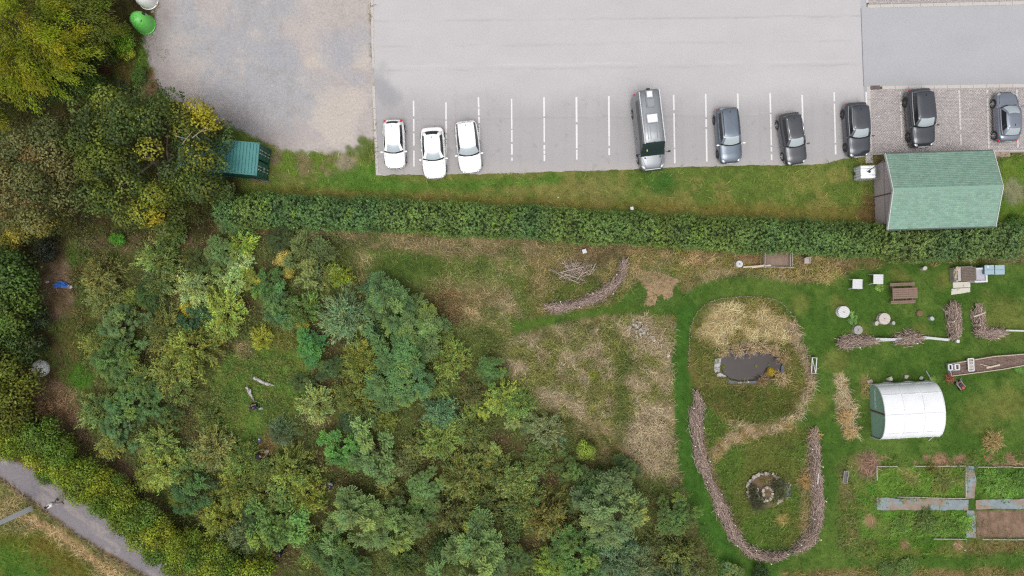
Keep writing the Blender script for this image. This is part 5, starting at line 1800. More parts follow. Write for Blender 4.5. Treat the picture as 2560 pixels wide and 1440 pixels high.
# ------------------------------------------------------------------ shipping container
def container():
    L, W, H = 6.06, 2.42, 2.55
    a = math.radians(-5.2)
    c = P(645, 398, H)
    u = Vector((math.cos(a), math.sin(a), 0))
    cen = c - u * L / 2
    o = empty('shipping_container', (cen.x, cen.y, 0), a, 'green ribbed shipping container half under the oak', 'container')
    g1 = mat('container_green', C(78, 150, 148), rough=.5, noise=.08, nscale=2.5)
    g2 = mat('container_dark_green', C(30, 96, 84), rough=.5, noise=.1, nscale=3)
    # corrugated roof and sides
    rows = []
    nr = 24
    prof = []
    for k in range(nr):
        x0 = -L / 2 + .1 + k * (L - .2) / nr
        w = (L - .2) / nr
        for f, dz in ((0, 0), (.6, 0), (.68, -.06), (.92, -.06)):
            prof.append((x0 + f * w, dz))
    prof.append((L / 2 - .1, 0))
    r = MB().grid([[(x, y, H + dz) for x, dz in prof] for y in (-W / 2 + .06, W / 2 - .06)][::-1])
    r.build('roof_panel', g1, o)
    for s in (1, -1):
        r = MB().grid([[(x, s * (W / 2 - .03 + dz), z) for x, dz in prof] for z in (.15, H - .08)])
        r.build('side_panel', g2, o)
        MB().box((0, s * (W / 2 - .03), H - .03), (L - .16, .07, .1)).build('top_rail', g1, o)
        MB().box((0, s * (W / 2 - .03), .09), (L - .16, .07, .16)).build('bottom_rail', g2, o)
    MB().box((-L / 2 + .05, 0, H / 2), (.06, W - .1, H - .2)).build('end_wall', g2, o)
    MB().box((L / 2 - .04, 0, H - .05), (.1, W - .1, .12)).build('door_header', g1, o)
    MB().box((0, 0, .12), (L - .1, W - .1, .1)).build('floor_frame', g2, o)
    for sx in (1, -1):
        for sy in (1, -1):
            MB().box((sx * (L / 2 - .06), sy * (W / 2 - .05), H / 2), (.1, .09, H - .3)).build('corner_post', g2, o)
            for z in (.09, H - .02):
                cst = MB().box((sx * (L / 2 - .07), sy * (W / 2 - .06), z), (.18, .16, .15)).build('corner_casting', g1 if z > 1 else g2, o)
                if z > 1:
                    MB().box((sx * (L / 2 - .07), sy * (W / 2 - .06), z + .076), (.1, .06, .006)).build('casting_hole', M_black, cst)
    for s in (1, -1):
        d = MB().box((L / 2 - .05, s * W / 4, H / 2), (.05, W / 2 - .1, H - .32)).build('door', g2, o)
        for k in range(3):
            MB().box((L / 2 - .02, s * W / 4, .55 + k * .68), (.03, W / 2 - .28, .36)).build('door_panel', mat('door_panel_green', C(44, 112, 98), rough=.5), d)
        for yy in (.18, .42):
            rod = MB().tube((L / 2 + .03, s * (W / 4 - .3 + yy), .2), (L / 2 + .03, s * (W / 4 - .3 + yy), H - .15), .022, .022, 6).build('lock_rod', mat('galvanised', C(190, 196, 192), rough=.45, metal=.3), d)
            for z in (.5, 1.2, 1.9, 2.3):
                MB().box((L / 2 + .035, s * (W / 4 - .3 + yy), z), (.05, .1, .12)).build('rod_bracket', MATS['galvanised'], rod)
    MB().box((L / 2 + .015, -.5, 1.2), (.02, .22, .3)).build('label_plate', mat('grey_label', C(170, 190, 180), rough=.6), o)
    return o


container()
pl = empty('pallet_stack', P(645, 452), -.1, 'dark pile of old timber between the container and the hedge', 'timber')
for i in range(6):
    MB().box((-.5 + i * .22, rnd.uniform(-.1, .1), .1 + .06 * (i % 3)), (.09, .9, .06), rz=rnd.uniform(-.2, .2) + 1.4).build('plank', mat('old_wood', C(120, 104, 92), rough=.95, noise=.2, nscale=8), pl)

# ------------------------------------------------------------------ shed
def shed():
    rot = math.radians(1.75)
    cen = Vector((32.0, 7.32, 0))
    o = empty('garden_shed', cen, rot, 'large timber shed with a pale green shingle roof', 'shed')
    L, W = 8.08, 5.66
    ov = .36
    ze, zr = 2.3, 3.2
    wl_, ww = L - 2 * ov, W - 2 * .5
    wood = mat('grey_cladding', C(206, 194, 194), rough=.9, noise=.14, nscale=4, stretch=(1, 1, 6))
    wood2 = mat('grey_cladding_dark', C(176, 164, 166), rough=.9, noise=.14, nscale=4)
    sl = (zr - ze) / (W / 2)
    # horizontal boards on both gables
    bh = .17
    for sx in (-1, 1):
        z = .05
        k = 0
        while z < zr - .2:
            zt = z + bh - .012
            half = ww / 2
            zw = zr - sl * half - .03
            h0 = half if z < zw else max(.05, (zr - .06 - z) / sl)
            h1 = half if zt < zw else max(.02, (zr - .06 - zt) / sl)
            x0, x1 = sx * (wl_ / 2), sx * (wl_ / 2 + .028)
            mb = MB()
            vs = [(x0, -h0, z), (x0, h0, z), (x0, h1, zt), (x0, -h1, zt), (x1, -h0, z), (x1, h0, z), (x1 - sx * .012, h1, zt), (x1 - sx * .012, -h1, zt)]
            mb.add(vs, [(0, 1, 2, 3), (4, 7, 6, 5), (0, 4, 5, 1), (1, 5, 6, 2), (2, 6, 7, 3), (3, 7, 4, 0)])
            mb.build('board', [wood, wood, wood2][(k * 7 + (sx > 0)) % 3] if rnd.random() > .3 else wood, o)
            z += bh
            k += 1
        # core behind the boards
        zw = zr - sl * (ww / 2) - .05
        x0, x1 = sx * (wl_ / 2 - .06), sx * (wl_ / 2 - .004)
        pr = [(-ww / 2 + .01, .0), (ww / 2 - .01, .0), (ww / 2 - .01, zw), (0, zr - .09), (-ww / 2 + .01, zw)]
        MB().add([(x0, y, z) for y, z in pr] + [(x1, y, z) for y, z in pr], [(4, 3, 2, 1, 0), (5, 6, 7, 8, 9)] + [(i, (i + 1) % 5, 5 + (i + 1) % 5, 5 + i) for i in range(5)]).build('gable_wall', wood2, o)
    for s in (1, -1):
        MB().box((0, s * (ww / 2 - .03), ze / 2 - .02), (wl_ - .13, .06, ze - .08)).build('side_wall', wood, o)
    MB().box((-wl_ / 2 - .05, -.12, 1.55), (.04, .06, 3.05)).build('gable_post', mat('dark_strip', C(80, 68, 66), rough=.8), o)
    # roof slopes with courses of shingles
    rg = np.random.default_rng(8)
    for s in (1, -1):
        sv, sf, sc_ = [], [], []
        ncs = 20
        slen = math.hypot(W / 2, zr - ze)
        for c in range(ncs):
            d0, d1 = c / ncs, (c + 1) / ncs
            nt = 24
            offs = .5 * (c % 2)
            for t in range(nt + 1):
                xa = max(-L / 2 + .03, -L / 2 + (t - offs) * L / nt)
                xb = min(L / 2 - .03, -L / 2 + (t + 1 - offs) * L / nt - .003)
                if xb - xa < .02:
                    continue
                lift0, lift1 = .012, .02
                b = len(sv)
                for x, d, lf in ((xa, d0, lift0), (xb, d0, lift0), (xb, d1, lift1), (xa, d1, lift1)):
                    sv.append((x, s * d * W / 2, zr - d * (zr - ze) + lf + .03))
                for x, d, lf in ((xa, d1, .0), (xb, d1, .0)):
                    sv.append((x, s * d * W / 2, zr - d * (zr - ze) + lf + .02))
                sf += [(b, b + 1, b + 2, b + 3), (b + 3, b + 2, b + 5, b + 4)] if s < 0 else [(b + 3, b + 2, b + 1, b), (b + 4, b + 5, b + 2, b + 3)]
                k = rg.uniform(.9, 1.1)
                sc_ += [np.array(C(150, 184, 166)[:3]) * k * np.array([rg.uniform(.94, 1.06), 1, rg.uniform(.95, 1.05)])] * 6
        sh = mesh_obj('shingles', fast_mesh('shingles', sv, sf, np.array(sc_)), mat('green_shingle', rough=.9, spec=.2, noise=.1, nscale=3, bump=.1, bscale=60, vcol=True), o)
        sh['kind'] = 'stuff'
        ang = math.atan2(zr - ze, W / 2)
        MB().box((0, s * W / 4, (zr + ze) / 2 - .02), (L - .06, slen - .02, .05), rx=-s * ang).build('roof_deck', wood2, o)
        for sx in (-1, 1):
            MB().box((sx * (L / 2), s * W / 4, (zr + ze) / 2 - .01), (.05, slen + .02, .2), rx=-s * ang).build('barge_board', mat('white_board', C(226, 226, 228), rough=.6, noise=.04, nscale=4), o)
        gut = MB().tube((-L / 2 + .02, s * (W / 2 + .04), ze - .02), (L / 2 - .02, s * (W / 2 + .04), ze - .02), .055, .055, 8)
        gut.build('gutter', mat('gutter_grey', C(96, 104, 104), rough=.6), o)
    MB().box((0, 0, zr + .058), (L - .05, .26, .02)).build('ridge_cap', mat('ridge_green', C(146, 182, 164), rough=.9, noise=.08, nscale=4), o)
    return o


sd = shed()
inv = Matrix.Rotation(-math.radians(1.75), 4, 'Z') @ Matrix.Translation(-sd.location)
dp = MB()
a, b = inv @ P(2211, 401, 2.2), inv @ P(2170, 428, 1.45)
dp.tube(a, b, .04, .04, 8)
dp.tube(b, b + Vector((0, 0, -.12)), .045, .045, 8)
dp.build('downpipe', mat('brown_pipe', C(104, 92, 92), rough=.6), sd)


def ibc():
    base = P(2160, 432, 0.0)
    base = Vector((27.25, 8.88, 0))
    o = empty('water_tank', base, math.radians(1.5), 'white caged water tank standing against the left end of the shed', 'tank')
    wh = mat('tank_plastic', (0.84, 0.86, 0.88, 1), rough=.4)
    MB().box((0, 0, .68), (1.12, .96, .98), bevel=.09).build('tank', wh, o, True, angle=40)
    MB().tube((.05, 0, 1.15), (.05, 0, 1.22), .1, .1, 14).build('filler_cap', M_black, o)
    for y in (-.44, 0, .44):
        MB().box((0, y, .05), (1.2, .12, .1)).build('pallet_runner', mat('pallet_grey', C(190, 188, 190), rough=.8), o)
    MB().box((0, 0, .13), (1.2, 1.0, .05)).build('pallet_deck', MATS['pallet_grey'], o)
    gal = MATS['galvanised']
    for z in (.25, .48, .72, .95, 1.12):
        MB().path([(-.59, -.5, z), (.59, -.5, z), (.59, .5, z), (-.59, .5, z), (-.59, -.5, z)], .014, 5).build('cage_hoop', gal, o)
    cb = MB()
    for k in range(6):
        for s in (1, -1):
            cb.tube((-.59 + k * .236, s * .51, .15), (-.59 + k * .236, s * .51, 1.14), .012, .012, 5)
            cb.tube((s * .6, -.5 + k * .2, .15), (s * .6, -.5 + k * .2, 1.14), .012, .012, 5)
    cb.build('cage_bars', gal, o)['kind'] = 'stuff'
    for y in (-.25, .25):
        MB().tube((-.6, y, 1.19), (.6, y, 1.19), .016, .016, 5).build('top_bar', gal, o)
    MB().box((-.63, 0, .26), (.12, .2, .14), bevel=.03).build('outlet_valve', M_black, o)
    return o


ibc()

# ------------------------------------------------------------------ polytunnel
def tunnel():
    rot = math.radians(3.0)
    o = empty('polytunnel', Vector((30.15, -9.42, 0)), rot, 'white plastic polytunnel with a green netted end on the lawn', 'polytunnel')
    L, W, Hs, Ht = 4.5, 4.15, .95, 2.3
    M_c = mat('tunnel_cover', (0.66, 0.675, 0.7, 1), rough=.5, spec=.3, noise=.05, nscale=1.5)
    M_pole = mat('tunnel_pole', C(226, 230, 236), rough=.5)

    def sec(t):
        # t 0..1 from one foot over the top to the other
        if t < .16:
            return (-W / 2 * (1 + .0 * t), Hs * t / .16)
        if t > .84:
            return (W / 2, Hs * (1 - t) / .16)
        a = PI * (t - .16) / .68
        return (-W / 2 * math.cos(a), Hs + (Ht - Hs) * math.sin(a) ** .9)
    nx, nt = 37, 41
    rows = []
    for i in range(nx):
        fx = i / (nx - 1)
        row = []
        for k in range(nt):
            t = k / (nt - 1)
            y, z = sec(t)
            ridge = abs(math.sin(PI * fx * 3))           # sag between hoops
            long_ = abs(math.sin(PI * min(1, max(0, (t - .16) / .68)) * 4))
            sag = .055 * ridge ** .7 * (.35 + .65 * long_ ** .7)
            n = Vector((0, y * .9, max(.05, z - .6))).normalized()
            skirt = .06 * math.sin(fx * 17 + k) * (1 if (k == 0 or k == nt - 1) else 0)
            row.append((-L / 2 + fx * L, y - n.y * sag + skirt, max(.0, z - n.z * sag)))
        rows.append(row)
    MB().grid(rows).build('cover', M_c, o, True)
    for i in range(4):
        x = -L / 2 + i * L / 3
        pts = [(x, *sec(k / 30)) for k in range(31)]
        pts = [(p[0], p[1] * 1.003, p[2] + .006) for p in pts]
        MB().path(pts, .03, 6).build('hoop', M_c if 0 < i else M_pole, o)
    for t in (.16, .33, .5, .67, .84):
        y, z = sec(t)
        MB().tube((-L / 2, y, z + .004), (L / 2, y, z + .004), .02, .02, 5).build('purlin', M_c, o)
    # end panels
    for sx, m_ in ((-1, mat('green_net', C(150, 192, 172), rough=.7, noise=.08, nscale=3)), (1, M_c)):
        x = sx * (L / 2 - .1 if sx < 0 else L / 2 - .02)
        pts = [(x, sec(k / 30)[0] * .96, sec(k / 30)[1] * .96) for k in range(31)]
        for half in (0, 1):
            seg = pts[:15] + [(x, -.07, .0)] if half == 0 else pts[16:] + [(x, .07, 0)]
            c = (x, (-.9 if half == 0 else .9), .9)
            q = MB()
            if half == 0:
                loop = pts[:15] + [(x, -.07, 2.15), (x, -.07, 0)]
            else:
                loop = [(x, .07, 0), (x, .07, 2.15)] + pts[16:]
            q.add(loop, [tuple(range(len(loop)))])
            q.build('end_panel', m_, o)
    MB().box((-L / 2 + .09, 0, 1.08), (.05, .1, 2.1)).build('door_post', mat('red_brown_post', C(120, 82, 72), rough=.9), o)
    for z in (.75, .9):
        MB().tube((-L / 2 + .07, .2, z), (-L / 2 + .07, 1.8, z * 1.0), .012, .012, 4).build('net_cord', M_pole, o)
    for p0, p1 in (((L / 2 + .02, W / 2 - .1, 1.0), (L / 2 + .08, W / 2 + .75, .05)), ((L / 2 - .1, -W / 2 + .1, 1.0), (L / 2 - .02, -W / 2 - .55, .05))):
        MB().tube(p0, p1, .03, .03, 6).build('stay_pole', M_pole, o)
    return o


tunnel()
M_stone = mat('pale_boulder', C(208, 200, 186), rough=.9, noise=.14, nscale=7)
for k, (x, y, s, cl, lab) in enumerate([(2172, 953, .26, (198, 178, 164), 'pinkish boulder at the upper left corner of the polytunnel'), (2222, 947, .26, (212, 208, 194), 'pale boulder on the polytunnel skirt, left of the middle'),
                                        (2264, 942, .22, (206, 192, 176), 'tan boulder on the polytunnel skirt near the middle'), (2301, 945, .18, (200, 196, 186), 'small grey boulder at the right of the polytunnel skirt')]):
    me = stone_mesh('boulder', random.Random(40 + k), s, 22, .7)
    b = mesh_obj('boulder', me, mat('boulder_%d' % k, C(*cl), rough=.9, noise=.15, nscale=7))
    b.location = P(x, y) + Vector((0, 0, s * .5))
    tag(b, lab, 'stone', 'boulders holding down the polytunnel')

# ------------------------------------------------------------------ garden furniture
M_white = mat('white_wood', C(236, 236, 240), rough=.7, noise=.05, nscale=5)
M_weath = mat('weathered_wood', C(196, 186, 178), rough=.9, noise=.12, nscale=7)
M_brown = mat('brown_plank', C(150, 122, 110), rough=.85, noise=.16, nscale=6, stretch=(.6, 6, 6))
M_pale = mat('pale_timber', C(222, 206, 186), rough=.85, noise=.1, nscale=7)


def drum_table(px, py, r, h, label, colr, planks=7):
    c = P(px, py, h)
    o = empty('cable_drum_table', (c.x, c.y, 0), rnd.uniform(0, .4), label, 'table', 'cable drum tables on the lawn')
    m_ = mat('drum_%d' % px, C(*colr), rough=.85, noise=.1, nscale=9)
    w = 2 * r / planks
    for zc, nm in ((h - .03, 'top_board'), (.03, 'bottom_board')):
        for k in range(planks):
            y0, y1 = -r + k * w + .006, -r + (k + 1) * w - .006
            pts = []
            ys = np.linspace(y0, y1, 5)
            right = [(math.sqrt(max(0, r * r - y * y)), y) for y in ys]
            left = [(-x, y) for x, y in right[::-1]]
            MB().prism(right + left, zc - .025 + rnd.uniform(0, .004), zc + .025 + rnd.uniform(-.004, .004)).build(nm, m_, o)
    MB().tube((0, 0, .05), (0, 0, h - .05), r * .4, r * .4, 16).build('core', mat('drum_core', C(110, 98, 88), rough=.95), o)
    MB().tube((0, 0, h - .02), (0, 0, h + .006), .045, .045, 10).build('centre_hole', M_black, o)
    return o


drum_table(2110, 780, .45, .42, 'round white cable drum table, left of the two large ones', (238, 236, 238))
drum_table(2212, 797, .44, .42, 'round white cable drum table with brown streaks between two stump stools', (226, 214, 206), 8)
drum_table(2146, 825, .34, .36, 'smaller grey cable drum table above the left brush heap', (186, 182, 180), 6)
drum_table(1849, 660, .26, .6, 'small white cable drum beside the compost bay under the hedge', (232, 234, 232), 5)
for px, py, r, lab, cl in [(2186, 808, .17, 'pale log stool left of the streaked drum table', (206, 202, 184)), (2228, 807, .15, 'grey log stool right of the streaked drum table', (186, 188, 180)), (2324, 796, .17, 'pale grey log stool alone on the lawn', (196, 204, 200)),
                           (2306, 671, .18, 'pale log stool near the hedge above the picnic table', (214, 210, 196))]:
    o = empty('log_stool', P(px, py), rnd.uniform(0, 3), lab, 'stool', 'log stools on the lawn')
    MB().lathe([(r * 1.04, 0), (r, .06), (r * .97, .3), (r * .93, .34)], 14, sx=1.1, sy=.92).build('log', mat('log_%d' % px, C(*[int(c * .85) for c in cl]), rough=.9, noise=.15, nscale=9), o, True, angle=40)
    MB().lathe([(r * .93, .341), (r * .9, .352)], 14, sx=1.1, sy=.92).build('cut_face', mat('cut_%d' % px, C(*cl), rough=.9, noise=.12, nscale=14), o)
o = empty('tree_stump', P(2298, 783), 0, 'low mossy brown stump between the drum tables and brush heaps', 'stump')
MB().lathe([(.3, 0), (.26, .08), (.22, .16), (.18, .17)], 14).build('stump', mat('mossy_stump', C(128, 110, 76), rough=.95, noise=.25, nscale=8), o, True)


def small_table(px, py, lab, m_):
    h = .68
    c = P(px, py, h)
    o = empty('garden_table', (c.x, c.y, 0), math.radians(-1), lab, 'table', 'small white garden tables')
    for k in range(5):
        MB().box((0, -.3 + k * .15, h - .015), (.76, .142, .03), bevel=.006).build('slat', m_, o)
    for sx in (1, -1):
        for sy in (1, -1):
            MB().tube((sx * .32, sy * .32, h - .03), (sx * .38, sy * .4, 0), .035, .03, 6).build('leg', m_, o)
    MB().box((0, 0, h - .06), (.66, .6, .05)).build('apron', m_, o)
    return o


small_table(2144, 710, 'square white slatted garden table, lower left of the pair', M_white)
small_table(2196, 698, 'square white garden table, upper right of the pair, nearer the picnic table', M_white)


def picnic():
    c = P(2262, 733, .7)
    o = empty('picnic_table', (c.x, c.y, 0), math.radians(2.2), 'brown wooden picnic table with fixed benches on the lawn', 'picnic table')
    for k in range(5):
        MB().box((0, -.33 + k * .165, .73), (1.92, .15, .04), bevel=.01).build('top_plank', M_brown, o)
    for s in (1, -1):
        for q in (0, 1):
            MB().box((0, s * (.62 + q * .13), .44), (1.92, .115, .04), bevel=.01).build('bench_plank', M_brown, o)
        for x in (-.75, .75):
            MB().tube((x, s * .2, .7), (x, s * .55, .0), .045, .045, 4).build('leg', M_brown, o)
    for x in (-.75, .75):
        MB().box((x, 0, .39), (.05, 1.45, .09)).build('cross_beam', M_brown, o)
        MB().box((x, 0, .68), (.05, .7, .07)).build('top_beam', M_brown, o)
    return o


picnic()


def kitchen():
    base = P(2402, 686)
    o = empty('outdoor_oven', base, math.radians(2.5), 'stone and timber outdoor kitchen with plank top near the hedge', 'outdoor kitchen')
    M_bl = mat('stone_block', C(206, 198, 192), rough=.9, noise=.1, nscale=8)
    MB().box((-.1, .05, .35), (1.15, 1.1, .7), bevel=.02).build('plinth', M_bl, o)
    for k in range(9):
        MB().box((.12, -.47 + k * .12, .74), (1.15, .105, .06), bevel=.01).build('plank', mat('plank_grey', C(126, 112, 100), rough=.95, noise=.25, nscale=5, stretch=(.6, 6, 6)), o)
    rg = random.Random(5)
    for k in range(9):
        me = stone_mesh('stone', rg, rg.uniform(.13, .19), 14, .8)
        s = mesh_obj('stone', me, mat('kitchen_stone_%d' % (k % 3), C(*[(206, 192, 160), (190, 176, 150), (214, 206, 200)][k % 3]), rough=.9, noise=.15, nscale=9), o)
        s.location = (-.78 + rg.uniform(-.08, .12), .5 - k * .125, .62 + rg.uniform(-.08, .1))
        s.parent = o
    MB().box((-.74, 0, .28), (.34, 1.1, .56), bevel=.03).build('stone_pier', mat('pier_stone', C(176, 164, 150), rough=.95, noise=.2, nscale=6), o)
    return o


kitchen()
for k, (poly, lab) in enumerate([([(2381, 706), (2424, 704), (2425, 718), (2382, 720)], 'pale concrete slab just below the outdoor kitchen'), ([(2378, 722), (2424, 719), (2424, 730), (2400, 734), (2377, 737)], 'lower pale concrete slab with a ragged end below the kitchen')]):
    tag(MB().prism([tuple(P(*q)[:2]) for q in poly], -.02, .06).build('concrete_slab', mat('pale_slab', C(226, 222, 208), rough=.9, noise=.06, nscale=6)), lab, 'slab')
bx = empty('cold_frame', P(2437, 688), math.radians(2.5), 'white framed cold frame box joined to the outdoor kitchen', 'cold frame')
for s in (1, -1):
    MB().box((s * .43, 0, .36), (.14, 1.14, .72), bevel=.01).build('side_board', M_white, bx)
    MB().box((0, s * .5, .36), (.72, .14, .72), bevel=.01).build('end_board', M_white, bx)
MB().box((0, 0, .6), (.74, .88, .02)).build('glass_pane', mat('frosted_pane', C(200, 200, 212), rough=.2), bx)
MB().tube((.4, .62, 0), (.4, .62, .95), .09, .09, 12).build('white_post', M_white, bx)
for k, (px, lab) in enumerate([(2473, 'pale blue water barrel with a flat lid, next to the cold frame'), (2499, 'pale blue water barrel with a flat lid, right of the other barrel')]):
    c = P(px, 674.5, .9)
    o = empty('water_barrel', (c.x, c.y, 0), .03, lab, 'barrel', 'pale blue water barrels')
    mbl = mat('barrel_blue', C(172, 200, 212), rough=.5, noise=.05, nscale=4)
    MB().box((0, 0, .44), (.7, .7, .88), bevel=.12, taper=1).build('barrel', mat('barrel_dark', C(88, 112, 124), rough=.5), o, True, angle=50)
    for s in (1, -1):
        MB().box((0, s * .185, .91), (.74, .36, .06), bevel=.04).build('lid', mbl, o)


def board(name, a, b, w, t, z0, z1, lab, cat, m_, roll=0.0, parts=1):
    p, q = P(*a, z0), P(*b, z1)
    d = q - p
    c = (p + q) / 2
    o = empty(name, (c.x, c.y, 0), math.atan2(d.y, d.x), lab, cat)
    ry = -math.asin(max(-1, min(1, d.z / d.length)))
    MB().box((0, 0, c.z), (d.length, w, t), rx=roll, ry=ry, bevel=.008).build('board', m_, o)
    return o


board('timber_rail', (1858, 668), (1928, 663), .12, .05, .35, .5, 'thin pale rail from the small drum along the compost bay', 'rail', M_pale)
board('white_board', (1880, 668), (1912, 664), .22, .03, .3, .45, 'pale board leaning on the rail of the compost bay', 'board', M_pale, .7)
cb = empty('compost_bay', P(1938, 647), math.radians(-1), 'grey timber compost bay under the hedge', 'compost bay')
M_comp = mat('compost', C(152, 130, 114), rough=.98, noise=.2, nscale=5, bump=.6, bscale=8)
rows = []
for i in range(13):
    rows.append([(-.95 + 1.9 * i / 12, -.62 + 1.24 * j / 8, .28 + .22 * math.sin(PI * i / 12) * math.sin(PI * j / 8) + rnd.uniform(-.05, .05)) for j in range(9)])
MB().grid(rows[::-1]).build('heap', M_comp, cb, True)
for y in (-.66, .66):
    for z in (.12, .3, .48):
        MB().box((0, y, z), (2.0, .04, .14)).build('board', M_weath, cb)
for x in (-.99, .99, 1.12):
    for z in (.12, .3, .48):
        MB().box((x, 0, z), (.04, 1.34, .14)).build('board', M_weath, cb)
for x in (-.98, 1.0, 1.14):
    for y in (-.68, .68):
        MB().box((x, y, .32), (.08, .08, .68)).build('post', M_pale, cb)
dirt = empty('soil_pit', P(1872, 648), 0, 'heap of reddish soil and straw between the small drum and the compost bay', 'soil heap')
rows = []
for i in range(15):
    rows.append([(-.85 + 1.7 * i / 14, -.55 + 1.1 * j / 8, .02 + .28 * math.sin(PI * i / 14) * math.sin(PI * j / 8) + rnd.uniform(-.04, .04)) for j in range(9)])
MB().grid(rows[::-1]).build('heap', mat('red_soil', C(142, 106, 78), rough=.98, noise=.35, nscale=5, bump=.7, bscale=9), dirt, True)
cr = empty('wooden_crate_chair', P(2011, 654), .06, 'small grey wooden chair standing under the hedge', 'chair')
MB().box((0, .05, .44), (.44, .44, .04), bevel=.01).build('seat', M_weath, cr)
for sx in (-.18, .18):
    for sy in (-.16, .24):
        MB().box((sx, sy, .21), (.05, .05, .42)).build('leg', M_weath, cr)
MB().box((0, .27, .68), (.46, .04, .36), rx=-.15).build('backrest', M_weath, cr)
for sx in (-.21, .21):
    MB().box((sx, .05, .62), (.05, .46, .03)).build('armrest', M_weath, cr)
fd = MB().tube((-.22, -.25, .02), (.2, -.75, .03), .025, .025, 5)
fd.build('fallen_strut', M_weath, cr)
for (px, py, s, lab) in [(1461, 628, .28, 'small white box beside the brush pile under the hedge'), (462, 591, .2, 'small white box on the leaf litter below the oak'), (2395, 853, .2, 'small white box at the right end of the leaning boards'),
                         (1580, 521, .2, 'pale crumpled paper box on the upper edge of the hedge')]:
    z = .35 if py != 521 else 1.0
    c = P(px, py, z)
    o = empty('bee_box', (c.x, c.y, 0), rnd.uniform(-.1, .3), lab, 'box')
    MB().box((0, 0, z - .14), (s, s, .26), bevel=.01).build('box', M_white, o)
    MB().box((0, 0, z + .005), (s + .04, s + .04, .03), bevel=.008).build('lid', M_white, o)
    MB().box((0, 0, (z - .27) / 2), (.06, .06, z - .27)).build('post', M_weath, o)
board('leaning_window', (2186, 848), (2256, 849), .3, .04, .35, .4, 'white board lying between the left and middle brush heaps', 'board', M_white, .9)
board('leaning_window', (2190, 853), (2254, 851), .05, .05, .2, .25, 'thin white batten below the white board by the brush heaps', 'batten', M_white)
board('leaning_board', (2304, 843), (2374, 850), .26, .03, .3, .22, 'white board leaning between the middle brush heap and the small box', 'board', M_white, .8)
board('leaning_board', (2514, 826), (2600, 828), .16, .04, .3, .3, 'white board at the right edge beside the corner brush heap', 'board', M_white, .8)
board('garden_stake', (2434, 792), (2464, 781), .09, .05, .62, .64, 'pale batten lying across the upper right brush heap', 'batten', M_pale)
board('garden_stake', (2375, 846), (2404, 839), .05, .04, .25, .3, 'thin stick below the tall brush heap', 'stick', M_pale)

# raised bed with old windows
def raised_bed():
    o = empty('raised_bed', P(2365, 925), 0, 'long raised bed edged with pale boards at the right edge', 'raised bed')
    b0 = o.location
    up = [(2364, 910), (2420, 900), (2480, 890), (2560, 884), (2700, 872)]
    lo = [(2372, 939), (2440, 930), (2500, 922), (2560, 911), (2700, 896)]
    for line in (up, lo):
        for k in range(len(line) - 1):
            p, q = P(*line[k]) - b0, P(*line[k + 1]) - b0
            d = q - p
            c = (p + q) / 2
            MB().box((c.x, c.y, .16), (d.length, .05, .36), rz=math.atan2(d.y, d.x)).build('edge_board', M_pale, o)
    p, q = P(2365, 911) - b0, P(2373, 940) - b0
    c = (p + q) / 2
    MB().box((c.x, c.y, .16), ((q - p).length, .05, .36), rz=math.atan2((q - p).y, (q - p).x)).build('edge_board', mat('grey_board', C(176, 184, 196), rough=.8), o)
    rows = []
    for k in range(60):
        t = k / 59
        a = np.array([np.interp(t, [0, .16, .34, .58, 1], [u[i] for u in up]) for i in (0, 1)])
        bb_ = np.array([np.interp(t, [0, .16, .34, .58, 1], [u[i] for u in lo]) for i in (0, 1)])
        rows.append([tuple(P(*(a + (bb_ - a) * s)) - b0 + Vector((0, 0, .2 + rnd.uniform(-.05, .06)))) for s in np.linspace(.03, .97, 9)])
    MB().grid(rows).build('soil', mat('bed_soil', C(132, 110, 100), rough=.98, noise=.35, nscale=7, bump=.6, bscale=12), o)
    return o


raised_bed()


def window_frame(px, py, lx, ly, rz, lab, cells, slats=False):
    c = P(px, py, .45)
    o = empty('old_window', (c.x, c.y, 0), rz, lab, 'window frame', 'old white frames lying on the raised bed')
    for s in (1, -1):
        MB().box((s * lx / 2, 0, .42), (.08, ly, .05)).build('stile', M_white, o)
        MB().box((0, s * ly / 2, .425), (lx, .08, .05)).build('rail', M_white, o)
    for k in range(1, cells):
        MB().box((-lx / 2 + k * lx / cells, 0, .42), (.05, ly, .04)).build('glazing_bar', M_white, o)
    if slats:
        for k in range(7):
            MB().box((lx * .22 - k * .085 - .0, 0, .4), (.06, ly - .06, .02)).build('slat', M_pale, o)
    for sx in (1, -1):
        MB().box((sx * lx * .4, 0, .3), (.05, ly * .9, .2)).build('support', M_weath, o)
    return o


window_frame(2380, 918, .5, .42, .08, 'white window frame at the left end of the raised bed', 2)
window_frame(2390, 918, .55, .42, .08, 'second white window frame overlapping the first on the raised bed', 2)
window_frame(2428, 912, .95, .42, 1.62, 'white slatted frame laid across the raised bed', 4, True)
board('split_pole', (2466, 920), (2500, 912), .12, .04, .3, .32, 'split pale pole lying along the raised bed', 'pole', M_pale)
board('split_pole', (2450, 910), (2478, 918), .05, .04, .3, .3, 'thin pale stick on the raised bed near the split pole', 'stick', M_pale)

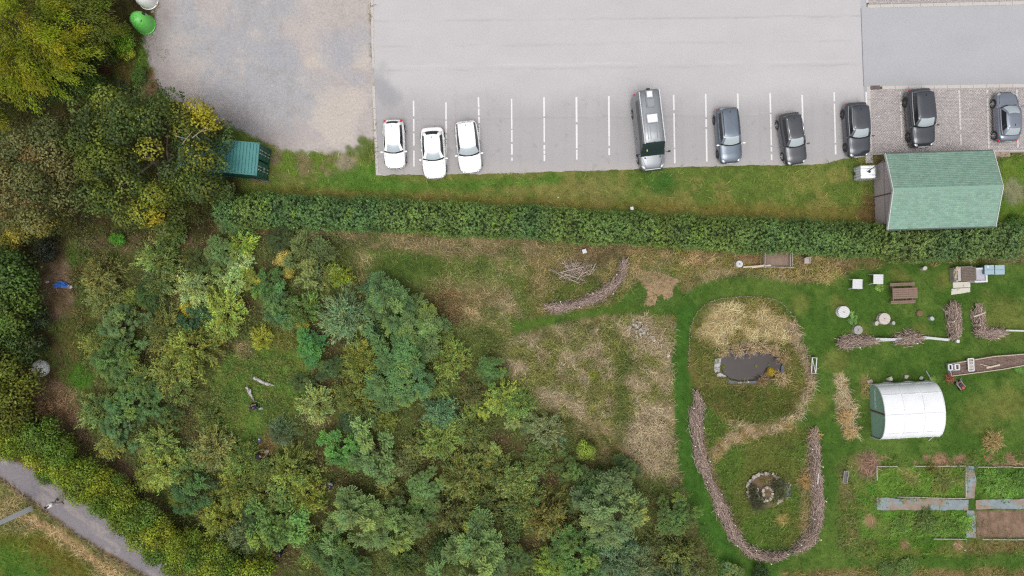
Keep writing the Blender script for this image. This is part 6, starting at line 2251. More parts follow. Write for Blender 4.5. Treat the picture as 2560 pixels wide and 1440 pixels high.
# push mower, red
pm_ = empty('push_mower', P(2396, 962), math.radians(-52), 'red and grey push mower left on the grass below the raised bed', 'mower')
MB().box((0, 0, .22), (.62, .4, .16), bevel=.05).build('deck', mat('mower_red', C(150, 84, 86), rough=.6), pm_)
MB().ball((.22, 0, .34), (.14, .14, .1), 12).build('engine_cover', mat('mower_red2', C(186, 92, 80), rough=.6), pm_, True)
MB().box((-.05, 0, .34), (.26, .24, .12), bevel=.04).build('grass_box', M_black, pm_)
for sx in (.28, -.28):
    for sy in (.22, -.22):
        MB().tube((sx, sy - .03, .11), (sx, sy + .03, .11), .11, .11, 14).build('wheel', M_tyre, pm_)
for s in (1, -1):
    MB().path([(-.25, s * .18, .3), (-.6, s * .2, .62), (-.72, s * .2, .78)], .02, 6).build('handle_bar', mat('mower_grey', C(176, 196, 196), rough=.5), pm_)
    MB().box((0, s * .21, .3), (.6, .03, .05)).build('side_rail', MATS['mower_grey'], pm_)
MB().tube((-.72, -.2, .78), (-.72, .2, .78), .02, .02, 6).build('handle_grip', M_black, pm_)

# ------------------------------------------------------------------ dead hedges of cut brushwood
def twig_mesh(name, rg, spots, h, col=(176, 158, 148)):
    """spots: list of (x, y, dirx, diry, halfwidth); sticks lie mostly along the line"""
    vs, fs, cs = [], [], []
    for x, y, dx, dy, hw, n in spots:
        for _ in range(n):
            u = rg.gauss(0, .48)
            u = max(-1.15, min(1.15, u))
            z = h * (1 - min(1, abs(u)) ** 2) * rg.uniform(.35, 1.05) + .03
            cx, cy = x - dy * u * hw, y + dx * u * hw
            a = math.atan2(dy, dx) + rg.gauss(0, .38)
            L = rg.uniform(.4, 1.1)
            ex, ey, ez = math.cos(a) * L / 2, math.sin(a) * L / 2, rg.gauss(0, .08)
            r = rg.uniform(.009, .022)
            b = len(vs)
            px, py = -math.sin(a) * r, math.cos(a) * r
            for s in (-1, 1):
                vs += [(cx + s * ex + px, cy + s * ey + py, z + s * ez), (cx + s * ex - px, cy + s * ey - py, z + s * ez), (cx + s * ex, cy + s * ey, z + s * ez + r * 1.6)]
            fs += [(b, b + 2, b + 5, b + 3), (b + 2, b + 1, b + 4, b + 5), (b + 1, b, b + 3, b + 4)]
            k = rg.uniform(.8, 2.2)
            cs += [np.array(C(*col)[:3]) * k * np.array([1, rg.uniform(.94, 1.02), rg.uniform(.88, 1.05)])] * 6
    return fast_mesh(name, vs, fs, np.array(cs))


M_stick = mat('brushwood', rough=.95, spec=.1, vcol=True)
M_stake = mat('stake_top', (0.66, 0.6, 0.5, 1), rough=.85)


def dead_hedge(label, line, hw, h, seed, per_m=150, stakes=1.3, taper=True, col=(176, 158, 148)):
    rg = random.Random(seed)
    pts = smooth_line([P(*q, h * .5).xy for q in line], 14)
    o = empty('dead_hedge', (pts[0].x, pts[0].y, 0), 0, label, 'brush hedge', 'dead hedges of stacked brushwood')
    b0 = pts[0].copy()
    spots, acc, tot, side = [], 0.0, 0.0, 1
    core = []
    nn = len(pts)
    for i in range(nn - 1):
        d = pts[i + 1] - pts[i]
        if d.length < 1e-6:
            continue
        t = i / (nn - 1)
        w = hw * (.62 + .7 * vnoise(np.array([i * .13]), np.array([seed * 1.0]), 3)[0])
        if taper:
            w *= min(1, .45 + 4 * t, .45 + 4 * (1 - t))
        dn = d.normalized()
        p = pts[i] - b0
        spots.append((p.x, p.y, dn.x, dn.y, w, max(1, int(per_m * d.length))))
        core.append((p, dn, w))
        acc += d.length
        if acc > stakes and i > 2:
            acc = 0
            side = -side
            q = Vector((p.x - dn.y * w * .95 * side, p.y + dn.x * w * .95 * side, 0))
            MB().tube((q.x, q.y, -.05), (q.x + rg.uniform(-.03, .03), q.y + rg.uniform(-.03, .03), h + .22), .045, .042, 8).build('stake', M_stake, o)
    tw = mesh_obj('brushwood', twig_mesh('brushwood', rg, spots, h, col), M_stick, o)
    tw['kind'] = 'stuff'
    rows = []
    for p, dn, w in core:
        rows.append([(p.x - dn.y * w * u, p.y + dn.x * w * u, max(0, h * .72 * (1 - abs(u) ** 2.2)) + .01) for u in (-.9, -.6, -.3, 0, .3, .6, .9)])
    MB().grid(rows[::-1]).build('packed_core', mat('packed_brush', C(156, 138, 128), rough=.98, noise=.35, nscale=9, bump=.8, bscale=14), o, True)
    return o


dead_hedge('curved hedge of grey brushwood on the knoll left of the straw patch', [(1562, 655), (1556, 680), (1543, 703), (1515, 728), (1480, 747), (1435, 762), (1395, 768), (1368, 768)], .42, .55, 1)
dead_hedge('long curved brushwood hedge down the left side of the lower island', [(1741, 985), (1748, 1010), (1742, 1040), (1744, 1090), (1755, 1150), (1778, 1210), (1805, 1270), (1832, 1330), (1870, 1375), (1920, 1393), (1968, 1385)], .44, .6, 2)
dead_hedge('upright brushwood hedge down the right side of the lower island', [(2034, 1080), (2038, 1130), (2040, 1190), (2046, 1250), (2042, 1310), (2024, 1350), (1985, 1378)], .5, .6, 3)
dead_hedge('brushwood heap below the small grey drum table', [(2102, 858), (2125, 855), (2150, 852), (2186, 853)], .44, .5, 4, 200)
dead_hedge('brushwood heap in the middle of the row of leaning boards', [(2246, 848), (2270, 845), (2298, 845)], .5, .5, 5, 220)
dead_hedge('upright brushwood heap below the outdoor kitchen', [(2382, 765), (2388, 790), (2389, 815), (2386, 840)], .52, .55, 6, 220)
dead_hedge('upright brushwood heap right of the grass gap', [(2447, 770), (2449, 795), (2453, 826)], .44, .5, 7, 220)
dead_hedge('low brushwood heap running right from the corner', [(2446, 830), (2475, 834), (2508, 832)], .42, .45, 8, 220)
bp = empty('brush_pile', P(1440, 682), 0, 'tangled pile of bleached branches in the dry grass', 'brush pile')
rg = random.Random(17)
tw = mesh_obj('twigs', twig_mesh('twigs', rg, [(rg.gauss(0, .45), rg.gauss(0, .3), math.cos(q), math.sin(q), .5, 9) for q in [rg.uniform(-1, 1) for _ in range(26)]], .45, (188, 172, 160)), M_stick, bp)
tw['kind'] = 'stuff'
for a, b, r in [((1405, 680), (1458, 667), .035), ((1398, 681), (1446, 697), .04), ((1412, 665), (1425, 678), .03), ((1420, 697), (1446, 708), .03), ((1396, 682), (1412, 679), .03)]:
    p, q = P(*a) - bp.location, P(*b) - bp.location
    MB().tube((p.x, p.y, .45), (q.x, q.y, .55), r, r * .6, 6).build('branch', mat('bleached_branch', C(210, 196, 182), rough=.9), bp)
lb = MB().box((0, 0, .0), (.26, .06, .04)).build('white_lath', M_white)
lb.location = P(2045, 1197, .75)
lb.rotation_euler = (0, 0, 1.5)
lb.scale = (3.0, 1, 1)
tag(lb, 'white lath lying on the right brushwood hedge of the lower island', 'lath')

# straw spread on the lawn
sm = MB()
poly = [(1585, 680), (1612, 676), (1640, 680), (1668, 690), (1694, 702), (1680, 716), (1678, 738), (1664, 745), (1652, 730), (1644, 738), (1632, 762), (1614, 762), (1622, 740), (1618, 716), (1600, 702)]
d_ = sdf([tuple(q) for q in poly], *np.meshgrid(np.arange(1575, 1705, 2.0), np.arange(668, 772, 2.0)))
rgn = np.random.default_rng(12)
n = 9000
x, y = rgn.uniform(1578, 1702, n), rgn.uniform(670, 770, n)
keep = sdf(poly, x, y) + rgn.normal(0, 2.5, n) > 0
x, y = x[keep], y[keep]
n = len(x)
a = fbm(x, y, 18, 5, 2) * 12
dx, dy = np.cos(a) * .14, np.sin(a) * .14
wx, wy = (x - 1280) / PXM, (720 - y) / PXM
zz = .03 + .12 * sstep(0, 14, sdf(poly, x, y)) * rgn.uniform(.3, 1, n)
sx, sy = -np.sin(a) * .014, np.cos(a) * .014
v = np.stack([np.stack([wx - dx - sx, wy - dy - sy, zz], -1), np.stack([wx - dx + sx, wy - dy + sy, zz], -1), np.stack([wx + dx + sx, wy + dy + sy, zz + .02], -1), np.stack([wx + dx - sx, wy + dy - sy, zz + .02], -1)], 1)
F = np.arange(n * 4).reshape(-1, 4)[:, ::-1]
cl = np.repeat(np.array(C(196, 168, 132)[:3])[None] * rgn.uniform(.6, 1.35, n)[:, None] * (0.8 + .4 * fbm(x, y, 16, 8, 2))[:, None], 4, 0)
tag(mesh_obj('straw_spread', fast_mesh('straw_spread', v.reshape(-1, 3), F, cl), M_blade), 'matted patch of straw spread on the mown grass', kind='stuff')

# ------------------------------------------------------------------ stones
STONES = [stone_mesh('stone', random.Random(60 + k), .5, 15, .7) for k in range(6)]
SM = [mat('heap_stone_%d' % k, C(*c), rough=.92, noise=.18, nscale=5) for k, c in enumerate([(196, 186, 166), (168, 158, 142), (214, 206, 190), (150, 138, 132), (182, 174, 164)])]
STONEM = {}


def stone(parent, x, y, z, s, rg, mi=None, flat=1.0):
    k = rg.randrange(6)
    m_i = rg.randrange(5) if mi is None else mi
    if (k, m_i) not in STONEM:
        me = STONES[k].copy()
        me.materials.clear()
        me.materials.append(SM[m_i])
        STONEM[k, m_i] = me
    o = bpy.data.objects.new('stone', STONEM[k, m_i])
    COL.objects.link(o)
    o.location = (x, y, z)
    o.rotation_euler = (rg.uniform(-.3, .3), rg.uniform(-.3, .3), rg.uniform(0, 6.28))
    o.scale = (s * rg.uniform(.8, 1.25), s * rg.uniform(.7, 1.0), s * flat)
    o.parent = parent
    return o


sp_ = empty('stone_heap', P(1603, 828), 0, 'heap of grey and white stones in the dry grass beside the mown walk', 'stone heap')
rg = random.Random(21)
for k in range(105):
    x, y = rg.gauss(0, 1), rg.gauss(0, 1)
    px, py = 1597 + x * 14 + y * 4, 822 + y * 12 + x * 3
    if k > 82:
        t = rg.random()
        px, py = 1622 + t * 34 + rg.gauss(0, 3), 842 + t * 20 + rg.gauss(0, 3)
    d = P(px, py) - sp_.location
    h = .28 * math.exp(-(x * x + y * y) / 1.6) if k <= 82 else .02
    stone(sp_, d.x, d.y, .05 + h, rg.uniform(.16, .34), rg, 2 if rg.random() < .14 else None)
stone(sp_, *(P(1635, 851) - sp_.location).xy, .12, .34, rg, 2)
stone(sp_, *(P(1591, 842) - sp_.location).xy, .12, .32, rg, 2)
o = mesh_obj('marker_stone', STONES[2].copy(), mat('white_stone', C(232, 222, 230), rough=.8))
o.location = P(1669, 888) + Vector((0, 0, .1))
o.scale = (.4, .4, .5)
tag(o, 'white stone at the edge of the mown walk below the stone heap', 'stone')

pe = empty('pond_edge', P(1870, 910), 0, 'stone and slab edging round the small pond', 'pond edging')
rg = random.Random(23)
for k in range(15):
    t = k / 14
    d = P(1830 + 48 * t, 866 - 10 * t + rg.gauss(0, 1.5)) - pe.location
    stone(pe, d.x, d.y, .07, rg.uniform(.22, .34), rg, rg.choice([0, 3, 4]))
M_slab = mat('slab_grey', C(196, 194, 198), rough=.85, noise=.08, nscale=5)
for q in [[(1787, 898), (1803, 893), (1801, 906), (1786, 909)], [(1786, 910), (1801, 907), (1799, 919), (1785, 919)], [(1785, 920), (1799, 920), (1798, 930), (1787, 931)], [(1792, 935), (1800, 932), (1816, 940), (1810, 943), (1792, 941)]]:
    MB().prism([tuple((P(*p) - pe.location).xy) for p in q], -.1, .05 + rnd.uniform(0, .02)).build('slab', M_slab, pe)
bank = smooth_line([P(*q).xy for q in POND] + [P(*POND[0]).xy], 8)
bc = sum(bank, Vector()) / len(bank)
rows = []
rg2 = random.Random(77)
jit = [rg2.uniform(-.06, .09) for _ in bank]
jit[-1] = jit[0]
for off, z in ((.34, .012), (.12, .02), (-.03, -.06), (-.2, -.3)):
    rows.append([tuple(p + (p - bc).normalized() * (off + j * .6) - pe.location + Vector((0, 0, z))) for p, j in zip(bank, jit)])
MB().grid(rows).build('bank', mat('wet_bank', C(110, 98, 66), rough=.95, noise=.4, nscale=6, bump=.6, bscale=14), pe, True)
M_liner = mat('pond_liner', C(92, 100, 118), rough=.5)
MB().prism([tuple((P(*p) - pe.location).xy) for p in [(1822, 950), (1850, 955), (1890, 952), (1892, 957), (1850, 960), (1820, 958)]], -.15, .02).build('liner_flap', M_liner, pe)
MB().prism([tuple((P(*p) - pe.location).xy) for p in [(1951, 934), (1954, 914), (1959, 913), (1957, 936)]], -.15, .03).build('liner_flap', M_liner, pe)
for p in [(1846, 957), (1851, 956), (1870, 955)]:
    d = P(*p) - pe.location
    stone(pe, d.x, d.y, .06, .2, rg, 2)
SEDGE = [(190, 166, 134), (160, 136, 106), (204, 184, 150)]
for k, (x, y, r, n, cs, lab) in enumerate([(1843, 876, .6, 130, SEDGE, 'straw-brown sedge tuft hanging into the pond, left of the top edge'), (1876, 872, .62, 170, SEDGE, 'broad brown sedge tuft at the middle of the pond top edge'), (1905, 868, .6, 190, SEDGE, 'dense rusty sedge clump right of the middle of the pond top edge'),
                                           (1932, 873, .55, 170, SEDGE, 'sedge clump near the upper right of the pond'), (1954, 893, .62, 170, [(184, 164, 126), (150, 128, 92)], 'sedge tuft on the right bank of the pond'), (1803, 880, .5, 130, [(196, 176, 136), (176, 158, 112)], 'pale dry tuft at the upper left corner of the pond'),
                                           (1950, 945, .7, 150, [(204, 184, 146), (180, 156, 120)], 'pale dry grass tuft below the yellow marsh plant'), (1905, 950, .5, 120, [(166, 142, 112), (142, 118, 92)], 'brown tuft on the lower bank of the pond')]):
    tuft('sedge_tuft', lab, 'sedge', x, y, r, .55, n, cs, 700 + k, 'sedge tufts round the pond')
for k, (px, py, r, lab) in enumerate([(1925, 931, 17, 'yellow marsh plant spreading in the lower right of the pond'), (1945, 941, 9, 'orange-yellow marsh plant at the pond rim'), (1891, 916, 5, 'small yellow water weed in the middle of the pond'), (1923, 911, 4, 'tiny green water weed right of the pond middle'), (1809, 917, 6, 'small green water weed by the left slabs')]):
    rr = r / PXM
    o = empty('marsh_plant', P(px, py) + Vector((0, 0, -.13)), k * 1.3, lab, 'water plant')
    o.scale = (rr, rr * .75, rr * .45)
    for nm_, me_ in (('leaves', PROTO['broad', k % 4]), ('stems', PROTO['stem', k % 4])):
        c = bpy.data.objects.new(nm_, me_)
        COL.objects.link(c)
        c.parent = o
        c.color = (*lcg(*[(182, 156, 40), (196, 150, 60), (150, 150, 50), (128, 140, 60), (128, 142, 44)][k], 1.6), 1)
# little gate in the pond fence
gt = empty('garden_gate', P(2028, 912), math.radians(86), 'small white wooden gate lying at the right side of the pond island', 'gate')
for s in (1, -1):
    MB().tube((-.6, s * .17, .5), (.6, s * .17, .5), .04, .04, 6).build('rail', M_white, gt)
    MB().box((s * .6, 0, .3), (.06, .44, .5)).build('post', M_weath, gt)
MB().tube((-.55, -.15, .5), (.5, .15, .5), .022, .022, 5).build('brace', M_white, gt)
# fence of short stakes round the pond island
fn = empty('wattle_fence', P(1870, 910), 0, 'low stake fence round the pond island', 'fence')
ringp = smooth_line([P(*q).xy for q in [(1721, 920), (1728, 812), (1768, 759), (1850, 742), (1940, 751), (1985, 800), (2010, 870), (2026, 898)]], 30)
mb, acc = MB(), 0
rg = random.Random(31)
for i in range(len(ringp) - 1):
    acc += (ringp[i + 1] - ringp[i]).length
    if acc > .16:
        acc = 0
        p = ringp[i] - fn.location
        mb.tube((p.x + rg.gauss(0, .03), p.y + rg.gauss(0, .03), 0), (p.x + rg.gauss(0, .05), p.y + rg.gauss(0, .05), rg.uniform(.2, .32)), .03, .026, 5)
mb.build('stakes', mat('fence_stake', C(206, 186, 156), rough=.95, noise=.2, nscale=10), fn)['kind'] = 'stuff'
mb = MB()
for z in (.1,):
    mb.path([(p.x - fn.location.x, p.y - fn.location.y, z) for p in ringp[::4]], .014, 5)
mb.build('wattle_rods', M_twig, fn)

# herb spiral
hsx, hsy = 1911, 1225
hp = empty('herb_spiral', P(hsx, hsy), 0, 'round herb spiral of stacked pale stones on the lower island', 'herb spiral')
rg = random.Random(27)
rows = []
for i in range(9):
    r = 1.4 * (1 - i / 8.0)
    z = .18 + .5 * (i / 8.0) ** 1.2
    rows.append([(r * math.cos(2 * PI * j / 28), r * math.sin(2 * PI * j / 28), (z if i else .0) + rg.uniform(-.03, .03)) for j in range(28)])
MB().grid(rows[::-1], closed=True).build('soil_mound', mat('spiral_soil', C(122, 102, 76), rough=.98, noise=.35, nscale=6, bump=.6, bscale=12), hp, True)
for k in range(34):
    a = math.radians(200 - k * 7.4 + rg.uniform(-1, 1))
    r = 1.38 + rg.uniform(-.08, .06)
    stone(hp, r * math.cos(a), r * math.sin(a), .2 + rg.uniform(0, .08), rg.uniform(.3, .46), rg, 2 if rg.random() < .1 else rg.choice([0, 1, 3, 4]), .8)
for k in range(30):
    t = k / 29
    a = math.radians(215 - t * 420)
    r = .36 + .3 * max(0, t - .45) * 2.2
    stone(hp, r * math.cos(a), r * math.sin(a) - (.0 if t < .5 else .12), .66 - t * .25 + rg.uniform(0, .06), rg.uniform(.24, .38), rg, 2 if rg.random() < .12 else rg.choice([0, 1, 3, 4]), .8)
for k in range(10):
    stone(hp, -.35 + k * .11, -1.05 + .05 * math.sin(k) + .012 * (k - 5) ** 2, .2, rg.uniform(.18, .26), rg, rg.choice([0, 2, 4]), .8)
for k, (x, y, r, t) in enumerate([(-.85, -.25, .62, (72, 74, 48)), (-.72, -.9, .68, (78, 84, 56)), (.85, .45, .68, (82, 84, 54)), (.95, -.15, .6, (100, 104, 60)), (-1.1, .3, .4, (92, 88, 56)), (.6, -.7, .4, (112, 116, 62)), (-.2, .75, .3, (130, 126, 70)), (.1, .05, .16, (120, 120, 60))]):
    for nm_, me_ in (('herb', PROTO['grey', k % 4]),):
        c = bpy.data.objects.new(nm_, me_)
        COL.objects.link(c)
        c.parent = hp
        c.location = (x, y, .18)
        c.rotation_euler = (0, 0, k)
        c.scale = (r, r, r * .6)
        c.color = (*lcg(*t, 1.6), 1)
tb = empty('water_tub', P(1966, 1227), .1, 'dark oval water tub sunk beside the herb spiral', 'tub')
MB().lathe([(.4, -.02), (.4, .1), (.36, .12), (.34, .02)], 22, sx=.78, sy=1.3).build('rim', mat('tub_grey', C(132, 136, 138), rough=.7), tb, True, angle=40)
MB().lathe([(.33, .03), (.33, .035)], 22, sx=.78, sy=1.3).build('water', mat('tub_water', C(84, 94, 92), rough=.08), tb)
for k, (x, y) in enumerate([(-.22, .58), (0, .66), (.2, .6), (.32, .45), (-.05, -.6), (.18, -.55)]):
    stone(tb, x, y, .06, .24, rg, 2 if k == 0 else 4)

# ------------------------------------------------------------------ vegetable beds
M_edge = mat('bed_edging', C(206, 200, 186), rough=.9, noise=.12, nscale=8)
BE = [((2188, 1165), (2412, 1163)), ((2189, 1166), (2190, 1200)), ((2412, 1164), (2412, 1240)), ((2240, 1241), (2412, 1245)), ((2440, 1166), (2700, 1167)), ((2330, 1346), (2414, 1347)), ((2452, 1347), (2700, 1349))]
LB = ['along the top of the upper left bed', 'down the left end of the upper left bed', 'down the right end of the upper left bed', 'along the bottom of the upper left bed', 'along the top of the upper right bed', 'along the bottom of the lower left bed', 'along the bottom of the bare soil bed']
for (a, b), lab in zip(BE, LB):
    p, q = P(*a), P(*b)
    d = q - p
    o = empty('bed_edging', (p.x, p.y, 0), math.atan2(d.y, d.x), 'thin pale edging board ' + lab, 'edging', 'edging boards of the vegetable beds')
    x = 0
    while x < d.length - .1:
        l_ = min(rnd.uniform(.9, 1.7), d.length - x)
        if rnd.random() > .12:
            MB().box((x + l_ / 2, rnd.uniform(-.02, .02), .09), (l_ - .03, .045, .2), rz=rnd.uniform(-.012, .012)).build('board', M_edge, o)
        x += l_


def fabric(label, poly_up, poly_lo, seed):
    rg = np.random.default_rng(seed)
    up_, lo_ = np.array(poly_up, float), np.array(poly_lo, float)
    nu, nv = 46, 14
    t = np.linspace(0, 1, nu)
    du = np.concatenate([[0], np.cumsum(np.hypot(*np.diff(up_, axis=0).T))])
    dl = np.concatenate([[0], np.cumsum(np.hypot(*np.diff(lo_, axis=0).T))])
    a = np.stack([np.interp(t * du[-1], du, up_[:, i]) for i in (0, 1)], -1)
    b = np.stack([np.interp(t * dl[-1], dl, lo_[:, i]) for i in (0, 1)], -1)
    s = np.linspace(0, 1, nv)[:, None, None]
    g = a[None] * (1 - s) + b[None] * s
    px, py = g[..., 0] + (fbm(g[..., 0], g[..., 1], 20, seed, 3) - .5) * 5, g[..., 1] + (fbm(g[..., 0], g[..., 1], 18, seed + 4, 3) - .5) * 6
    z = .03 + .07 * fbm(px * .5 + py * .3, py - px * .2, 8, seed + 8, 3)
    v = np.stack([(px - 1280) / PXM, (720 - py) / PXM, z], -1).reshape(-1, 3)
    k = (np.arange(nv - 1)[:, None] * nu + np.arange(nu - 1)[None, :])
    f = np.stack([k, k + nu, k + nu + 1, k + 1], -1).reshape(-1, 4)
    dirt_ = sstep(.5, .62, fbm(px, py, 22, seed + 2, 4))[..., None] * .9
    c = np.array(C(146, 160, 165)[:3]) * (1 - dirt_) + np.array(C(166, 142, 122)[:3]) * dirt_
    c = c * (.8 + .4 * fbm(px, py, 6, seed + 5, 2))[..., None]
    o = mesh_obj('weed_fabric', fast_mesh('weed_fabric', v, f, c.reshape(-1, 3), True), mat('weed_fabric', rough=.6, spec=.3, vcol=True))
    tag(o, label, 'ground fabric', 'blue-grey fabric paths of the vegetable beds')


fabric('blue-grey fabric path between the two left vegetable beds', [(2190, 1244), (2290, 1245), (2420, 1249)], [(2192, 1274), (2290, 1275), (2420, 1274)], 1)
fabric('blue-grey fabric path between the two right vegetable beds', [(2438, 1249), (2520, 1247), (2700, 1244)], [(2438, 1274), (2520, 1272), (2700, 1268)], 2)
fabric('blue-grey fabric path between the upper vegetable beds', [(2417, 1164), (2415, 1200), (2412, 1246)], [(2432, 1164), (2438, 1200), (2436, 1246)], 3)
fabric('blue-grey fabric path between the lower vegetable beds', [(2416, 1276), (2414, 1310), (2415, 1344)], [(2434, 1276), (2438, 1310), (2439, 1344)], 4)
wf = empty('old_window', P(2110, 1190), math.radians(82), 'grey window frame leaning in the dry grass left of the beds', 'window frame')
for s in (1, -1):
    MB().box((0, s * .16, .3), (.95, .04, .05), rx=.5).build('stile', M_weath, wf)
    MB().box((s * .47, 0, .3), (.04, .32, .05), rx=.5).build('rail', M_weath, wf)
MB().box((0, 0, .285), (.9, .3, .01), rx=.5).build('pane', mat('grey_pane', C(128, 126, 128), rough=.25), wf)
MB().box((0, .1, .13), (.8, .05, .28)).build('prop', M_weath, wf)
for k, (x, y, r, n, cs, lab, h) in enumerate([(2477, 1101, .85, 520, [(196, 172, 124), (166, 142, 98), (132, 126, 72)], 'round dry grass clump on the lawn above the right vegetable bed', .6), (2371, 944, .45, 170, [(160, 96, 80), (176, 124, 106), (140, 88, 70)], 'reddish twiggy plant at the corner of the raised bed', .4),
                                              (950, 712, .5, 150, [(150, 118, 70), (168, 134, 84)], 'round flattened nest of dry grass left of the dry meadow', .2), (2108, 1040, .7, 240, [(206, 180, 134), (182, 154, 104)], 'tall dry grass clump in the strip left of the polytunnel', .7), (2120, 1078, .6, 200, [(206, 180, 134), (186, 160, 110)], 'lower dry grass clump in the strip left of the polytunnel', .6),
                                              (2032, 1085, .6, 220, [(196, 166, 120), (170, 138, 96)], 'dry grass clump at the top of the right brushwood hedge', .6), (2012, 1200, .6, 200, [(190, 156, 100), (164, 132, 80)], 'tan grass clump between the water tub and the right brushwood hedge', .4), (2325, 1170, .5, 160, [(128, 112, 62), (106, 104, 50)], 'brown weed clump on the upper left vegetable bed', .4),
                                              (2060, 690, .7, 220, [(196, 176, 126), (170, 150, 100)], 'dry grass clump under the hedge right of the wooden chair', .5), (1985, 690, .6, 200, [(186, 166, 116), (150, 140, 84)], 'dry grass clump below the wooden chair', .5), (1480, 936, .4, 120, [(150, 156, 50), (130, 140, 50)], 'small yellow-green weed in the tall dry meadow', .3),
                                              (2110, 830, .3, 60, [(110, 140, 60), (96, 128, 50)], 'small weed left of the grey drum table', .2), (120, 1020, .9, 160, [(160, 130, 100), (176, 146, 112)], 'clump of bare brown stems beside the belt trees', .7)]):
    tuft('grass_clump', lab, 'grass clump', x, y, r, h, n, cs, 760 + k, 'loose grass clumps')
for k, (px, py, r, t, kind, lab) in enumerate([(2395, 1312, 26, (122, 164, 60), 'sallow', 'bright green leafy crop at the right end of the lower left bed'), (2250, 1310, 26, (112, 146, 58), 'sallow', 'green leafy crop at the left of the lower left bed'), (2310, 1300, 28, (100, 128, 56), 'sallow', 'darker leafy crop in the middle of the lower left bed'),
                                               (2480, 1205, 30, (108, 148, 58), 'sallow', 'leafy green crop at the left of the upper right bed'), (2535, 1205, 30, (112, 154, 60), 'sallow', 'leafy green crop at the right of the upper right bed'), (2355, 1205, 28, (120, 130, 60), 'sallow', 'weedy growth in the upper left bed'),
                                               (2545, 920, 14, (110, 156, 70), 'broad', 'small green weed below the raised bed at the right edge'), (2350, 1315, 24, (104, 140, 54), 'sallow', 'leafy crop right of the middle of the lower left bed'), (2330, 950, 10, (130, 160, 66), 'broad', 'small green weed at the upper right corner of the polytunnel'),
                                               (2130, 795, 12, (120, 160, 80), 'ash', 'sprawling weed right of the left drum table'), (2195, 718, 9, (134, 172, 70), 'ash', 'small weed below the upper garden table'), (2260, 1415, 30, (98, 124, 56), 'broad', 'low bramble at the bottom right below the beds'), (2210, 1420, 26, (92, 116, 52), 'broad', 'low bramble at the bottom edge left of the other')]):
    rr = r / PXM
    o = empty('crop_plant' if 'crop' in lab else 'weed', P(px, py), k * .9, lab, 'plant')
    o.scale = (rr * 1.35, rr * 1.0, min(.24, rr * .3))
    c = bpy.data.objects.new('leaves', PROTO[kind, k % 4])
    COL.objects.link(c)
    c.parent = o
    c.color = (*lcg(*t, 1.6), 1)
    c = bpy.data.objects.new('stems', PROTO['stem', k % 4])
    COL.objects.link(c)
    c.parent = o
# litter
for k, (x, y, s, cl, lab) in enumerate([(2460, 1141, .12, (230, 110, 84), 'small orange-red scrap beside the upper beds'), (2385, 1360, .2, (226, 214, 200), 'pale stone in the bare patch below the lower left bed'), (2412, 1374, .14, (220, 208, 196), 'small pale stone at the corner below the bare bed'), (1395, 494, .1, (236, 236, 232), 'white scrap on the verge above the hedge')]):
    o = mesh_obj('scrap', stone_mesh('scrap', random.Random(90 + k), s, 10, .5), mat('scrap_%d' % k, C(*cl), rough=.8))
    o.location = P(x, y) + Vector((0, 0, s * .35))
    tag(o, lab, 'scrap' if 'scrap' in lab else 'stone')
gl = empty('gravel_scatter', P(1280, 431), 0, 'scatter of white stones where the car park meets the grass', 'stones')
rg = random.Random(44)
for k in range(34):
    px, py = rg.choice([(1286, 430), (1270, 433), (1300, 432), (1240, 432), (1255, 433)])
    d = P(px + rg.gauss(0, 9), py + rg.gauss(0, 1.8)) - gl.location
    stone(gl, d.x, d.y, .03, rg.uniform(.06, .15), rg, 2)
pz = empty('lot_stones', P(600, 150), 0, 'loose white stones scattered over the gravel lot', 'stones')
for k in range(110):
    px, py = rg.uniform(395, 915), rg.uniform(0, 355)
    if sdf(GRAV, np.array([px]), np.array([py]))[0] < 10:
        continue
    d = P(px, py) - pz.location
    stone(pz, d.x, d.y, .015, rg.uniform(.04, .12), rg, 2)

# ------------------------------------------------------------------ things in the wood
lg = empty('log', P(660, 955), math.radians(-20), 'long pale weathered log lying in the clearing', 'log')
pts = [(-.82, .1, .2), (-.45, .06, .2), (0, -.02, .17), (.45, .02, .14), (.9, .02, .06)]
MB().path(pts, [.13, .15, .13, .1, .04], 8).build('trunk', mat('bleached_log', C(212, 206, 206), rough=.9, noise=.12, nscale=8), lg, True)
MB().path([(.0, -.02, .15), (.3, -.14, .08), (.5, -.13, .05)], [.06, .05, .02], 6).build('branch_stub', MATS['bleached_log'], lg)
lg = empty('log', P(627, 980), math.radians(-66), 'pale forked log pointing at the seated person', 'log')
MB().path([(-.5, .02, .42), (0, .0, .3), (.45, .0, .16), (.85, -.04, .06)], [.11, .11, .09, .04], 8).build('trunk', MATS['bleached_log'], lg, True)
MB().path([(.12, .0, .27), (-.12, .2, .42), (-.2, .24, .48)], [.08, .07, .06], 7).build('fork', MATS['bleached_log'], lg, True)
# tarpaulin
tp = empty('tarpaulin', P(160, 713), .1, 'crumpled blue tarpaulin on the brown litter by the belt trees', 'tarpaulin')
rows = []
rg = random.Random(51)
for i in range(13):
    t = i / 12
    w = .22 * math.sin(PI * min(1, t + .12)) + .05
    rows.append([(-.72 + 1.44 * t, (u - .5) * 2 * w + .08 * math.sin(t * 5), .08 + .16 * abs(math.sin(t * 7 + u * 5)) * (1 - abs(u - .5)) + rg.uniform(0, .03)) for u in np.linspace(0, 1, 7)])
MB().grid(rows[::-1]).build('sheet', mat('tarp_blue', C(62, 122, 214), rough=.5, noise=.2, nscale=5), tp)
MB().box((.6, -.22, .12), (.28, .2, .1), rz=.5, bevel=.03).build('folded_edge', mat('tarp_pale', C(206, 206, 224), rough=.6), tp)
MB().box((.52, -.1, .18), (.2, .14, .1), rz=-.3, bevel=.03).build('stone_weight', mat('tan_stone', C(196, 174, 140), rough=.9), tp)
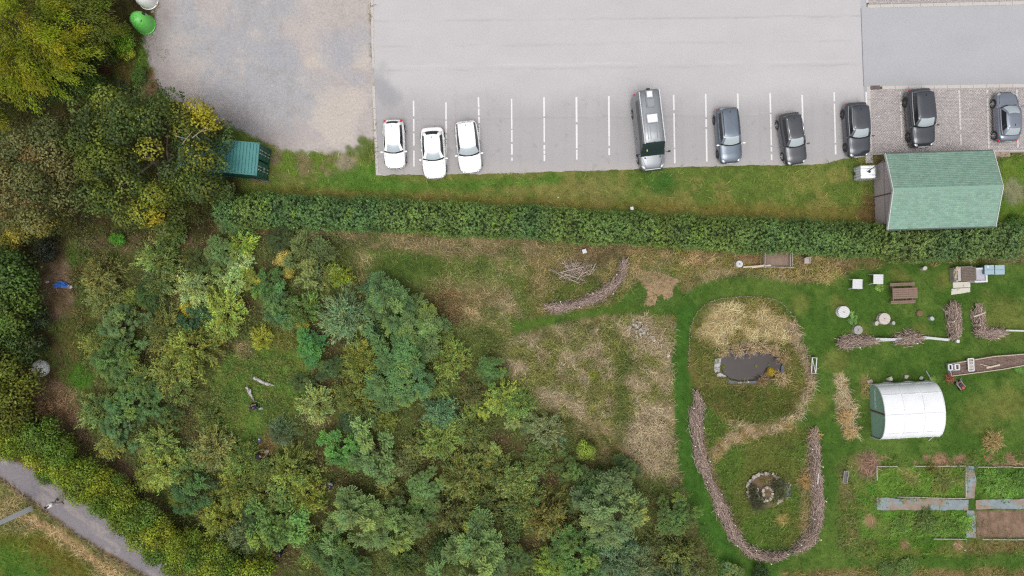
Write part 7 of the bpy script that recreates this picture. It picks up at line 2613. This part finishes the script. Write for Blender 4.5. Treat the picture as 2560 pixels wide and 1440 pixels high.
hp2 = empty('bagged_heap', P(103, 921), 0, 'round white sheeted heap beside the belt trees', 'covered heap')
rows = []
for i in range(9):
    r = .68 * (1 - (i / 8) ** 2.0 * .98)
    rows.append([(r * math.cos(2 * PI * j / 24) * (1 + rg.uniform(-.05, .05)), r * math.sin(2 * PI * j / 24) * (1 + rg.uniform(-.05, .05)), .46 * math.sin(PI / 2 * i / 8) + rg.uniform(-.035, .035)) for j in range(24)])
MB().grid(rows[::-1], closed=True).build('sheet', mat('white_sheet', (0.84, 0.84, 0.84, 1), rough=.6, nscale=3.2, color2=(0.5, 0.5, 0.49, 1)), hp2)
rag = MB().box((0, 0, .05), (.26, .14, .06), rz=.3, bevel=.02)
tag(rag.build('rag', M_white), 'small white rag left of the blue tarpaulin', 'rag').location = P(119, 705)


# ------------------------------------------------------------------ lamp post
lp = empty('concrete_post', P(76, 1272), math.atan2(-(1272 - 720), 76 - 1280), 'grey concrete power post leaning out of the lower left corner', 'post')
mc = mat('post_concrete', (0.74, 0.76, 0.79, 1), rough=.8, noise=.06, nscale=5)
MB().box((0, 0, 4.0), (.46, .4, 8.0), taper=.62).build('shaft', mc, lp)
for s in (1, -1):
    MB().box((-.02, s * .17, 4.0), (.1, .04, 7.6)).build('flange', mat('post_dark', C(120, 122, 128), rough=.8), lp)
MB().tube((-.16, 0, 1.35), (-.13, 0, 1.35), .04, .04, 8).build('bolt_hole', M_black, lp)


# ------------------------------------------------------------------ people
def skin_chain(name, chains, m_, parent, sub=1):
    """chains: lists of (point, radius); first point of later chains may repeat a point of an earlier one"""
    vs, es, rs, idx = [], [], [], {}
    for ch in chains:
        prev = None
        for p, r in ch:
            k = tuple(round(c, 4) for c in p)
            if k not in idx:
                idx[k] = len(vs)
                vs.append(p)
                rs.append(r)
            i = idx[k]
            if prev is not None and prev != i:
                es.append((prev, i))
            prev = i
    me = bpy.data.meshes.new(name)
    me.from_pydata(vs, es, [])
    o = mesh_obj(name, me, m_, parent)
    sk = o.modifiers.new('skin', 'SKIN')
    sk.use_smooth_shade = True
    for i, r in enumerate(rs):
        me.skin_vertices[0].data[i].radius = (r, r) if not isinstance(r, tuple) else r
    me.skin_vertices[0].data[0].use_root = True
    ss = o.modifiers.new('subsurf', 'SUBSURF')
    ss.levels = sub
    ss.render_levels = sub
    return o


M_skin = mat('skin', C(206, 164, 138), rough=.6)


def person(px, py, heading, label, shirt, trouser, hair, pose='stand', stripes=False, loose=1.0):
    base = P(px, py)
    o = empty('person', base, heading, label, 'person')
    ms = mat('cloth_%s' % label[:24], shirt, rough=.9)
    mt = mat('trouser_%s' % label[:24], trouser, rough=.9)
    mh = mat('hair_%s' % label[:24], hair, rough=.7)
    V_ = Vector
    if pose == 'sit':
        hip, ch, neck, head = V_((0, 0, .25)), V_((.1, 0, .62)), V_((.14, 0, .78)), V_((.18, 0, .92))
        knees = [V_((.38, s * .16, .45)) for s in (1, -1)]
        ank = [V_((.42, s * .15, .08)) for s in (1, -1)]
    elif pose == 'bend':
        hip, ch, neck, head = V_((0, 0, .85)), V_((.36, 0, 1.08)), V_((.5, 0, 1.12)), V_((.62, 0, 1.1))
        knees = [V_((.1, s * .11, .46)) for s in (1, -1)]
        ank = [V_((-.02, s * .12, .08)) for s in (1, -1)]
    else:
        hip, ch, neck, head = V_((0, 0, .92)), V_((.02, 0, 1.3)), V_((.03, 0, 1.47)), V_((.06, 0, 1.62))
        knees = [V_((.16, .1, .5)), V_((-.02, -.1, .5))]
        ank = [V_((.2, .1, .08)), V_((-.22, -.1, .12))]
    sh = [ch + V_((.0, s * .19, .06)) for s in (1, -1)]
    if pose == 'sit':
        el = [V_((.34, s * .27, .66)) for s in (1, -1)]
        wr = [V_((.3, s * .13, .9)) for s in (1, -1)]
    elif pose == 'bend':
        el = [V_((.5, s * .22, .84)) for s in (1, -1)]
        wr = [V_((.68, s * .12, .66)) for s in (1, -1)]
    else:
        el = [V_((-.05, .28, 1.1)), V_((.08, -.28, 1.1))]
        wr = [V_((.1, .3, .92)), V_((.26, -.26, .98))]
    # body: trunk, limbs and hands as one skin
    chains = [[(hip, .1), ((hip + ch) / 2, .09), (ch, .1), (neck, .055), (head - V_((0, 0, .02)), .09), (head + V_((0, 0, .09)), .08)]]
    for k, s in enumerate((1, -1)):
        h0 = hip + V_((0, s * .09, -.03))
        chains.append([(hip, .1), (h0, .08), (knees[k], .062), (ank[k], .042), (ank[k] + V_((.14, 0, -.04)), .035)])
        hd = (wr[k] - el[k]).normalized()
        sd_ = hd.cross(V_((0, 0, 1)))
        sd_ = sd_.normalized() if sd_.length > .1 else V_((0, 1, 0))
        palm = wr[k] + hd * .07
        chains.append([(ch, .1), (sh[k], .055), (el[k], .042), (wr[k], .028), (palm, .034)])
        for f in range(4):
            q = palm + sd_ * (.03 - .02 * f) * 1.0
            ln = (.06, .07, .065, .05)[f]
            chains.append([(palm, .034), (q + hd * .03, .0095), (q + hd * (.03 + ln * .5) + V_((0, 0, -.008)), .009), (q + hd * (.02 + ln) + V_((0, 0, -.028)), .008)])
        chains.append([(palm, .034), (palm + sd_ * .045 + hd * .0, .011), (palm + sd_ * .065 + hd * .035 + V_((0, 0, -.01)), .009)])
    body = skin_chain('body', chains, M_skin, o)
    # clothes a little larger than the body
    sc_ = [[(hip - (ch - hip) * (.12 + (loose - 1) * .8), .15 * loose), (hip + (ch - hip) * .25, .15 * loose), ((hip + ch) / 2, .152 * loose), (ch, .16 * loose), (ch + (neck - ch) * .5, .09)]]
    for k in range(2):
        sc_.append([(ch, .16 * loose), (sh[k], .078 * loose), (sh[k] + (el[k] - sh[k]) * .8, .06 * loose)])
    skin_chain('shirt', sc_, ms, o)
    tc_ = [[(hip + V_((0, 0, .06)), .14), (hip, .14)]]
    for k, s in enumerate((1, -1)):
        tc_.append([(hip, .14), (hip + V_((0, s * .09, -.04)), .105), (knees[k], .078), (ank[k] + V_((0, 0, .05)), .058)])
    skin_chain('trousers', tc_, mt, o)
    MB().ball(head + V_((-.025, 0, .07)), (.108, .098, .1), 14).build('hair', mh, o, True)
    for s in (1, -1):
        MB().ball(head + V_((.086, s * .032, .04)), (.012, .014, .01), 8).build('eye', M_black, o, True)
        MB().ball(head + V_((.0, s * .092, .03)), (.024, .012, .034), 8).build('ear', M_skin, o, True)
        MB().ball(ank[0 if s > 0 else 1] + V_((.07, 0, -.035)), (.14, .05, .045), 10).build('shoe', M_black, o, True)
    MB().ball(head + V_((.1, 0, .01)), (.02, .014, .022), 8).build('nose', M_skin, o, True)
    MB().ball(head + V_((.088, 0, -.04)), (.01, .024, .008), 8).build('mouth', mat('lips', C(170, 100, 92), rough=.6), o, True)
    if stripes:
        for k in range(4):
            t = .2 + k * .22
            p = hip + (ch - hip) * t
            MB().lathe([(.155, -.02), (.158, 0), (.155, .02)], 16, tuple(p), 1.0, 1.28).build('stripe', M_white, o, True)
    return o


person(640, 1019, math.radians(100), 'person in a navy top sitting at the end of the forked log', C(46, 48, 92), C(40, 52, 96), C(36, 28, 28), 'sit')
person(650, 1137, math.radians(20), 'person in black bending over with a long stick', C(30, 30, 40), C(28, 28, 36), C(40, 34, 34), 'bend')
person(834, 1203, math.radians(-120), 'person in a black and white striped top under the young trees', C(52, 52, 60), C(40, 42, 54), C(36, 34, 40), 'stand', True)
person(713, 1371, math.radians(200), 'person in navy clothes near the bottom edge', C(32, 30, 58), C(34, 32, 52), C(34, 28, 30), 'stand')
person(150, 1251, math.radians(-60), 'person with dark hair and a white shirt walking on the lane', (0.72, 0.72, 0.75, 1), (0.5, 0.5, 0.54, 1), C(46, 40, 60), 'stand', loose=1.4)
bag = empty('shoulder_bag', P(649, 1016), .3, 'dark bag beside the seated person', 'bag')
MB().box((0, 0, .12), (.34, .22, .24), bevel=.06).build('bag', mat('bag_dark', C(44, 38, 50), rough=.8), bag)
MB().path([(-.12, .0, .22), (-.06, 0, .36), (.06, 0, .36), (.12, 0, .22)], .015, 5).build('strap', M_black, bag)
hat = empty('sun_hat', P(652, 1020), .0, 'pale sun hat on the grass by the dark bag', 'hat')
MB().lathe([(.2, .01), (.2, .025), (.1, .04), (.09, .11), (.05, .13)], 18).build('hat', mat('hat_cream', C(206, 206, 190), rough=.9), hat, True)
jug = empty('blue_bag', P(650, 1101), 1.2, 'small blue bag on the grass between the two people', 'bag')
MB().box((0, 0, .1), (.34, .2, .2), bevel=.05).build('bag', mat('bag_blue', C(96, 112, 176), rough=.7), jug)
MB().box((.12, .05, .2), (.1, .1, .05), bevel=.02).build('flap', M_white, jug)
cl_ = empty('white_sack', P(668, 1128), .4, 'pale grey sack at the feet of the person in black', 'sack')
MB().ball((0, 0, .12), (.24, .17, .14), 10).build('sack', mat('sack_pale', C(190, 192, 186), rough=.8), cl_, True)
MB().tube((-.24, .0, .14), (-.34, .02, .1), .05, .03, 6).build('neck', MATS['sack_pale'], cl_)
sk_ = tag(MB().tube((-.45, -.12, .5), (.4, .08, .62), .03, .022, 6).build('stick', mat('stick', C(196, 176, 140), rough=.9)), 'pale stick held by the person in black', 'stick')
sk_.location = P(641, 1141, 0)
